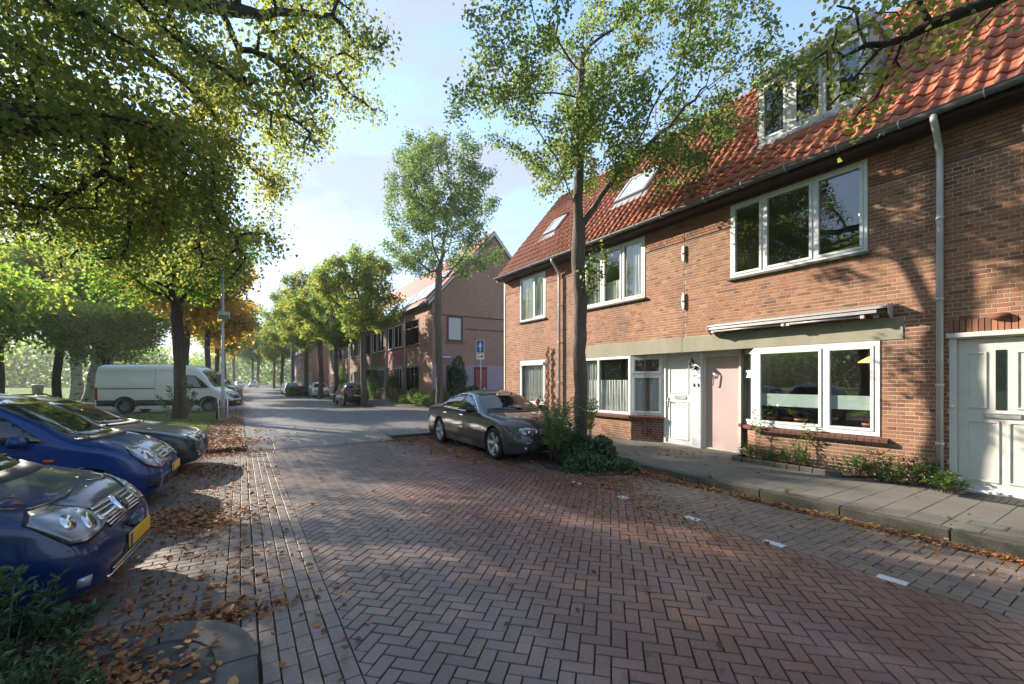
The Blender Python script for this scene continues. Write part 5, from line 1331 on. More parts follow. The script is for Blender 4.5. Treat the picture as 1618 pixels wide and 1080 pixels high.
pB = proto(43, 3.3, 3.8, 6.8, 13000, 'lf_young', 3.0, 0.16, bark='bark')
place(pA, [(6.62, 28.2, 0.08, 0.97, 0.4, 'bright green street tree right in front of the small black hatchback', FG),
           (6.05, 42.5, 0.0, 1.12, 2.0, 'green street tree at the right end of the clipped hedge', FG),
           (5.9, 66.0, 0.0, 1.3, 3.3, 'green street tree behind the thin far lamp post', FG),
           (5.6, 98.0, 0.0, 1.1, 4.3, 'hazy green tree deep in the street on the right side', FG)])
place(pB, [(6.3, 36.0, 0.08, 1.05, 1.0, 'green street tree with forked stem left of the black hatchback', FG),
           (5.9, 50.5, 0.0, 1.25, 4.1, 'green street tree rising out of the clipped hedge', FG),
           (5.8, 81.0, 0.0, 1.4, 5.1, 'dark green tree beyond the parked silver cars on the right', FG)])

# ------------------------------------------------------------ the park side
g = np.random.default_rng(51)
# huge lime: limbs come in from the left over the parked cars
LB_ = (-6.6, 5.6, 0.0)
def W_(x, y, z): return np.array([x - LB_[0], y - LB_[1], z])
def px(u, v, d):
    t = (u - 809) / FPX; return np.array([(t * CT + ST) * d, (CT - t * ST) * d, CAM_H + (600 - v) * d / FPX])
bl = []
cores = [(-4.5, 8.5, 8.6, 3.6, 3.6, 3.2), (-2.2, 9.4, 7.6, 2.9, 3.0, 2.9), (0.2, 10.4, 8.2, 2.4, 2.4, 3.0), (1.7, 10.8, 9.8, 2.3, 2.2, 2.6), (-3.4, 12.6, 8.2, 3.4, 3.0, 3.2), (-0.5, 12.4, 5.6, 1.5, 1.5, 2.3), (-6.5, 13.0, 9.0, 3.5, 3.5, 3.5),
         (-5.2, 5.0, 9.2, 3.6, 3.4, 2.2), (-7.5, 7.0, 11.0, 4.5, 4.5, 3.5), (-2.0, 8.0, 11.2, 3.2, 3.2, 2.0), (-2.6, 11.0, 4.9, 1.9, 1.8, 0.9), (-4.6, 10.5, 5.2, 1.8, 1.8, 1.0), (-0.6, 9.6, 11.6, 2.6, 2.6, 1.8), (-5.8, 11.0, 5.4, 2.0, 2.0, 1.0), (-3.2, 12.3, 5.1, 1.7, 1.6, 1.0), (-2.1, 12.6, 4.7, 1.6, 1.5, 0.9), (-4.8, 15.2, 5.6, 2.3, 2.0, 1.4)]
for q in cores:
    for _ in range(9):
        d = unit(g.normal(0, 1, (1, 3)))[0] * g.uniform(0.3, 0.9)
        bl.append((q[0] + d[0] * q[3] - LB_[0], q[1] + d[1] * q[4] - LB_[1], q[2] + d[2] * q[5], q[3] * 0.33, q[4] * 0.33, q[5] * 0.30))
att = blob_points(g, bl, 2300)
# hanging curtain of twigs: strings of points going down
ex = []
for _ in range(95):
    q = cores[g.integers(0, 7)]; a = g.uniform(0, 2 * PI); rr = g.uniform(0.3, 0.95)
    x, y, z = q[0] + q[3] * rr * math.cos(a), q[1] + q[4] * rr * math.sin(a), q[2] - q[5] * 0.5
    zmin = 4.3 if x < -1.6 else (4.0 if x < 0.6 else 6.3 + max(0, x - 1.2))
    while z > zmin + g.uniform(0, 1.5):
        ex.append((x - LB_[0], y - LB_[1], z)); z -= 0.22; x += g.normal(0, 0.04); y += g.normal(0, 0.04)
ex = np.array(ex); lime_extra = ex
def in_mask(P):
    """keep the open sky over the street clear: the crown ends along this edge"""
    W = P + np.array(LB_); ok = (W[:, 0] < 3.6 - 0.35 * np.abs(W[:, 2] - 8.6)) & ~((W[:, 2] < 4.6) & (W[:, 0] > 0.4)) & (W[:, 2] > 3.4)
    d = W[:, 0] * ST + W[:, 1] * CT; ok &= d > 4.6
    return ok
att = att[in_mask(att)]; lime_extra = lime_extra[in_mask(lime_extra)]
big, P_, Pa_, w_ = make_tree('lime_tree', 'huge lime tree whose drooping leafy branches hang over the parked blue cars', 'tree', LB_,
          [(0, 0, -0.1), (0.1, 0.1, 1.5), (0.5, 0.5, 3.2), (0.9, 0.9, 4.6), (1.2, 1.2, 6.5), (1.0, 1.6, 8.5)], np.concatenate([att, lime_extra[::3]]), 'lf_lime', 0.42, 52, step=0.33, kill=0.42, infl=2.4,
          bark='bark_dark', nleaf=108000, spread=0.20, lsize=(0.065, 0.115), wmax=3, rtip=0.006, ex=2.3, cap=12000, droop=0.9, up=-0.02, leaf_extra=lime_extra[::2],
          extra_limbs=[(0, [(0.9, 0.9, 4.6), W_(-3.0, 8.8, 5.25), W_(-2.2, 10.3, 6.25), W_(-1.1, 11.7, 7.2), W_(-0.4, 12.2, 8.4)]), (0, [(1.2, 1.2, 6.0), W_(-2.6, 8.2, 7.2), W_(-1.3, 9.6, 8.4), W_(0.2, 10.4, 9.3)])])

# tree on the grass by the white van
g = np.random.default_rng(61); bl = crown_blobs(g, (-0.8, 0, 7.2), (4.6, 4.4, 3.3), 34, (0.2, 0.36), 0.6, 0.5)
att = blob_points(g, bl, 800); att = att[att[:, 2] > 3.9]
make_tree('park_tree', 'dark-stemmed tree with leafy shoots at its foot, in front of the white van', 'tree', (-2.15, 22.4, 0.1),
          [(0, 0, -0.1), (0.02, 0, 1.5), (-0.05, 0, 3.2), (-0.1, 0, 4.6)], att, 'lf_park', 0.21, 62, step=0.42, kill=0.6, infl=3.5, bark='bark_dark', nleaf=30000, spread=0.28, lsize=(0.10, 0.16), wmax=3, ex=2.2, rmin=0.01)

pP = proto(71, 4.6, 3.8, 8.2, 13000, 'lf_park', 3.8, 0.22, 30, 9, (0.2, 0.34), 0.4, natt=520, name='park_tree', step=0.6)
pY = proto(73, 4.2, 3.6, 7.6, 12000, 'lf_yellow', 3.6, 0.2, 28, 9, (0.2, 0.34), 0.4, natt=480, name='park_tree', step=0.6)
pL = proto(75, 5.2, 2.6, 5.4, 15000, 'lf_park', 2.4, 0.2, 30, 10, (0.16, 0.26), 0.34, natt=560, name='park_tree', step=0.55)
pD = proto(77, 4.8, 5.0, 9.5, 14000, 'lf_park', 4.6, 0.25, 34, 9, (0.22, 0.36), 0.42, natt=560, name='park_tree', step=0.6)
PG = 'trees of the park behind the van'
place(pP, [(-10.5, 41, 0.1, 1.0, 0.3, 'green park tree seen over the roof of the white van', PG), (-26, 62, 0.1, 1.2, 1.0, 'green park tree in the middle of the lawn edge', PG), (-45, 60, 0.1, 1.3, 2.0, 'green park tree at the left end of the lawn', PG),
           (-20, 95, 0.1, 1.5, 2.6, 'green tree before the wood edge, behind the pale birch trunk', PG), (-2.4, 62, 0.05, 1.05, 1.7, 'green tree over the dark van farther up the left kerb', PG), (-60, 85, 0.1, 1.6, 0.3, 'green tree before the wood edge, at the far left', PG), (3, 150, 0, 1.4, 2.0, 'hazy green tree closing the end of the street', PG)])
place(pY, [(-3.0, 34.5, 0.05, (0.95, 0.95, 1.1), 0.3, 'yellow and orange tree just behind the white van, by the street', PG), (-2.6, 48, 0.05, 1.1, 2.2, 'second yellow autumn tree along the left side of the street', PG), (-16, 50, 0.1, 1.0, 4.0, 'yellow park tree left of the white van', PG),
           (-34, 78, 0.1, 1.2, 5.0, 'yellow park tree far across the lawn', PG), (-2.2, 78, 0.05, 1.2, 3.0, 'third yellow autumn tree along the left side of the street', PG)])
place(pL, [(-11.0, 25.5, 0.1, 1.0, 0.5, 'wide low green tree spreading over the parked cars at the left edge', PG), (-16.5, 35, 0.1, 1.1, 3.6, 'low spreading green tree behind the dark estate car', PG), (-7.2, 36.5, 0.1, 0.9, 1.9, 'low green tree right behind the roof of the white van', PG), (-24, 44, 0.1, 1.2, 2.3, 'low green tree on the lawn at the far left', PG), (-12.5, 33.5, 0.1, 1.05, 4.9, 'low leafy tree behind the rear doors of the white van', PG), (-20, 27, 0.1, 1.1, 0.9, 'low leafy tree on the lawn at the left edge', PG)])
place(pD, [(-14, 73, 0.1, 1.1, 0.4, 'tall tree of the park wood, left of the van', PG), (-40, 48, 0.1, 1.1, 2.4, 'tall tree at the far left of the lawn', PG), (-3.0, 100, 0.05, 1.3, 1.2, 'tall tree farther up the left side of the street', PG), (-1.5, 130, 0.0, 1.3, 2.2, 'hazy tall tree at the end of the left kerb', PG),
           (9, 125, 0, 1.3, 4.4, 'hazy tall tree beyond the distant row houses', PG), (16, 170, 0, 1.6, 4.4, 'farthest hazy tree at the end of the street', PG), (4, 140, 0, 1.3, 0.7, 'hazy tree standing in the axis of the street end', PG), (-5, 158, 0, 1.5, 5.7, 'hazy tree behind the left end of the street', PG), (-60, 130, 0.1, 2.0, 1.4, 'tall tree of the park wood, left edge of the haze', PG), (-30, 130, 0.1, 2.0, 3.4, 'tall tree of the park wood, deep in haze behind the pale birch', PG), (-95, 110, 0.1, 2.0, 1.4, 'tall tree of the park wood, at the far left in the haze', PG)])
# trees off to the left and behind that shade the street and stand in the window reflections
place(copy_tree(pD), [(-13, 3, 0.0, 1.05, 1.0, 'tall park tree beside the lime at the left', PG), (-12, -12, 0.0, 1.2, 2.0, 'tall park tree behind the viewer', PG), (-20, -3, 0, 1.2, 4.0, 'tall park tree left of the parked cars', PG)])
place(copy_tree(pP), [(-22, 12, 0.0, 1.2, 1.0, 'green park tree left of the parked cars', PG), (-4, -12, 0.0, 1.0, 2.5, 'green park tree behind the viewer', PG), (-24, -18, 0, 1.3, 4.0, 'green park tree behind the viewer, farthest from the street', PG)])
# pale trunks
def pale_trunk(base, lean, h, r, label, seed):
    g = np.random.default_rng(seed); bl = crown_blobs(g, (lean[0], lean[1], h + 2.2), (3.2, 3.2, 2.6), 18, (0.24, 0.4), 0.6, 0.5); att = blob_points(g, bl, 300)
    make_tree('birch_tree', label, 'tree', base, [(0, 0, -0.1), (lean[0] * 0.45, lean[1] * 0.45, h * 0.5), (lean[0], lean[1], h)], att, 'lf_yellow', r, seed, step=0.6, kill=0.8, infl=5, bark='birch', nleaf=8000, spread=0.4, lsize=(0.16, 0.26), wmax=3, rmin=0.012, gnarl=0.1)
pale_trunk((-11.2, 48.0, 0.1), (-0.1, 0), 6.5, 0.36, 'upright pale birch trunk on the lawn left of the white van', 81)
pale_trunk((-9.6, 43.5, 0.1), (1.2, 0.4), 6.5, 0.30, 'leaning pale birch trunk touching the rear of the white van', 82)

# dark wood edge round the park: nobody could count its stems
g = np.random.default_rng(91)
path = np.array([(60, 210), (25, 195), (2, 185), (-40, 150), (-85, 110), (-105, 50), (-90, -10), (-60, -60), (-10, -85), (40, -80)], float)
seg = np.linalg.norm(np.diff(path, axis=0), axis=1); cum = np.concatenate([[0], np.cumsum(seg)])
N = 95000; t = g.uniform(0, cum[-1], N); x = np.interp(t, cum, path[:, 0]); y = np.interp(t, cum, path[:, 1]); top_ = 11 + 3.5 * np.sin(t * 0.13) + 2 * np.sin(t * 0.41 + 1)
z = g.uniform(0, 1, N) ** 1.0 * top_; Pq = np.stack([x + g.normal(0, 3.5, N), y + g.normal(0, 3.5, N), z], 1)
V, F = leaf_cards(Pq, g.uniform(0.5, 1.15, N), unit(g.normal(0, 1, (N, 3))), unit(g.normal(0, 1, (N, 3))), 0.8, 0.2)
tag(put('wood_edge', fast('wood_edge', V, F), M['lf_park']), 'dense wood edge closing the park behind the lawn', 'wood', None, 'stuff')
# ------------------------------------------------------------ cars
def smooth_interp(x, xs, ys):
    """monotone-ish cubic through the key points"""
    xs = np.array(xs, float); ys = np.array(ys, float); x = np.clip(x, xs[0], xs[-1])
    m = np.gradient(ys, xs); d = np.diff(ys) / np.diff(xs)
    for i in range(1, len(xs) - 1):
        m[i] = 0 if d[i - 1] * d[i] <= 0 else 2 * d[i - 1] * d[i] / (d[i - 1] + d[i])
    m[0] = d[0]; m[-1] = d[-1]
    i = np.clip(np.searchsorted(xs, x) - 1, 0, len(xs) - 2); h = xs[i + 1] - xs[i]; t = (x - xs[i]) / h
    return (2 * t**3 - 3 * t**2 + 1) * ys[i] + (t**3 - 2 * t**2 + t) * h * m[i] + (-2 * t**3 + 3 * t**2) * ys[i + 1] + (t**3 - t**2) * h * m[i + 1]
class Car:
    def __init__(s, name, label, cat, spec, paintm, detail=1.0, group=None):
        s.sp = spec; s.o = empty(name, (0, 0, 0), 0, label, cat, group); s.det = detail
        s.L, s.W, s.xf, s.xr, s.wr = spec['L'], spec['W'], spec['xf'], spec['xr'], spec['wr']
        s.paint = M[paintm]; s.body()
    def body(s):
        sp = s.sp; L_, W = s.L, s.W; hl = L_ / 2; cl = sp.get('cl', 0.20); Ra = s.wr + sp.get('arch', 0.055); n = int((sp.get('n', 110)) * s.det)
        u = np.linspace(-1, 1, n); xs = hl * (0.5 * u + 0.5 * np.sign(u) * (1 - (1 - np.abs(u)) ** 1.7) * 1.0)
        xs = np.sort(np.concatenate([xs, *[xa + Ra * np.cos(np.linspace(0.0, PI, max(7, int(17 * s.det)))) * 1.0 for xa in (s.xf, s.xr)]]))
        xs = xs[np.concatenate([[True], np.diff(xs) > 0.004])]
        top = smooth_interp(xs, *zip(*sp['top'])); belt = smooth_interp(xs, *zip(*sp['belt']))
        belt = np.minimum(belt, top - 0.012)
        ef = sp.get('ef', 0.55); er = sp.get('er', 0.45); mf = sp.get('mf', 0.74); mr = sp.get('mr', 0.82); w = np.full_like(xs, W / 2)
        t = np.clip((xs - (hl - ef)) / ef, 0, 1); w *= mf + (1 - mf) * (1 - t ** 2.6) ** 0.5
        t = np.clip((-(xs) - (hl - er)) / er, 0, 1); w *= mr + (1 - mr) * (1 - t ** 2.6) ** 0.5
        kt = sp.get('taper', 0.26); ncab = sp.get('ncab', 4.5); rows = []; nb, na = max(6, int(11 * s.det)), max(8, int(16 * s.det))
        fz = sp.get('front', [(0.0, -0.10), (0.25, -0.03), (0.45, 0.0), (0.62, -0.04), (0.8, -0.14), (1.2, -0.3)]); rz = sp.get('rear', [(0, 0.08), (0.3, 0.0), (0.6, 0.0), (0.9, 0.05), (1.5, 0.12)])
        hipf = sp.get('tum', 0.05)
        for i, x in enumerate(xs):
            zb = cl
            for xa in (s.xf, s.xr):
                d = abs(x - xa)
                if d < Ra: zb = max(zb, s.wr + math.sqrt(max(0, Ra * Ra - d * d)))
            endlift = sp.get('lift', 0.07) * max(0, (abs(x) - hl + 0.5) / 0.5) ** 2
            zb0 = cl + endlift; zb = max(zb, zb0); wi = w[i]; bz = max(belt[i], zb + 0.03); tz = max(top[i], bz + 0.01)
            pr = [(0, zb0), (max(0.05, wi - 0.30), zb0), (max(0.06, wi - 0.295), zb)]
            fl = 0.0
            for xa in (s.xf, s.xr):
                d = abs(abs(x - xa) - 0); fl = max(fl, math.exp(-((d / (Ra * 1.05)) ** 4)) )
            for k in range(nb + 1):
                z = zb + (bz - zb) * k / nb; q = (z - cl) / max(0.2, bz - cl)
                y = wi * (1 - 0.07 * max(0, 1 - q * 1.9) ** 2 - hipf * max(0, q - 0.45) ** 1.6 - 0.012 * math.exp(-((q - 0.40) / 0.10) ** 2)) + 0.016 * fl * max(0, 1 - q * 1.1)
                pr.append((y, z))
            yb = pr[-1][0]; H = tz - bz; cab = min(1, max(0, (H - 0.12) / 0.25)); nn = 2.3 + (ncab - 2.3) * cab; k_ = kt * min(1, H / 0.5)
            for k in range(1, na + 1):
                ph = PI / 2 * k / na; cc, ss = max(0, math.cos(ph)) ** (2 / nn), math.sin(ph) ** (2 / nn)
                if k == na: cc = 0
                pr.append((yb * cc * (1 - k_ * ss), bz + H * ss))
            row = []
            for (y, z) in pr:
                bf = min(1, max(0, (x - (s.xf + 0.1)) / (hl - s.xf - 0.1))); brr = min(1, max(0, (s.xr - 0.1 - x) / (hl + s.xr - 0.1)))
                dx = bf ** 1.3 * np.interp(z, *zip(*fz)) + brr ** 1.3 * np.interp(z, *zip(*rz)); row.append((x + dx, y, z))
            rows.append(row)
        m = len(rows[0])
        # close both ends
        def capend(row, sgn):
            cy = 0; cz = (row[0][2] + row[-1][2]) / 2; outp = []
            for f, dx in ((0.86, 0.020), (0.6, 0.034), (0.3, 0.042), (0.02, 0.044)):
                outp.append([(p[0] + sgn * dx, p[1] * f, cz + (p[2] - cz) * (f if f < 0.8 else 0.93)) for p in row])
            return outp
        rows = capend(rows[0], -1)[::-1] + rows + capend(rows[-1], 1)
        A = np.array(rows); nr = len(A); full = np.concatenate([A, (A * (1, -1, 1))[:, ::-1][:, 1:-1]], 1); k = full.shape[1]
        V = full.reshape(-1, 3); I = np.arange(nr * k).reshape(nr, k); J = np.roll(I, -1, 1)
        F = np.stack([I[:-1], J[:-1], J[1:], I[1:]], -1).reshape(-1, 4)
        col = np.tile(np.arange(k), nr - 1); under = (col < 2) | (col >= k - 2)
        me = fast('body', V, F, True, under.astype(int)); me.materials.append(s.paint); me.materials.append(M['black'])
        bm = bmesh.new(); bm.from_mesh(me); bmesh.ops.remove_doubles(bm, verts=bm.verts[:], dist=0.0008); bmesh.ops.recalc_face_normals(bm, faces=bm.faces[:])
        for e in bm.edges:
            if len(e.link_faces) == 2 and e.calc_face_angle(0) > 0.75: e.smooth = False
        s.bvh = BVHTree.FromBMesh(bm); bm.to_mesh(me); bm.free()
        s.bo = put('body', me, None, s.o)
    def patch(s, name, poly, yaw, mat, off=0.004, parent=None, mirror=False, grid=0.05, smooth=True, thick=0.006, rough_down=None, pitch=0.0):
        """outline drawn in a view from direction yaw (0 front, 90 left side, 180 rear) laid on the body surface"""
        a = R(yaw); p = R(pitch)
        d = Vector((-math.cos(a) * math.cos(p), -math.sin(a) * math.cos(p), -math.sin(p))); ua = Vector((-math.sin(a), math.cos(a), 0)); va = ua.cross(d) * -1
        if va.z < 0: va = -va
        ref = Vector((s.L / 2 - 0.2, 0, 0)) if 0 < abs(yaw) < 80 else Vector((0, 0, 0))
        if True:
            bm = bmesh.new(); vs = [bm.verts.new((q[0], q[1], 0)) for q in poly]
            try: bm.faces.new(vs)
            except ValueError: return None
        lo = [min(q[i] for q in poly) for i in (0, 1)]; hi = [max(q[i] for q in poly) for i in (0, 1)]
        for i in (0, 1):
            n = int((hi[i] - lo[i]) / grid)
            for k in range(1, n + 1):
                c = lo[i] + (hi[i] - lo[i]) * k / (n + 1); no = [0, 0, 0]; no[i] = 1; pc = [0, 0, 0]; pc[i] = c
                bmesh.ops.bisect_plane(bm, geom=bm.verts[:] + bm.edges[:] + bm.faces[:], plane_co=pc, plane_no=no)
        outer = set()
        for v in bm.verts:
            if v.is_boundary: outer.add(v)
        normals = {}
        last = None; miss = []
        for v in bm.verts:
            o = ref + ua * v.co.x + Vector((0, 0, v.co.y)) - d * 6
            hit, nrm, _, _ = s.bvh.ray_cast(o, d)
            if hit is None: miss.append(v); continue
            if nrm.dot(d) > 0: nrm = -nrm
            v.co = hit + nrm * off; normals[v] = nrm; last = v.co.copy()
        if miss: bmesh.ops.delete(bm, geom=miss, context='VERTS')
        if not bm.faces: bm.free(); return None
        be = [e for e in bm.edges if e.is_boundary]
        r = bmesh.ops.extrude_edge_only(bm, edges=be)
        src = {v.co.to_tuple(5): normals.get(v) for v in bm.verts if v in normals}
        for v in [g_ for g_ in r['geom'] if isinstance(g_, bmesh.types.BMVert)]:
            nn = src.get(v.co.to_tuple(5)) or -d; v.co = v.co - nn * (off + thick)
        bmesh.ops.recalc_face_normals(bm, faces=bm.faces[:])
        me = bpy.data.meshes.new(name); bm.to_mesh(me); bm.free()
        me.polygons.foreach_set('use_smooth', [smooth] * len(me.polygons))
        me.materials.append(mat if not isinstance(mat, str) else M[mat])
        ob = put(name, me, None, parent or s.o)
        if name == 'headlight':
            cx_, cz_ = sum(q[0] for q in poly) / len(poly), sum(q[1] for q in poly) / len(poly)
            s.patch('lamp_surround', [(cx_ + (a_ - cx_) * 1.05 + 0.006 * (1 if a_ > cx_ else -1), cz_ + (b_ - cz_) * 1.08 + 0.005 * (1 if b_ > cz_ else -1)) for a_, b_ in poly], yaw, 'black', max(0.002, off - 0.004), grid=0.05, parent=ob)
        if mirror:
            V = np.empty(len(me.vertices) * 3, np.float32); me.vertices.foreach_get('co', V); V = V.reshape(-1, 3) * (1, -1, 1)
            m2 = me.copy(); m2.vertices.foreach_set('co', V.astype(np.float32).ravel()); m2.flip_normals(); put(name, m2, None, parent or s.o)
        return ob
    def line(s, pts, yaw, w=0.006, mat='black', name='panel_gap', off=0.0015, mirror=False, parent=None):
        poly = []
        P = [Vector(p) for p in pts]; nrm = []
        for i in range(len(P)):
            d = (P[min(i + 1, len(P) - 1)] - P[max(i - 1, 0)]).normalized(); nrm.append(Vector((-d.y, d.x)))
        poly = [P[i] + nrm[i] * w / 2 for i in range(len(P))] + [P[i] - nrm[i] * w / 2 for i in range(len(P) - 1, -1, -1)]
        return s.patch(name, [tuple(p) for p in poly], yaw, mat, off, mirror=mirror, grid=0.09, thick=0.001, parent=parent or s.bo)
    def wheels(s, rim='spoke', rimmat='steel', tw=0.20, spokes=5, inset=0.02, wide=0.045):
        r = s.wr; rr = r * s.sp.get('rimr', 0.66)
        T90 = Matrix.Rotation(-PI / 2, 4, 'X')
        tm = MB(); h = tw / 2
        tm.lathe([(rr - 0.01, -h + 0.01), (rr + 0.01, -h), (r - 0.045, -h + 0.004), (r - 0.012, -h + 0.018), (r, -h + 0.045), (r, h - 0.045), (r - 0.012, h - 0.018), (r - 0.045, h - 0.004), (rr + 0.01, h), (rr - 0.01, h - 0.01), (rr - 0.015, -h + 0.03), (rr - 0.01, -h + 0.01)], 36, T=T90)
        tmesh = tm.mesh('wheel'); tmesh.materials.append(M['rubber'])
        rm = MB(); face = h - 0.02
        rm.lathe([(rr + 0.002, face + 0.004), (rr - 0.012, face + 0.008), (rr - 0.022, face - 0.01), (rr - 0.03, face - 0.09)], 36, 0, T90)
        rm.lathe([(0.0, face - 0.02), (0.028, face - 0.02), (0.055, face - 0.03), (0.06, face - 0.06)], 18, 0, T90)
        if rim == 'spoke':
            for k in range(spokes):
                a = 2 * PI * k / spokes; ca, sa = math.cos(a), math.sin(a); pa, pb = 0.05, rr - 0.015; wa, wb = wide * 0.75, wide * 1.25
                def Q(rad, lat, zz): return T90 @ Vector((rad * ca - lat * sa, rad * sa + lat * ca, zz))
                vs = [Q(pa, -wa, face - 0.03), Q(pa, wa, face - 0.03), Q(pb, wb, face), Q(pb, -wb, face), Q(pa, 0, face - 0.012), Q(pb, 0, face + 0.012), Q(pa, -wa, face - 0.07), Q(pa, wa, face - 0.07), Q(pb, wb, face - 0.05), Q(pb, -wb, face - 0.05)]
                rm.add(vs, [(0, 4, 5, 3), (4, 1, 2, 5), (0, 3, 9, 6), (1, 7, 8, 2), (6, 9, 8, 7)])
        elif rim == 'cover':
            rm.lathe([(0.03, face - 0.005), (rr * 0.55, face - 0.02), (rr - 0.02, face + 0.0)], 36, 0, T90)
            for k in range(7):
                a = 2 * PI * k / 7; c = Vector((rr * 0.72 * math.cos(a), rr * 0.72 * math.sin(a), face - 0.008)); rm.lathe([(0.0, 0.006), (0.02, 0.004), (0.024, -0.004)], 8, 1, T90 @ Matrix.Translation(c))
        else:   # pressed steel
            rm.lathe([(0.055, face - 0.05), (rr * 0.5, face - 0.025), (rr * 0.75, face - 0.06), (rr - 0.02, face - 0.02)], 36, 0, T90)
        dm = MB(); dm.lathe([(0.0, face - 0.085), (rr - 0.03, face - 0.085)], 24, 0, T90)
        rmesh = rm.mesh('rim'); rmesh.materials.append(M[rimmat]); rmesh.materials.append(M['black'])
        dmesh = dm.mesh('brake_disc'); dmesh.materials.append(M['blackmetal'])
        for sx in (s.xf, s.xr):
            for sy in (1, -1):
                w = put('wheel', tmesh, None, s.o, (sx, sy * (s.W / 2 - h - inset), r), (0, 0, 0 if sy > 0 else PI))
                put('rim', rmesh, None, w); put('brake_disc', dmesh, None, w)
    def mirrors(s, x, z, mat=None, size=0.1, y=None):
        y = y or s.W / 2 - 0.03
        for sy in (1, -1):
            m = MB(); T = Matrix.Translation((x, sy * (y + 0.12), z)) @ Matrix.Rotation(sy * R(8), 4, 'Z')
            bm = bmesh.new(); bmesh.ops.create_uvsphere(bm, u_segments=12, v_segments=8, radius=1)
            for v in bm.verts: v.co = T @ Vector((max(v.co.x, -0.35) * 0.09, v.co.y * 0.115, v.co.z * size * 0.72))
            m.add([v.co[:] for v in bm.verts], [[v.index for v in f.verts] for f in bm.faces], 0, True); bm.free()
            m.tube([(x + 0.02, sy * (y + 0.06), z - 0.03), (x + 0.03, sy * (y - 0.06), z - 0.06)], 0.022, 6, 1)
            o = m.build('wing_mirror', [mat or s.paint, M['black']], s.o)
    def box(s, name, x0, x1, y0, y1, z0, z1, mat, b=0.01, parent=None, rz=0, rx=0, ry=0):
        m = MB(); c = Vector(((x0 + x1) / 2, (y0 + y1) / 2, (z0 + z1) / 2)); T = Matrix.Translation(c) @ Matrix.Rotation(rz, 4, 'Z') @ Matrix.Rotation(ry, 4, 'Y') @ Matrix.Rotation(rx, 4, 'X') @ Matrix.Translation(-c)
        m.bbox(x0, x1, y0, y1, z0, z1, b, 0, T); return m.build(name, M[mat] if isinstance(mat, str) else mat, parent or s.o)
    def windows(s, ws, side, rear=None):
        """ws: windscreen outline (y,z) front view; side: list of outlines (x,z) seen from the left (u = -x)"""
        s.patch('windscreen', ws, 0, 'carglass', 0.004, grid=0.07)
        if rear: s.patch('rear_window', rear, 180, 'carglass', 0.004, grid=0.07)
        for q in side:
            s.patch('side_window', [(-x, z) for x, z in q], 90, 'carglass', 0.004, mirror=True, grid=0.09)
    def plate(s, front=True, z=0.5, w=0.52, h=0.11, x=None, y=0):
        sg = 1 if front else -1; hs = []
        for zz in (z - h / 2, z - h / 4, z, z + h / 4, z + h / 2):
            for yy in (y - w / 2, y, y + w / 2):
                hit = s.bvh.ray_cast(Vector((6 * sg, yy, zz)), Vector((-sg, 0, 0)))[0]
                if hit: hs.append(hit.x * sg)
        X = sg * (max(hs) + 0.014)
        p = s.box('number_plate', X - 0.008, X + 0.008, y - w / 2, y + w / 2, z - h / 2, z + h / 2, 'plate', 0.003)
        s.box('plate_strip', X + sg * 0.0085 - 0.0012, X + sg * 0.0085 + 0.0012, (y - w / 2 if front else y + w / 2 - 0.045), (y - w / 2 + 0.045 if front else y + w / 2), z - h / 2 + 0.002, z + h / 2 - 0.002, 'platestrip', 0.0005, p)
    def leaves(s, n, seed, zmin=0.6, xr=None):
        g = random.Random(seed); P = []
        for _ in range(n):
            x = g.uniform(*(xr or (-s.L / 2, s.L / 2))); y = g.uniform(-s.W * 0.42, s.W * 0.42)
            hit, nr, _, _ = s.bvh.ray_cast(Vector((x, y, 5)), Vector((0, 0, -1)))
            if hit and hit.z > zmin: P.append((hit + Vector((0, 0, 0.006)))[:])
        if not P: return
        P = np.array(P); N = len(P); gg = np.random.default_rng(seed); th = gg.uniform(0, 2 * PI, N)
        V, F = leaf_cards(P, gg.uniform(0.035, 0.075, N), unit(np.stack([np.cos(th), np.sin(th), gg.normal(0, .12, N)], 1)), unit(np.stack([gg.normal(0, .2, N), gg.normal(0, .2, N), np.ones(N)], 1)))
        return V, F
    def at(s, x, y, z, heading):
        s.o.location = (x, y, z); s.o.rotation_euler = (0, 0, heading)
        return s
def fallen_on(car, n, seed, label, **k):
    r = car.leaves(n, seed, **k)
    if not r: return
    o = put('fallen_leaves', fast('fallen_leaves', *r), M['lf_dead']); o.location = car.o.location; o.rotation_euler = car.o.rotation_euler
    tag(o, label, 'leaves', None, 'stuff')
def mir(poly): return [(-a, b) for a, b in poly]

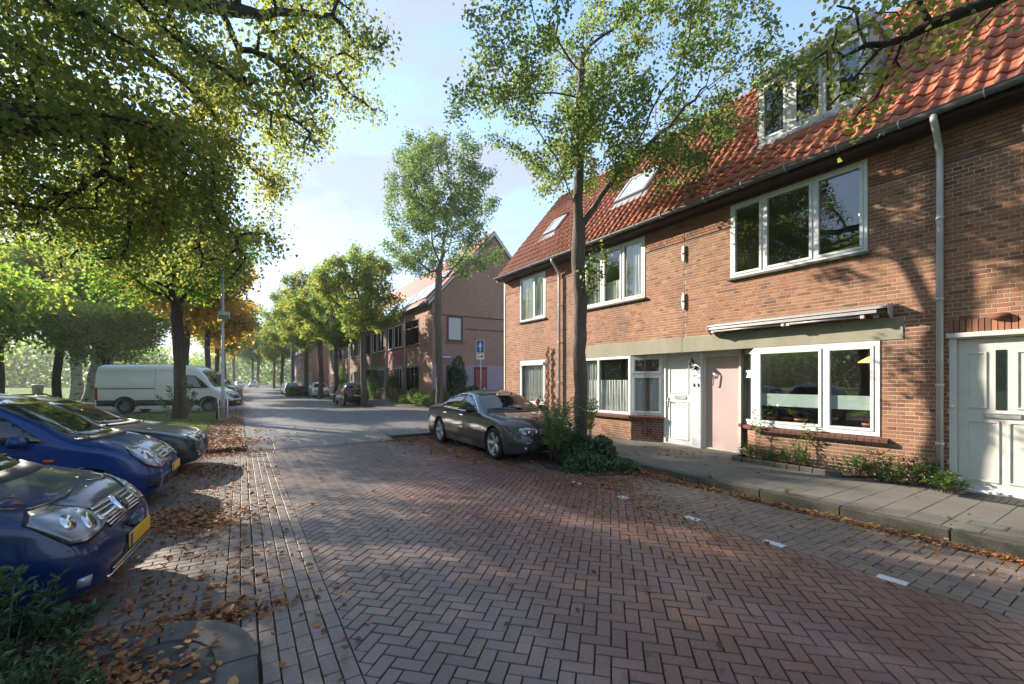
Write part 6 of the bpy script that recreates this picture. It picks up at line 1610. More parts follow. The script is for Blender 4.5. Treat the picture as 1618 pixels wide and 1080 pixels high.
# --- compact MPV, navy
mpv = dict(L=4.04, W=1.69, xf=1.22, xr=-1.41, wr=0.31, cl=0.19, top=[(-2.02, 0.95), (-1.93, 1.20), (-1.7, 1.50), (-1.2, 1.60), (-0.3, 1.625), (0.25, 1.585), (0.75, 1.33), (1.18, 1.04), (1.4, 0.985), (1.75, 0.90), (1.92, 0.82), (2.02, 0.70)],
           belt=[(-2.02, 0.80), (-1.5, 0.96), (0, 0.93), (0.9, 0.90), (1.3, 0.84), (1.7, 0.76), (2.02, 0.62)], ef=0.75, er=0.4, mf=0.60, mr=0.85, taper=0.22, front=[(0.0, -0.10), (0.22, -0.02), (0.42, 0.02), (0.55, 0.0), (0.66, -0.06), (0.82, -0.12), (1.2, -0.2)], tum=0.05, arch=0.05)
def build_mpv():
    c = Car('parked_car', 'navy blue compact car with chrome-barred grille, nearest at the left edge', 'car', mpv, 'navy', 1.15)
    c.windows([(-0.66, 1.02), (0.66, 1.02), (0.56, 1.50), (0.35, 1.535), (-0.35, 1.535), (-0.56, 1.50)],
              [[(0.92, 0.985), (0.50, 1.32), (0.15, 1.50), (0.02, 1.52), (0.02, 0.985)], [(-0.08, 0.985), (-0.08, 1.525), (-0.85, 1.50), (-0.95, 0.99)], [(-1.05, 1.0), (-0.95, 1.49), (-1.35, 1.46), (-1.55, 1.05)]])
    hl = [(0.40, 0.62), (0.56, 0.585), (0.70, 0.60), (0.79, 0.68), (0.83, 0.80), (0.70, 0.815), (0.55, 0.79), (0.42, 0.72)]
    hb = [(0.17, 0.66), (0.42, 0.60), (0.50, 0.605), (0.67, 0.775), (0.62, 0.83), (0.47, 0.838), (0.34, 0.79), (0.20, 0.705)]
    for sgn, yaw in ((1, 38), (-1, -38)):
        q = hb if sgn > 0 else mir(hb)
        h = c.patch('headlight', q, yaw, 'lamp', 0.010, grid=0.045, thick=0.012)
        for (u, z, r) in ((0.335, 0.70, 0.052), (0.475, 0.735, 0.045)):
            c.patch('lamp_reflector', [(sgn * (u + r * math.cos(t)), z + r * math.sin(t)) for t in [2 * PI * k / 14 for k in range(14)]][::sgn], yaw, 'chrome', 0.0135, parent=h, grid=0.2)
        c.patch('fog_lamp', [(sgn * 0.585, 0.29), (sgn * 0.65, 0.295), (sgn * 0.65, 0.355), (sgn * 0.585, 0.36)], sgn * 12, 'lamp', 0.008)
        c.line([(sgn * 0.15, 0.885), (sgn * 0.35, 0.86), (sgn * 0.62, 0.855), (sgn * 0.80, 0.90)], sgn * 25, 0.012, mirror=False)
    gr = c.patch('grille', [(-0.36, 0.60), (0.36, 0.60), (0.42, 0.70), (0.36, 0.765), (-0.36, 0.765), (-0.42, 0.70)], 0, 'black', 0.006)
    for z, w, t in ((0.620, 0.35, 0.005), (0.646, 0.37, 0.005), (0.685, 0.40, 0.018), (0.722, 0.38, 0.005), (0.748, 0.35, 0.005)):
        c.patch('grille_bar', [(-w, z - t), (w, z - t), (w, z + t), (-w, z + t)], 0, 'chrome', 0.014 if t < 0.02 else 0.02, parent=gr, thick=0.01)
    c.patch('badge_ring', [(0.072 * math.cos(t), 0.69 + 0.072 * math.sin(t)) for t in [2 * PI * k / 20 for k in range(20)]], 0, 'chrome', 0.030, parent=gr, thick=0.02)
    c.patch('badge_field', [(0.052 * math.cos(t), 0.69 + 0.052 * math.sin(t)) for t in [2 * PI * k / 20 for k in range(20)]], 0, 'black', 0.034, parent=gr, thick=0.002)
    c.patch('badge_bolt', [(-0.06, 0.695), (-0.005, 0.700), (-0.012, 0.683), (0.06, 0.685), (0.005, 0.678), (0.012, 0.695)], 0, 'chrome', 0.038, parent=gr, thick=0.003)
    lo = c.patch('lower_grille', [(-0.44, 0.27), (0.44, 0.27), (0.46, 0.37), (-0.46, 0.37)], 0, 'black', 0.004)
    c.patch('chrome_lip', [(-0.47, 0.262), (0.47, 0.262), (0.47, 0.276), (-0.47, 0.276)], 0, 'chrome', 0.010, parent=lo)
    c.patch('chrome_lip', [(-0.44, 0.315), (0.44, 0.315), (0.44, 0.324), (-0.44, 0.324)], 0, 'chrome', 0.009, parent=lo)
    c.patch('bumper_recess', [(-0.30, 0.385), (0.30, 0.385), (0.30, 0.53), (-0.30, 0.53)], 0, 'black', 0.004)
    c.plate(True, 0.455)
    c.line([(-0.80, 0.56), (-0.42, 0.575), (0.42, 0.575), (0.80, 0.56)], 0, 0.006)
    for x in (0.98, -0.03, -1.0): c.line([(-x, 0.30), (-x, 0.96)], 90, 0.006, mirror=True)
    c.line([(-0.98, 0.30), (1.0, 0.30)], 90, 0.006, mirror=True)
    for x in (0.12, -0.88):
        for sy in (1, -1): c.box('door_handle', x - 0.09, x + 0.09, sy * 0.822 - 0.012, sy * 0.822 + 0.012, 0.86, 0.89, c.paint, 0.008)
    c.box('wiper', 1.02, 1.05, -0.60, 0.05, 1.06, 1.075, 'black', 0.003, rx=0.03, rz=0.1); c.box('wiper', 1.00, 1.03, 0.0, 0.62, 1.075, 1.09, 'black', 0.003, rz=-0.08)
    for xa in (mpv['xf'], mpv['xr']):
        for ro, ri, of in ((0.435, 0.372, 0.022),):
            q = [(-xa + ro * math.cos(t), 0.31 + ro * math.sin(t)) for t in [PI * k / 16 for k in range(17)]] + [(-xa + ri * math.cos(t), 0.31 + ri * math.sin(t)) for t in [PI - PI * k / 16 for k in range(17)]]
            c.patch('arch_flare', q, 90, c.paint, of, mirror=True, grid=0.6, thick=0.02)
    c.patch('cowl_panel', [(-0.70, 0.985), (0.70, 0.985), (0.68, 1.02), (-0.68, 1.02)], 0, 'black', 0.006)
    c.mirrors(0.72, 1.02); c.wheels('cover', 'steel'); c.plate(False, 0.62)
    for sg in (1, -1): c.patch('tail_light', [(sg * 0.62, 0.75), (sg * 0.78, 0.75), (sg * 0.74, 1.05), (sg * 0.64, 1.05)], 180, 'redlens', 0.006)
    c.patch('rear_window', [(-0.55, 1.05), (0.55, 1.05), (0.50, 1.42), (-0.50, 1.42)], 180, 'carglass', 0.005)
    return c
HA = R(-3)
c = build_mpv().at(-2.80, 4.92, 0, R(-5)); fallen_on(c, 16, 3, 'a few brown leaves on the navy car bonnet', zmin=0.8, xr=(0.9, 1.9))

# --- small hatchback, royal blue
hat = dict(L=3.72, W=1.66, xf=1.16, xr=-1.27, wr=0.29, cl=0.19, top=[(-1.86, 0.95), (-1.78, 1.2), (-1.6, 1.44), (-1.1, 1.535), (-0.3, 1.56), (0.15, 1.53), (0.6, 1.30), (1.05, 1.02), (1.25, 0.97), (1.55, 0.88), (1.76, 0.78), (1.86, 0.66)],
           belt=[(-1.86, 0.80), (-1.4, 0.96), (0, 0.92), (0.9, 0.88), (1.2, 0.82), (1.55, 0.73), (1.86, 0.58)], ef=0.7, er=0.4, mf=0.58, mr=0.85, taper=0.24, arch=0.05, rimr=0.66)
c = Car('parked_car', 'royal blue small hatchback parked second in the left bay', 'car', hat, 'royal', 1.1)
c.windows([(-0.64, 0.99), (0.64, 0.99), (0.55, 1.44), (0.35, 1.475), (-0.35, 1.475), (-0.55, 1.44)],
          [[(0.80, 0.965), (0.42, 1.25), (0.08, 1.43), (-0.05, 1.45), (-0.05, 0.965)], [(-0.14, 0.965), (-0.14, 1.455), (-0.80, 1.43), (-0.95, 0.985)]], [(-0.52, 1.02), (0.52, 1.02), (0.46, 1.38), (-0.46, 1.38)])
for sg, yaw in ((1, 42), (-1, -42)):
    q = [(0.10, 0.60), (0.30, 0.53), (0.48, 0.60), (0.60, 0.74), (0.58, 0.84), (0.42, 0.80), (0.24, 0.72), (0.12, 0.66)]; q = q if sg > 0 else mir(q)
    h = c.patch('headlight', q, yaw, 'lamp', 0.010, grid=0.045, thick=0.012)
    for (u, z, r) in ((0.29, 0.635, 0.065), (0.44, 0.715, 0.05)): c.patch('lamp_reflector', [(sg * (u + r * math.cos(t)), z + r * math.sin(t)) for t in [2 * PI * k / 14 for k in range(14)]][::sg], yaw, 'chrome', 0.0135, parent=h, grid=0.2)
    c.patch('fog_lamp_bezel', [(sg * 0.52, 0.28), (sg * 0.66, 0.30), (sg * 0.66, 0.40), (sg * 0.52, 0.40)], sg * 12, 'black', 0.006)
    c.patch('side_indicator', [(-sg * 0.78 * 1 - 0.0, 0.73), (-sg * 0.78 + 0.09, 0.735), (-sg * 0.78 + 0.09, 0.765), (-sg * 0.78, 0.77)] if sg < 0 else [(-0.87, 0.735), (-0.78, 0.73), (-0.78, 0.77), (-0.87, 0.765)], sg * 90, 'amber', 0.01)
gr = c.patch('grille', [(-0.30, 0.62), (0.30, 0.62), (0.34, 0.70), (0.28, 0.735), (-0.28, 0.735), (-0.34, 0.70)], 0, 'black', 0.006)
for z, t in ((0.648, 0.008), (0.682, 0.014), (0.715, 0.008)): c.patch('grille_bar', [(-0.29, z - t), (0.29, z - t), (0.29, z + t), (-0.29, z + t)], 0, 'chrome', 0.014, parent=gr)
c.patch('badge_ring', [(0.055 * math.cos(t), 0.68 + 0.038 * math.sin(t)) for t in [2 * PI * k / 18 for k in range(18)]], 0, 'chrome', 0.026, parent=gr, thick=0.01)
c.patch('lower_grille', [(-0.48, 0.25), (0.48, 0.25), (0.42, 0.40), (-0.42, 0.40)], 0, 'black', 0.005)
c.plate(True, 0.47)
for x in (0.90, -0.10, -0.95): c.line([(-x, 0.30), (-x, 0.95)], 90, 0.006, mirror=True)
c.line([(-0.90, 0.30), (0.95, 0.30)], 90, 0.006, mirror=True)
c.line([(0.10, 0.86), (0.30, 0.84), (0.55, 0.86), (0.75, 0.93)], 25, 0.007); c.line([(-0.10, 0.86), (-0.30, 0.84), (-0.55, 0.86), (-0.75, 0.93)], -25, 0.007)
c.patch('cowl_panel', [(-0.68, 0.955), (0.68, 0.955), (0.66, 0.99), (-0.66, 0.99)], 0, 'black', 0.006)
c.box('wiper', 0.90, 0.92, -0.55, 0.05, 1.04, 1.055, 'black', 0.003, rz=0.12); c.box('wiper', 0.88, 0.90, 0.0, 0.55, 1.05, 1.065, 'black', 0.003, rz=-0.1)
for x in (0.05, -0.82):
    for sy in (1, -1): c.box('door_handle', x - 0.08, x + 0.08, sy * 0.812 - 0.012, sy * 0.812 + 0.012, 0.84, 0.87, c.paint, 0.008)
c.box('aerial', -0.2, 0.05, -0.005, 0.005, 1.60, 1.61, 'black', 0.002, ry=-0.5)
c.mirrors(0.58, 1.00); c.wheels('cover', 'steel'); c.plate(False, 0.6)
c.at(-2.72, 8.14, 0, HA)
fallen_on(c, 14, 5, 'fallen leaves lying on the royal blue hatchback', zmin=0.8)

# --- dark teal estate
est = dict(L=4.70, W=1.83, xf=1.47, xr=-1.34, wr=0.33, cl=0.17, top=[(-2.35, 0.95), (-2.25, 1.12), (-1.95, 1.33), (-1.3, 1.42), (-0.4, 1.45), (0.1, 1.42), (0.6, 1.22), (1.08, 0.975), (1.4, 0.93), (1.85, 0.845), (2.2, 0.745), (2.35, 0.66)],
           belt=[(-2.35, 0.82), (-1.7, 0.94), (0, 0.90), (0.9, 0.86), (1.4, 0.80), (1.9, 0.71), (2.35, 0.60)], ef=0.7, er=0.4, mf=0.66, mr=0.85, taper=0.27, arch=0.05, rimr=0.72, front=[(0.0, -0.06), (0.2, 0.0), (0.40, 0.0), (0.6, -0.02), (0.8, -0.1), (1.2, -0.2)])
c = Car('parked_car', 'dark teal-grey estate car parked third in the left bay', 'car', est, 'teal', 1.1)
c.windows([(-0.70, 0.955), (0.70, 0.955), (0.58, 1.33), (0.35, 1.36), (-0.35, 1.36), (-0.58, 1.33)],
          [[(0.80, 0.935), (0.45, 1.14), (0.0, 1.32), (-0.10, 1.33), (-0.10, 0.935)], [(-0.18, 0.935), (-0.18, 1.335), (-0.95, 1.32), (-1.02, 0.95)], [(-1.10, 0.96), (-1.02, 1.31), (-1.6, 1.28), (-1.85, 1.02)]], [(-0.55, 1.0), (0.55, 1.0), (0.48, 1.28), (-0.48, 1.28)])
for sg, yaw in ((1, 30), (-1, -30)):
    q = [(0.12, 0.60), (0.36, 0.575), (0.52, 0.585), (0.60, 0.65), (0.56, 0.715), (0.36, 0.70), (0.14, 0.685)]; q = q if sg > 0 else mir(q)
    h = c.patch('headlight', q, yaw, 'lamp', 0.008, grid=0.045, thick=0.01)
    c.patch('lamp_reflector', [(sg * (0.30 + 0.11 * math.cos(t)), 0.645 + 0.036 * math.sin(t)) for t in [2 * PI * k / 14 for k in range(14)]][::sg], yaw, 'black', 0.0115, parent=h, grid=0.2)
    c.patch('air_intake', [(sg * 0.36, 0.26), (sg * 0.62, 0.28), (sg * 0.66, 0.41), (sg * 0.42, 0.40)], sg * 12, 'black', 0.005)
    c.line([(sg * 0.42, 0.27), (sg * 0.52, 0.385), (sg * 0.64, 0.40)], sg * 12, 0.012, 'chrome', 'intake_trim', 0.008)
    c.patch('fog_lamp', [(sg * (0.55 + 0.045 * math.cos(t)), 0.33 + 0.035 * math.sin(t)) for t in [2 * PI * k / 12 for k in range(12)]][::sg], sg * 12, 'lamp', 0.010, grid=0.2)
gr = c.patch('grille', [(-0.30, 0.34), (0.30, 0.34), (0.38, 0.52), (0.36, 0.68), (-0.36, 0.68), (-0.38, 0.52)], 0, 'black', 0.008)
for k in range(5):
    z = 0.38 + 0.065 * k; c.patch('grille_bar', [(-0.33, z - 0.004), (0.33, z - 0.004), (0.33, z + 0.004), (-0.33, z + 0.004)], 0, 'blackmetal', 0.013, parent=gr)
c.line([(-0.38, 0.52), (-0.36, 0.69), (0.36, 0.69), (0.38, 0.52), (0.30, 0.335), (-0.30, 0.335), (-0.38, 0.52)], 0, 0.010, 'zinc', 'grille_frame', 0.014, parent=gr)
for k in range(4):
    cx_ = -0.105 + 0.07 * k; ro = [(cx_ + 0.045 * math.cos(t), 0.615 + 0.045 * math.sin(t)) for t in [2 * PI * j / 16 for j in range(17)]]
    c.line(ro, 0, 0.010, 'chrome', 'badge_ring', 0.020 + 0.002 * (k % 2), parent=gr)
c.box('number_plate', 2.352, 2.366, -0.26, 0.26, 0.36, 0.465, 'redwood', 0.003)
c.patch('front_lip', [(-0.75, 0.175), (0.75, 0.175), (0.72, 0.205), (-0.72, 0.205)], 0, 'steel', 0.01)
for x in (0.92, -0.14, -1.05): c.line([(-x, 0.28), (-x, 0.92)], 90, 0.006, mirror=True)
c.line([(-0.92, 0.28), (1.0, 0.28)], 90, 0.006, mirror=True)
c.line([(0.10, 0.735), (0.36, 0.735), (0.60, 0.76), (0.80, 0.86)], 20, 0.007); c.line([(-0.10, 0.735), (-0.36, 0.735), (-0.60, 0.76), (-0.80, 0.86)], -20, 0.007)
c.patch('cowl_panel', [(-0.74, 0.93), (0.74, 0.93), (0.72, 0.955), (-0.72, 0.955)], 0, 'black', 0.006)
c.box('wiper', 0.96, 0.98, -0.62, 0.02, 1.00, 1.012, 'black', 0.003, rz=0.12); c.box('wiper', 0.94, 0.96, 0.0, 0.6, 1.005, 1.018, 'black', 0.003, rz=-0.1)
for sy in (1, -1): MB().tube([(0.0, sy * 0.60, 1.405), (-0.1, sy * 0.60, 1.46), (-1.6, sy * 0.585, 1.42), (-1.75, sy * 0.58, 1.35)], 0.014, 6).build('roof_rail', M['black'], c.o)
c.mirrors(0.66, 0.98); c.wheels('spoke', 'steel'); c.plate(False, 0.75)
c.at(-2.98, 10.68, 0, HA)
fallen_on(c, 45, 6, 'fallen leaves lying on the dark estate car', zmin=0.7)

# --- sedan under the tree
sed = dict(L=4.90, W=1.86, xf=1.62, xr=-1.35, wr=0.345, cl=0.17, top=[(-2.45, 0.90), (-2.35, 1.03), (-1.9, 1.09), (-1.55, 1.13), (-1.0, 1.34), (-0.5, 1.445), (-0.1, 1.465), (0.3, 1.42), (0.8, 1.19), (1.15, 1.03), (1.5, 0.985), (2.0, 0.91), (2.3, 0.80), (2.45, 0.68)],
           belt=[(-2.45, 0.80), (-2.0, 0.97), (-1.2, 0.97), (0, 0.93), (0.9, 0.90), (1.5, 0.85), (2.0, 0.76), (2.45, 0.60)], ef=0.6, er=0.5, mf=0.66, mr=0.78, taper=0.27, arch=0.045, rimr=0.76, ncab=4.2, front=[(0.0, -0.05), (0.2, 0.0), (0.45, 0.0), (0.6, -0.03), (0.8, -0.1), (1.2, -0.2)])
c = Car('parked_car', 'dark grey-brown sedan with large five-spoke wheels by the ivy-ringed tree', 'car', sed, 'brownpaint', 1.25)
c.windows([(-0.72, 1.01), (0.72, 1.01), (0.60, 1.345), (0.36, 1.385), (-0.36, 1.385), (-0.60, 1.345)],
          [[(0.82, 0.975), (0.55, 1.14), (0.12, 1.335), (-0.02, 1.355), (-0.10, 0.985)], [(-0.18, 0.985), (-0.10, 1.358), (-0.55, 1.345), (-0.95, 1.21), (-1.12, 1.03)]], [(-0.55, 1.14), (0.55, 1.14), (0.48, 1.36), (-0.48, 1.36)])
c.line([(-0.90, 0.965), (0.0, 0.968), (1.16, 1.01), (0.98, 1.23), (0.55, 1.365), (0.08, 1.378), (-0.14, 1.352), (-0.58, 1.15), (-0.88, 0.975)], 90, 0.014, 'chrome', 'window_trim', 0.006, mirror=True)
for sg, yaw in ((1, 38), (-1, -38)):
    q = [(0.02, 0.60), (0.22, 0.57), (0.40, 0.59), (0.52, 0.66), (0.50, 0.72), (0.30, 0.715), (0.10, 0.675)]; q = q if sg > 0 else mir(q)
    h = c.patch('headlight', q, yaw, 'lamp', 0.008, grid=0.045, thick=0.01)
    for u in (0.15, 0.30): c.patch('lamp_ring', [(sg * (u + 0.045 * math.cos(t)), 0.635 + 0.045 * math.sin(t)) for t in [2 * PI * k / 14 for k in range(14)]][::sg], yaw, 'black', 0.011, parent=h, grid=0.2); c.patch('lamp_reflector', [(sg * (u + 0.03 * math.cos(t)), 0.635 + 0.03 * math.sin(t)) for t in [2 * PI * k / 12 for k in range(12)]][::sg], yaw, 'chrome', 0.0135, parent=h, grid=0.2)
    c.patch('kidney_grille', [(sg * 0.02, 0.50), (sg * 0.18, 0.50), (sg * 0.25, 0.56), (sg * 0.24, 0.67), (sg * 0.05, 0.68), (sg * 0.02, 0.64)][::sg], 0, 'black', 0.006)
    c.line([(sg * 0.02, 0.50), (sg * 0.18, 0.50), (sg * 0.25, 0.56), (sg * 0.24, 0.67), (sg * 0.05, 0.68), (sg * 0.02, 0.64), (sg * 0.02, 0.50)], 0, 0.012, 'chrome', 'grille_frame', 0.010)
    c.patch('fog_intake', [(sg * 0.46, 0.25), (sg * 0.68, 0.30), (sg * 0.62, 0.37), (sg * 0.46, 0.36)][::sg], sg * 12, 'black', 0.005)
    for u in (0.56,): c.patch('fog_lamp', [(sg * (u + 0.03 * math.cos(t)), 0.315 + 0.03 * math.sin(t)) for t in [2 * PI * k / 12 for k in range(12)]][::sg], sg * 12, 'lamp', 0.010, grid=0.2)
    c.patch('tail_light', [(sg * 0.50, 0.80), (sg * 0.80, 0.80), (sg * 0.80, 0.92), (sg * 0.50, 0.93)][::sg], 180, 'redlens', 0.008)
    c.patch('tail_light', [(sg * 2.12, 0.84), (sg * 2.40, 0.82), (sg * 2.40, 0.92), (sg * 2.18, 0.92)][::sg], sg * 90, 'redlens', 0.006)
    c.patch('side_vent', [(-sg * 0.98, 0.66), (-sg * 1.10, 0.665), (-sg * 1.10, 0.69), (-sg * 0.98, 0.685)][::-sg], sg * 90, 'chrome', 0.006)
c.patch('lower_grille', [(-0.42, 0.24), (0.42, 0.24), (0.40, 0.36), (-0.40, 0.36)], 0, 'black', 0.005)
c.line([(-0.62, 0.42), (-0.45, 0.44)], 0, 0.010, 'chrome', 'bumper_trim', 0.006)
c.plate(True, 0.43); c.plate(False, 0.75)
for x in (1.05, -0.13, -1.0): c.line([(-x, 0.27), (-x, 0.95)] if x > -1 else [(-x, 0.55), (-x + 0.08, 0.95)], 90, 0.007, mirror=True)
c.line([(-1.05, 0.27), (0.9, 0.27)], 90, 0.007, mirror=True)
c.line([(-1.9, 0.77), (-1.0, 0.80), (0.6, 0.835), (2.0, 0.86)], 90, 0.010, c.paint, 'crease', 0.004, mirror=True)
c.line([(0.06, 0.735), (0.30, 0.745), (0.55, 0.80), (0.80, 0.90)], 22, 0.007); c.line([(-0.06, 0.735), (-0.30, 0.745), (-0.55, 0.80), (-0.80, 0.90)], -22, 0.007)
c.patch('cowl_panel', [(-0.76, 0.985), (0.76, 0.985), (0.74, 1.01), (-0.74, 1.01)], 0, 'black', 0.006)
for x in (0.02, -0.98):
    for sy in (1, -1): c.box('door_handle', x - 0.10, x + 0.10, sy * 0.915 - 0.012, sy * 0.915 + 0.012, 0.845, 0.875, 'chrome', 0.010)
c.box('wiper', 1.03, 1.05, -0.62, 0.02, 1.06, 1.07, 'black', 0.003, rz=0.12)
c.box('roof_aerial', -0.95, -0.80, -0.02, 0.02, 1.36, 1.42, 'black', 0.015)
c.mirrors(0.72, 1.02, M['black']); c.wheels('spoke', 'steel', 0.235, 5, 0.004, 0.055)
c.at(5.53, 9.72, 0, R(-90))
fallen_on(c, 30, 8, 'fallen leaves lying on the grey-brown sedan', zmin=0.7)

# --- white panel van
van = dict(L=5.95, W=2.02, xf=1.98, xr=-1.72, wr=0.36, cl=0.24, top=[(-2.975, 2.20), (-2.93, 2.42), (-2.7, 2.50), (0, 2.52), (1.0, 2.50), (1.35, 2.40), (1.75, 1.98), (2.12, 1.42), (2.4, 1.24), (2.75, 1.10), (2.9, 0.95), (2.975, 0.80)],
           belt=[(-2.975, 1.35), (0, 1.35), (1.5, 1.33), (2.0, 1.22), (2.4, 1.05), (2.8, 0.85), (2.975, 0.68)], ef=0.7, er=0.12, mf=0.66, mr=0.97, taper=0.10, ncab=9, tum=0.0, arch=0.06, lift=0.05, rear=[(0, 0), (3, 0.02)], front=[(0, -0.02), (0.4, 0.03), (0.62, 0.03), (0.9, -0.05), (1.3, -0.15), (3, -0.2)], rimr=0.6)
def build_van(label, paintm, white=True, group=None, det=1.0):
    c = Car('delivery_van', label, 'van', van, paintm, det, group)
    c.windows([(-0.80, 1.36), (0.80, 1.36), (0.74, 2.18), (0.40, 2.24), (-0.40, 2.24), (-0.74, 2.18)], [[(2.02, 1.30), (1.82, 1.52), (1.35, 1.96), (0.92, 1.98), (0.92, 1.28)]])
    # black lower cladding and white sill, as on the side
    for a, b in ((-1.30, 1.50), (-2.90, -2.16)): c.patch('cladding', [(-b, 0.40), (-a, 0.40), (-a, 0.70), (-b, 0.70)], 90, 'black', 0.010, mirror=True, grid=0.15)
    c.patch('cladding', [(-2.90, 0.30), (-2.44, 0.30), (-2.44, 0.62), (-2.60, 0.70), (-2.90, 0.70)], 90, 'black', 0.012, mirror=True)
    for xa in (van['xf'], van['xr']):
        ro, ri = 0.53, 0.425
        q = [(-xa + ro * math.cos(t), 0.36 + ro * math.sin(t)) for t in [PI * k / 14 for k in range(15)]] + [(-xa + ri * math.cos(t), 0.36 + ri * math.sin(t)) for t in [PI - PI * k / 14 for k in range(15)]]
        c.patch('wheel_arch_trim', q, 90, 'black', 0.014, mirror=True, grid=0.6)
    c.patch('front_bumper', [(-0.92, 0.30), (0.92, 0.30), (0.92, 0.62), (-0.92, 0.62)], 0, 'black', 0.014)
    c.patch('grille', [(-0.50, 0.72), (0.50, 0.72), (0.55, 0.90), (-0.55, 0.90)], 0, 'black', 0.008)
    for sg in (1, -1):
        q = [(0.36, 0.76), (0.62, 0.82), (0.86, 0.98), (0.84, 1.10), (0.62, 1.04), (0.38, 0.90)]; c.patch('headlight', [(sg * (a - 0.2), b) for a, b in q], sg * 40, 'lamp', 0.010)
        c.patch('tail_light', [(sg * 2.84, 0.72), (sg * 2.965, 0.72), (sg * 2.965, 1.35), (sg * 2.84, 1.35)][::sg], sg * 90, 'redlens', 0.012)
        c.patch('tail_light', [(sg * 0.88, 0.70), (sg * 0.97, 0.70), (sg * 0.97, 1.35), (sg * 0.88, 1.35)][::sg], 180, 'redlens', 0.012)
    for x in (0.86, 2.04, -0.42): c.line([(-x, 0.64), (-x, 2.28 if x < 0.9 else 1.28)], 90, 0.010, mirror=True)
    c.line([(-0.86, 1.24), (-2.04, 1.24)], 90, 0.006, mirror=True)
    c.line([(0.46, 1.28), (2.76, 1.28)], 90, 0.045, 'black', 'slide_rail', 0.008, mirror=True)
    c.box('rail_end', -0.47, -0.40, 0.985, 1.02, 1.25, 1.31, 'black')
    c.box('door_handle', 0.55, 0.75, 1.005, 1.03, 1.12, 1.16, 'black'); c.box('door_handle', 1.0, 1.2, 1.005, 1.03, 1.12, 1.16, 'black'); c.box('door_handle', 0.55, 0.75, -1.03, -1.005, 1.12, 1.16, 'black')
    for a, b in ((-2.62, -0.60), (-0.28, 0.74)):
        q = [(a, 1.40), (b, 1.40), (b, 2.22), (a, 2.22), (a, 1.40)]
        c.line([(-x, z) for x, z in q], 90, 0.018, c.paint, 'pressing', 0.010, mirror=True)
    c.mirrors(1.75, 1.45, M['black'], 0.2, 1.0); c.wheels('steelrim', 'zinc_dark', 0.22); c.plate(False, 0.55); c.plate(True, 0.5)
    return c
c = build_van('white panel van parked across behind the grass, nose towards the street', 'vanwhite')
HV = R(-17); c.at(-3.05, 29.3, 0.0, HV)

# --- small black hatchback seen from behind
sm = dict(L=3.55, W=1.62, xf=1.13, xr=-1.22, wr=0.285, cl=0.20, top=[(-1.775, 0.95), (-1.70, 1.18), (-1.5, 1.42), (-1.0, 1.49), (-0.2, 1.50), (0.2, 1.45), (0.65, 1.2), (1.0, 0.98), (1.4, 0.87), (1.7, 0.74), (1.775, 0.64)],
          belt=[(-1.775, 0.84), (-1.2, 0.93), (0, 0.90), (0.9, 0.86), (1.3, 0.76), (1.775, 0.56)], ef=0.6, er=0.45, mf=0.6, mr=0.76, taper=0.24, arch=0.045)
def build_small(label, paintm, det=0.8, group=None, spec=sm, cat='car'):
    c = Car('parked_car', label, cat, spec, paintm, det, group); h = spec['top'][4][1]
    c.windows([(-0.60, h * 0.655), (0.60, h * 0.655), (0.50, h * 0.93), (-0.50, h * 0.93)], [[(0.72, h * 0.64), (0.40, h * 0.82), (0.05, h * 0.93), (-0.06, h * 0.93), (-0.06, h * 0.64)], [(-0.14, h * 0.64), (-0.14, h * 0.93), (-0.75, h * 0.92), (-0.98, h * 0.66)]],
              [(-0.54, h * 0.66), (0.54, h * 0.66), (0.47, h * 0.90), (-0.47, h * 0.90)])
    for sg in (1, -1):
        c.patch('tail_light', [(sg * (0.62 + 0.11 * math.cos(t)), 0.84 + 0.115 * math.sin(t)) for t in [2 * PI * k / 14 for k in range(14)]][::sg], 180, 'redlens', 0.010, grid=0.08)
        q = [(0.10, 0.56), (0.34, 0.55), (0.50, 0.64), (0.50, 0.72), (0.30, 0.70), (0.12, 0.64)]; c.patch('headlight', q if sg > 0 else mir(q), sg * 38, 'lamp', 0.008)
    c.patch('rear_bumper', [(-0.72, 0.28), (0.72, 0.28), (0.74, 0.56), (-0.74, 0.56)], 180, 'black', 0.012)
    c.patch('grille', [(-0.35, 0.55), (0.35, 0.55), (0.35, 0.64), (-0.35, 0.64)], 0, 'black', 0.006)
    c.plate(True, 0.45); c.plate(False, 0.66, w=0.5)
    c.line([(-0.55, 0.60), (-0.60, 0.90)], 180, 0.006); c.line([(0.55, 0.60), (0.60, 0.90)], 180, 0.006)
    for x in (0.85, -0.10): c.line([(-x, 0.30), (-x, 0.93)], 90, 0.007, mirror=True)
    c.mirrors(0.52, 0.98); c.wheels('cover', 'steel', 0.18)
    return c
c = build_small('small black hatchback seen from behind, a street tree before its rear', 'blackpaint', 1.0); c.at(6.33, 30.6, 0.06, R(90))
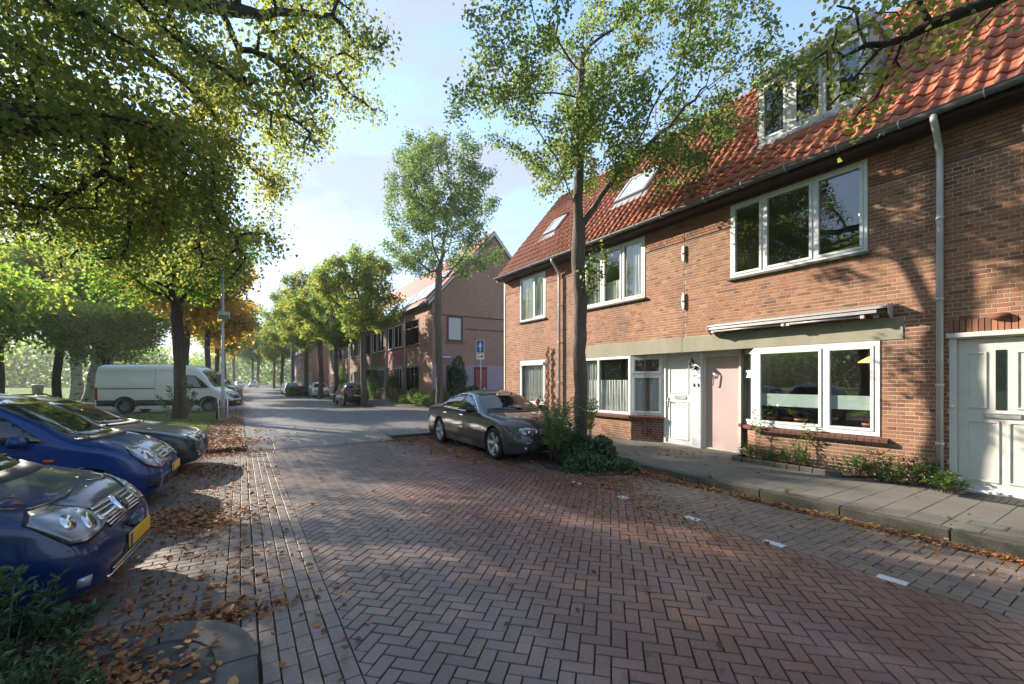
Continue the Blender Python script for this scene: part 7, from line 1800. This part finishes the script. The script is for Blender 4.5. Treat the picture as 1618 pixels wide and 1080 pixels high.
# --- cars farther up the street
G1 = 'parked cars far up the street'
far = [(build_small, 'silver', 4.95, 55.5, -90, 'silver car parked beyond the hedge on the right'), (build_small, 'whitecar', 5.1, 61.0, -90, 'white car parked behind the silver one on the right'), (build_small, 'whitecar', 6.6, 46.8, -90, 'white car roof showing over the clipped hedge'),
       (build_small, 'silver', -2.1, 37.2, -15, 'light silver car nosing out just beyond the white van'), (build_small, 'royal', -2.2, 40.0, -15, 'blue car nosing out between silver car and dark van'),
       (build_small, 'whitecar', -0.4, 112, -80, 'white car at the far end of the street, left of the two'), (build_small, 'silver', 2.4, 113, -100, 'pale car at the far end of the street, right of the two'), (build_small, 'blackpaint', -1.6, 70, -20, 'dark car far up on the left kerb')]
for fn, pm, x, y, hd, lab in far:
    c = fn(lab, pm, 0.45, G1); c.at(x, y, 0.0, R(hd))
c = build_van('dark blue van parked beyond the white van on the left', 'vanblue', group=None, det=0.6); c.at(-3.0, 45.5, 0.0, R(-15))
# ------------------------------------------------------------ plants
def plant(name, label, base, stems, leaf, lm, g, per=14, lsize=(0.05, 0.09), aspect=0.4, spread=0.05, droop=-0.1, group=None, cat='plant', rz=0, stemmat='bark', sr=0.006, along=0.35, fold=0.15):
    """stems: list of polylines (relative). leaves set along the upper part of every stem"""
    o = empty(name, base, rz, label, cat, group)
    mb = MB(); Pts = []; Ax = []
    for s_ in stems:
        mb.tube(s_, [sr * (1 - 0.6 * i / (len(s_) - 1)) for i in range(len(s_))], 4)
        a = np.array(s_, float)
        for k in range(per):
            t = along + (1 - along) * (k + g.uniform(0, 1)) / per; f = t * (len(a) - 1); i = min(int(f), len(a) - 2); q = a[i] + (a[i + 1] - a[i]) * (f - i)
            d = a[i + 1] - a[i]; d /= np.linalg.norm(d) + 1e-9
            ang = k * 2.4 + g.uniform(-.4, .4); h = np.array([math.cos(ang), math.sin(ang), 0]); Pts.append(q + h * 0.004 + g.normal(0, spread, 3) * 0.3); Ax.append(h * 0.85 + d * 0.45 + np.array([0, 0, -droop]) + g.normal(0, 0.15, 3))
    m = mb.build('stem', M[stemmat], o); tag(m, kind='stuff')
    P = np.array(Pts); A_ = unit(np.array(Ax)); N = len(P)
    V, F = leaf_cards(P, g.uniform(lsize[0], lsize[1], N), A_, unit(np.array([0, 0, 1.0]) + g.normal(0, 0.35, (N, 3))), aspect, fold)
    tag(put('foliage', fast('foliage', V, F), M[lm], o), kind='stuff')
    return o
def dome_stems(g, n, rx, ry, h, x0=0, y0=0, bend=0.3, z0=0.0, hmin=0.4):
    out = []
    for _ in range(n):
        a, r = g.uniform(0, 2 * PI), math.sqrt(g.uniform(0, 1)); x, y = r * rx * math.cos(a), r * ry * math.sin(a); hh = h * g.uniform(hmin, 1) * math.sqrt(max(0.05, 1 - 0.75 * r * r))
        out.append([(x0 + x * 0.45, y0 + y * 0.45, z0), (x0 + x * 0.7, y0 + y * 0.7, z0 + hh * 0.5), (x0 + x * 0.9, y0 + y * 0.9, z0 + hh * 0.85), (x0 + x, y0 + y, z0 + hh)])
    return out
g = np.random.default_rng(201)
# evergreen shrubs at the lower left corner
plant('laurel_shrub', 'glossy evergreen shrub in the lower left corner, beside the navy car', (-1.12, 3.42, 0.08), dome_stems(g, 70, 0.42, 0.36, 0.66, hmin=0.3), None, 'lf_dark', g, per=24, lsize=(0.035, 0.075), aspect=0.42, cat='shrub')
plant('laurel_shrub', 'small glossy evergreen shrub at the very bottom left, among dry leaves', (-0.88, 2.92, 0.08), dome_stems(g, 60, 0.30, 0.34, 0.34, hmin=0.3), None, 'lf_dark', g, per=20, lsize=(0.03, 0.06), aspect=0.42, cat='shrub')
# ivy round the street tree
def ivy(label, base, blobs, n, lsize, g, name='ivy_patch', lm='lf_dark'):
    o = empty(name, base, 0, label, 'ivy')
    P = []
    for (x, y, z, a, b, c, k) in blobs:
        d = unit(g.normal(0, 1, (int(n * k), 3))); d[:, 2] = np.abs(d[:, 2]); r = g.uniform(0.75, 1.05, (len(d), 1)); P.append(np.array([x, y, z]) + d * r * np.array([a, b, c]))
    P = np.concatenate(P); N = len(P); ax = unit(g.normal(0, 1, (N, 3)) * (1, 1, 0.4) - np.array([0, 0, 0.4])); nr = unit(g.normal(0, 0.6, (N, 3)) + np.array([-0.3, -0.5, 0.8]))
    V, F = leaf_cards(P, g.uniform(*lsize, N), ax, nr, 0.9, 0.12)
    tag(put('foliage', fast('foliage', V, F), M[lm], o), kind='stuff')
    mb = MB()
    for i in range(24):
        x, y, z, a, b, c, k = blobs[i % len(blobs)]; t = g.uniform(0, 6.28); mb.tube([(x, y, 0.02), (x + a * 0.5 * math.cos(t), y + b * 0.5 * math.sin(t), z + c * 0.6), (x + a * 0.9 * math.cos(t), y + b * 0.9 * math.sin(t), z + c * 0.3)], 0.006, 4)
    tag(mb.build('stem', M['bark'], o), kind='stuff'); return o
ivy('dark ivy and ground cover heaped round the foot of the street tree', (5.95, 6.65, 0.03), [(0, 0, 0, 0.6, 0.55, 0.40, 1.0), (-0.35, -0.45, 0, 0.45, 0.4, 0.28, 0.7), (0.2, -0.75, 0, 0.35, 0.5, 0.18, 0.5), (0.1, 0.35, 0.05, 0.4, 0.4, 0.55, 0.7), (0.28, -0.2, 0.1, 0.3, 0.3, 0.45, 0.5)], 2600, (0.035, 0.07), g)
st = []
for i in range(26):
    a = g.uniform(0, 2 * PI); r = g.uniform(0.1, 0.55); h = g.uniform(0.7, 1.4); st.append([(0.1 * math.cos(a), 0.1 * math.sin(a), 0), (r * 0.5 * math.cos(a), r * 0.5 * math.sin(a), h * 0.55), (r * math.cos(a), r * math.sin(a), h)])
plant('oleander', 'tall grey-green oleander with narrow leaves hiding the front of the sedan', (5.45, 7.0, 0.03), st, None, 'lf_olean', g, per=40, lsize=(0.09, 0.16), aspect=0.17, cat='shrub', along=0.3, droop=0.0)
st = [[(0, 0, 0), (0.05 * i - 0.1, 0.04 * i, 0.7), (0.09 * i - 0.15, 0.05 * i, 1.1 + 0.1 * (i % 3))] for i in range(8)]
plant('oleander', 'smaller oleander shoots right against the street tree trunk', (6.1, 6.62, 0.03), st, None, 'lf_olean', g, per=26, lsize=(0.09, 0.16), aspect=0.17, cat='shrub', along=0.45)
# along the house wall
def hpt(x, y, z): a, b = hworld(x, y); return (a, b, z)
pl = empty('planter_edge', hpt(8.4, 3.9, 0.12), DH, 'low brick edging of the narrow bed under the awning window', 'edging')
n = 9
for i in range(n): MB().bbox(-0.04, 0.04, -0.97 + i * 0.205, -0.775 + i * 0.205, -0.02, 0.085, 0.008).build('edging_brick', M['kerb'], pl)
for i in range(2): MB().bbox(0.05 + i * 0.205, 0.24 + i * 0.205, 0.83, 0.91, -0.02, 0.085, 0.008).build('edging_brick', M['kerb'], pl)
mb = MB(); mb.prism([(8.43, 2.9), (8.915, 2.5), (8.915, 4.75), (8.43, 4.75)], 0.121, 0.15, 'z'); so_ = mb.build('bed_soil', M['soil']); so_.rotation_euler = (0, 0, DH); tag(so_, kind='structure')
wp = [(8.72, 4.62, 0.32, 0.16, 'bright green ferny plant nearest the pink door', 'lf_bush', 0.25), (8.72, 4.15, 0.30, 0.2, 'low dark green tuft in the wall bed under the awning window', 'lf_dark', 0.2), (8.68, 3.72, 0.46, 0.2, 'upright yellow-green plant in the middle of the wall bed', 'lf_bush', 0.3),
      (8.66, 2.82, 0.32, 0.22, 'leafy plant at the right end of the wall bed', 'lf_bush', 0.3), (8.66, 2.52, 0.42, 0.26, 'broad bushy weed against the brick wall, right of the bed', 'lf_bush', 0.35), (8.62, 2.26, 0.40, 0.22, 'spiky green tuft against the wall', 'lf_bush', 0.2), (8.7, 1.98, 0.42, 0.2, 'bright green weed left of the drainpipe foot', 'lf_bush', 0.3), (8.50, 1.74, 0.26, 0.2, 'lime green plant at the very foot of the drainpipe', 'lf_bush', 0.32)]
for i, (x, y, h, r, lab, lm, asp) in enumerate(wp):
    plant('weed', lab, hpt(x, y, 0.13), dome_stems(g, 30, r * 1.2, r * 1.3, h * 1.2), None, lm, g, per=13, lsize=(0.035, 0.085), aspect=asp, group='plants along the house wall', stemmat='brownwood', sr=0.004)
for (x, y, h, lab) in ((8.78, 4.50, 0.95, 'tall thin stem with pale leaves at the splayed window corner'), (8.83, 3.62, 0.82, 'tall pale stem with leaf whorls under the window mullion')):
    st = [[(0, 0, 0), (0.02, 0.01, h * 0.5), (-0.02, 0.03, h)], [(0.02, 0, 0), (0.05, -0.05, h * 0.45), (0.04, -0.09, h * 0.8)]]
    plant('tall_weed', lab, hpt(x, y, 0.14), st, None, 'lf_olean', g, per=24, lsize=(0.06, 0.12), aspect=0.28, group='plants along the house wall', sr=0.006, along=0.5)
# moss and weeds at the kerb
for (x, y, s_, lab) in ((6.50, 3.05, 0.06, 'tiny green weed in the kerb joint'), (6.46, 4.2, 0.045, 'tiny dark tuft on the mossy kerb')):
    plant('weed', lab, (x, y, 0.12), dome_stems(g, 8, s_, s_, s_ * 1.2), None, 'lf_bush', g, per=8, lsize=(0.02, 0.035), sr=0.002)
# indoor plants on the sill of the awning window
for (x, y, h, r, lab, lm, asp, ls) in ((9.12, 4.38, 0.42, 0.20, 'broad-leaved pot plant at the left of the awning window', 'lf_bush', 0.35, (0.12, 0.2)), (9.14, 3.85, 0.34, 0.24, 'trailing pot plant in the middle of the awning window', 'lf_bush', 0.5, (0.07, 0.12)), (9.12, 2.78, 0.36, 0.18, 'large-leaved plant in a terracotta pot at the right of the awning window', 'lf_bush', 0.5, (0.12, 0.18)), (9.3, 4.2, 0.75, 0.22, 'tall leafy pot plant behind the awning window', 'lf_bush', 0.4, (0.08, 0.13))):
    zb = 0.80; o = plant('pot_plant', lab, hpt(x, y, zb), dome_stems(g, 12, r, r, h, z0=0.17), None, lm, g, per=9, lsize=ls, aspect=asp, droop=0.3, cat='pot plant')
    MB().lathe([(0.0, 0.0), (0.07, 0.0), (0.095, 0.15), (0.105, 0.15), (0.105, 0.18), (0.09, 0.18), (0.085, 0.16), (0.0, 0.16)], 16).build('pot', M['terracotta'], o)
tb = MB(); tb.bbox(9.06, 9.36, 2.5, 4.65, 0.745, 0.795, 0.005); t_ = tb.build('window_shelf', M['room']); t_.rotation_euler = (0, 0, DH); tag(t_, 'plain shelf inside the awning window carrying the pot plants', 'shelf')
# garden statue by the end house window
o = empty('garden_figure', hpt(8.62, 11.55, 0.12), 0, 'small terracotta garden figure in front of the end house window', 'garden figure')
MB().lathe([(0.0, 0.0), (0.14, 0.0), (0.13, 0.35), (0.10, 0.40), (0.17, 0.55), (0.16, 0.68), (0.06, 0.74), (0.05, 0.78), (0.09, 0.84), (0.085, 0.92), (0.02, 1.0), (0.0, 1.02)], 14).build('figure', M['terracotta'], o)
# shrubs at the corner house
def leafy(name, label, base, blobs, n, ls, lm, cat='shrub', group=None, asp=0.6):
    o = empty(name, base, 0, label, cat, group); P = []
    for (x, y, z, a, b, c) in blobs:
        k = int(n * a * b * c / sum(q[3] * q[4] * q[5] for q in blobs)); d = unit(g.normal(0, 1, (k, 3))); r = g.uniform(0.3, 1.0, (k, 1)) ** 0.35; P.append(np.array([x, y, z]) + d * r * np.array([a, b, c]))
    P = np.concatenate(P); P = P[P[:, 2] > 0.02]; N = len(P); V, F = leaf_cards(P, g.uniform(*ls, N), unit(g.normal(0, 1, (N, 3))), unit(g.normal(0, 1, (N, 3)) + np.array([0, 0, 0.8])), asp, 0.15)
    tag(put('foliage', fast('foliage', V, F), M[lm], o), kind='stuff')
    mb = MB()
    for (x, y, z, a, b, c) in blobs: mb.tube([(x * 0.6, y * 0.6, 0), (x * 0.8, y * 0.8, z * 0.6), (x, y, z)], 0.02, 5)
    tag(mb.build('stem', M['bark_dark'], o), kind='stuff'); return o
SG = 'shrubs before the corner house'
leafy('yew_shrub', 'dark columnar evergreen shrub against the lilac plinth', (11.6, 24.9, 0.13), [(0, 0, 1.2, 0.55, 0.5, 1.2), (0.05, 0, 2.3, 0.42, 0.4, 0.9), (0.3, 0, 1.7, 0.4, 0.4, 0.6)], 5200, (0.06, 0.12), 'lf_dark', group=SG)
leafy('laurel_shrub', 'wide dark shrub left of the red side door', (12.6, 24.6, 0.13), [(0, 0, 0.6, 0.9, 0.5, 0.65), (-0.9, -0.1, 0.5, 0.7, 0.5, 0.6), (0.6, 0, 0.5, 0.6, 0.4, 0.5)], 4200, (0.07, 0.13), 'lf_dark', group=SG)
leafy('garden_shrub', 'bright green shrub at the corner of the gabled house', (9.55, 24.4, 0.13), [(0, 0, 0.35, 0.7, 0.5, 0.4), (-0.2, 0.9, 0.4, 0.5, 0.6, 0.5), (0.6, -0.1, 0.6, 0.5, 0.4, 0.7)], 3200, (0.07, 0.13), 'lf_bush', group=SG)
leafy('garden_shrub', 'mixed green and rusty shrub under the small-paned corner window', (9.7, 27.6, 0.13), [(0, 0, 0.5, 0.4, 0.8, 0.55), (0, 1.2, 0.35, 0.4, 0.6, 0.4)], 2400, (0.07, 0.12), 'lf_street', group=SG)
leafy('garden_shrub', 'round green shrub at the pink house front', (9.5, 31.6, 0.13), [(0, 0, 0.9, 0.55, 0.55, 0.95), (0.1, 0.2, 1.5, 0.35, 0.35, 0.5)], 2800, (0.07, 0.12), 'lf_bush', group=SG)
leafy('garden_shrub', 'low lime green plants by the pink house step', (9.4, 29.6, 0.13), [(0, 0, 0.2, 0.35, 0.9, 0.28), (-0.1, -1.2, 0.18, 0.35, 0.7, 0.25)], 2000, (0.06, 0.11), 'lf_bush', group=SG)
leafy('garden_shrub', 'tall green bush before the third house of the far row', (9.6, 37.5, 0.13), [(0, 0, 1.2, 0.5, 0.9, 1.3), (0, 1.4, 0.9, 0.5, 0.8, 1.0)], 2600, (0.1, 0.16), 'lf_bush', group=SG)
leafy('garden_shrub', 'climber covering the wall above the hedge end', (9.9, 52.5, 0.13), [(0, 0, 1.8, 0.4, 0.9, 1.8)], 1600, (0.12, 0.2), 'lf_bush', group=SG)
# clipped hedge
o = empty('hedge', (5.6, 50.6, 0.0), 0, 'clipped box-shaped hedge across the end of the parking strip', 'hedge')
N = 9000; q = g.uniform(-1, 1, (N, 3)); k = g.integers(0, 3, N); q[np.arange(N), k] = np.sign(q[np.arange(N), k]) * g.uniform(0.94, 1.03, N); q[:, 2] = np.maximum(q[:, 2], -0.98)
P = q * np.array([1.55, 1.6, 0.50]) + np.array([0, 0, 0.52])
V, F = leaf_cards(P, g.uniform(0.06, 0.11, N), unit(g.normal(0, 1, (N, 3))), unit(g.normal(0, 1, (N, 3)) + np.array([0, 0, 0.5])), 0.6, 0.15); tag(put('foliage', fast('foliage', V, F), M['lf_bush'], o), kind='stuff')
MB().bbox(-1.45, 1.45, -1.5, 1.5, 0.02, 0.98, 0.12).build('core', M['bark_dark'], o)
# shoots round the foot of the van tree
plant('tree_shoots', 'leafy shoots sprouting at the foot of the tree before the van', (-2.15, 22.3, 0.1), dome_stems(g, 22, 0.75, 0.6, 1.9, hmin=0.3), None, 'lf_bush', g, per=16, lsize=(0.10, 0.16), aspect=0.6, cat='shoots')
# grass blades on the verge
N = 26000; x = g.uniform(-8.5, -0.8, N); y = g.uniform(13.8, 26.5, N); P = np.stack([x, y, np.full(N, 0.10)], 1)
ax = unit(np.stack([g.normal(0, 0.35, N), g.normal(0, 0.35, N), np.ones(N)], 1)); V, F = leaf_cards(P, g.uniform(0.04, 0.09, N), ax, unit(g.normal(0, 1, (N, 3))), 0.14, 0.05)
tag(put('grass', fast('grass', V, F), M['lf_grass']), 'short green grass of the verge before the white van', 'grass', None, 'stuff')
N = 30000; x = g.uniform(-60, -9.5, N); y = g.uniform(28, 110, N); P = np.stack([x, y, np.full(N, 0.09)], 1)
ax = unit(np.stack([g.normal(0, 0.35, N), g.normal(0, 0.35, N), np.ones(N)], 1)); V, F = leaf_cards(P, g.uniform(0.08, 0.2, N), ax, unit(g.normal(0, 1, (N, 3))), 0.2, 0.05)
tag(put('grass', fast('grass', V, F), M['lf_grass']), 'long sunlit grass of the park lawn beyond the van', 'grass', None, 'stuff')

# branch from a tree on the right, hanging into the top right corner
g = np.random.default_rng(301)
at_ = []
for (x, y, z, a, b, c, n_) in ((6.0, 1.55, 5.75, 0.5, 0.5, 0.35, 70), (5.75, 1.95, 5.45, 0.45, 0.4, 0.45, 80), (5.55, 2.15, 5.2, 0.3, 0.3, 0.35, 16), (6.2, 1.9, 5.1, 0.45, 0.35, 0.3, 36), (6.0, 2.15, 4.75, 0.35, 0.3, 0.35, 26), (5.4, 1.6, 5.9, 0.4, 0.4, 0.3, 50), (6.5, 1.3, 5.5, 0.5, 0.4, 0.3, 40)):
    at_.append(blob_points(g, [(x, y, z, a, b, c)], n_))
at_ = np.concatenate(at_); bs = np.array([7.3, -1.6, 0.1])
oc = blob_points(g, crown_blobs(g, (0.0, -0.6, 7.4), (2.6, 2.6, 2.6), 22, (0.2, 0.3), 0.7, 0.5), 420)
make_tree('street_tree', 'broad-leaved street tree whose leafy bough hangs into the top right corner', 'tree', tuple(bs), [(0, 0, -0.1), (0, 0, 2.6), (0, 0, 4.6), (0, 0, 6.5)], np.concatenate([at_ - bs, oc]), 'lf_lime', 0.19, 302, step=0.2, kill=0.28, infl=2.0, bark='bark_dark', nleaf=7800, ex=1.7, spread=0.12, lsize=(0.05, 0.085), wmax=2, rtip=0.005,
          extra_limbs=[(0, [(0, 0, 4.6), (-0.4, 1.2, 5.2), (-0.9, 2.4, 5.4), (-1.2, 3.3, 5.35)])], aspect=0.85, cap=5000)

# ------------------------------------------------------------ street furniture
def lamp_post(x, y, z, h, label, r=0.085, box=False, group=None):
    o = empty('street_lamp', (x, y, z), 0, label, 'street lamp', group)
    MB().tube([(0, 0, -0.1), (0, 0, 1.1), (0, 0, 1.15), (0, 0, h)], [r, r * 0.95, r * 0.72, r * 0.45], 14).build('pole', M['steel'], o)
    MB().lathe([(r * 1.5, -0.02), (r * 1.5, 0.02), (r * 1.02, 0.05)], 14).build('base_collar', M['steel'], o)
    MB().tube([(0, 0, h - 0.02), (0.25, 0, h + 0.12), (0.8, 0, h + 0.16)], 0.03, 8).build('lamp_arm', M['steel'], o)
    l = MB().bbox(0.7, 1.35, -0.13, 0.13, h + 0.10, h + 0.24, 0.05).build('lantern_head', M['alu'], o); MB().bbox(0.78, 1.3, -0.1, 0.1, h + 0.075, h + 0.099, 0.005).build('lens', M['frost'], l)
    MB().box(r * 0.6, r * 0.97, -0.04, 0.04, 0.45, 0.85).build('service_door', M['steel'], o)
    if box:
        b = MB().bbox(-0.16, 0.24, -0.16, -0.06, 4.05, 4.33, 0.02).build('sign_box', M['steel'], o); MB().bbox(-0.13, 0.21, -0.166, -0.161, 4.08, 4.19, 0.002).build('lower_panel', M['lf_plain'], b); MB().bbox(-0.13, 0.21, -0.166, -0.161, 4.21, 4.30, 0.002).build('upper_panel', M['frost'], b)
        MB().tube([(-0.07, -0.02, 4.33), (-0.07, -0.02, 5.6)], 0.018, 6).build('thin_rod', M['steel'], o)
    return o
M['lf_plain'] = plain('dull_green_panel', (0.14, 0.2, 0.10), 0.5)
lamp_post(-0.62, 20.7, 0.11, 7.2, 'galvanised street lamp post with a green box, before the white van', box=True)
lamp_post(4.75, 54.0, 0.0, 8.0, 'thin grey street lamp post rising behind the hedge', r=0.10)
# two slim guard posts by the lamp
for i, (dx, lab) in enumerate(((-0.06, 'left one of two slim dark posts flanking the lamp post foot'), (0.20, 'right one of two slim dark posts flanking the lamp post foot'))):
    o = empty('guard_post', (-0.75 + dx, 20.9, 0.10), 0, lab, 'post', 'guard posts at the lamp')
    MB().tube([(0, 0, 0), (-0.05 * (1 if i == 0 else -0.3), 0, 0.85)], 0.03, 8).build('post', M['blackmetal'], o); MB().tube([(0.075, 0, 0), (0.075 - 0.05 * (1 if i == 0 else -0.3), 0, 0.85)], 0.022, 8).build('rail', M['signwhite'], o)
# one-way sign
sx, sy = 9.85, 18.5
o = empty('road_sign', (sx, sy, 0.1), -TH - R(22), 'blue one-way sign with white arrow on a grey pole, above the sedan roof', 'road sign')
hs = 3.03
MB().tube([(0, 0, 0), (0, 0, hs + 0.55)], 0.030, 10).build('pole', M['steel'], o)
b = MB().bbox(-0.21, 0.21, -0.045, -0.032, hs - 0.1, hs + 0.52, 0.012).build('sign_plate', M['signwhite'], o)
MB().bbox(-0.19, 0.19, -0.050, -0.0455, hs - 0.08, hs + 0.50, 0.002).build('blue_field', M['signblue'], b)
ar = MB(); ar.prism([(-0.028, hs - 0.03), (0.028, hs - 0.03), (0.028, hs + 0.20), (0.10, hs + 0.20), (0.0, hs + 0.45), (-0.10, hs + 0.20), (-0.028, hs + 0.20)], -0.0545, -0.0505, 'y'); ar.build('arrow', M['signwhite'], b)
b2 = MB().bbox(-0.21, 0.21, -0.045, -0.032, hs - 0.42, hs - 0.13, 0.008).build('lower_plate', M['signwhite'], o)
MB().box(-0.13, -0.05, -0.048, -0.0455, hs - 0.30, hs - 0.25).build('pictogram', M['black'], b2); MB().box(0.02, 0.14, -0.048, -0.0455, hs - 0.31, hs - 0.23).build('pictogram', M['black'], b2)
MB().tube([(0, 0.0, hs + 0.2), (0, -0.035, hs + 0.2)], 0.045, 8).build('clamp', M['steel'], o)
# park bin
o = empty('litter_bin', (-17.3, 62.0, 0.09), 0, 'dark green litter bin alone on the park lawn', 'litter bin')
MB().lathe([(0.0, 0.15), (0.36, 0.15), (0.42, 0.9), (0.45, 1.15), (0.40, 1.18), (0.38, 1.05), (0.0, 1.0)], 14).build('bin_body', M['bingreen'] if 'bingreen' in M else M['lf_plain'], o); MB().tube([(0, 0, 0), (0, 0, 0.2)], 0.06, 8).build('foot', M['blackmetal'], o)
# bicycles leaning at the far row
def bicycle(x, y, z, rz, label):
    o = empty('bicycle', (x, y, z), rz, label, 'bicycle', 'bicycles at the far row'); T = Matrix.Rotation(PI / 2, 4, 'X')
    for wx in (-0.52, 0.54):
        w = MB().tube([(wx + 0.33 * math.cos(t), 0, 0.34 + 0.33 * math.sin(t)) for t in [2 * PI * k / 18 for k in range(18)]], 0.018, 6, closed=True).build('wheel', M['rubber'], o)
        m = MB()
        for k in range(8): a = PI * k / 8; m.tube([(wx + 0.32 * math.cos(a), 0, 0.34 + 0.32 * math.sin(a)), (wx - 0.32 * math.cos(a), 0, 0.34 - 0.32 * math.sin(a))], 0.003, 3)
        tag(m.build('spoke', M['steel'], w), kind='stuff')
    f = MB(); f.tube([(-0.52, 0, 0.34), (-0.08, 0, 0.30), (0.38, 0, 0.75), (-0.22, 0, 0.70), (-0.52, 0, 0.34)], 0.016, 6); f.tube([(-0.08, 0, 0.30), (-0.26, 0, 0.92)], 0.016, 6); f.tube([(0.54, 0, 0.34), (0.38, 0, 0.78), (0.34, 0, 0.98)], 0.016, 6); f.build('frame', M['blackmetal'], o)
    MB().bbox(-0.38, -0.14, -0.07, 0.07, 0.92, 0.97, 0.02).build('saddle', M['black'], o); MB().tube([(0.25, -0.27, 1.0), (0.34, -0.1, 1.02), (0.34, 0.1, 1.02), (0.25, 0.27, 1.0)], 0.013, 6).build('handlebar', M['steel'], o)
    return o
bicycle(9.3, 44.5, 0.12, R(70), 'dark bicycle parked by the row houses left of the black hatchback')
bicycle(9.2, 42.3, 0.12, R(80), 'second dark bicycle, nearer the black hatchback')

# ------------------------------------------------------------ morning haze
hz_ = NT('haze'); v_ = hz_.n('ShaderNodeVolumePrincipled', {'Color': (1.0, 0.98, 0.95, 1), 'Density': 0.0009, 'Anisotropy': 0.3}); hz_.t.links.new(v_.outputs[0], hz_.out.inputs['Volume'])
mb = MB().box(-240, 240, -120, 320, -1.5, 24); o = mb.build('haze', hz_.m); tag(o, 'thin pale haze over the street and park', 'haze', None, 'stuff')
S.cycles.volume_bounces = 0
S.cycles.volume_step_rate = 10
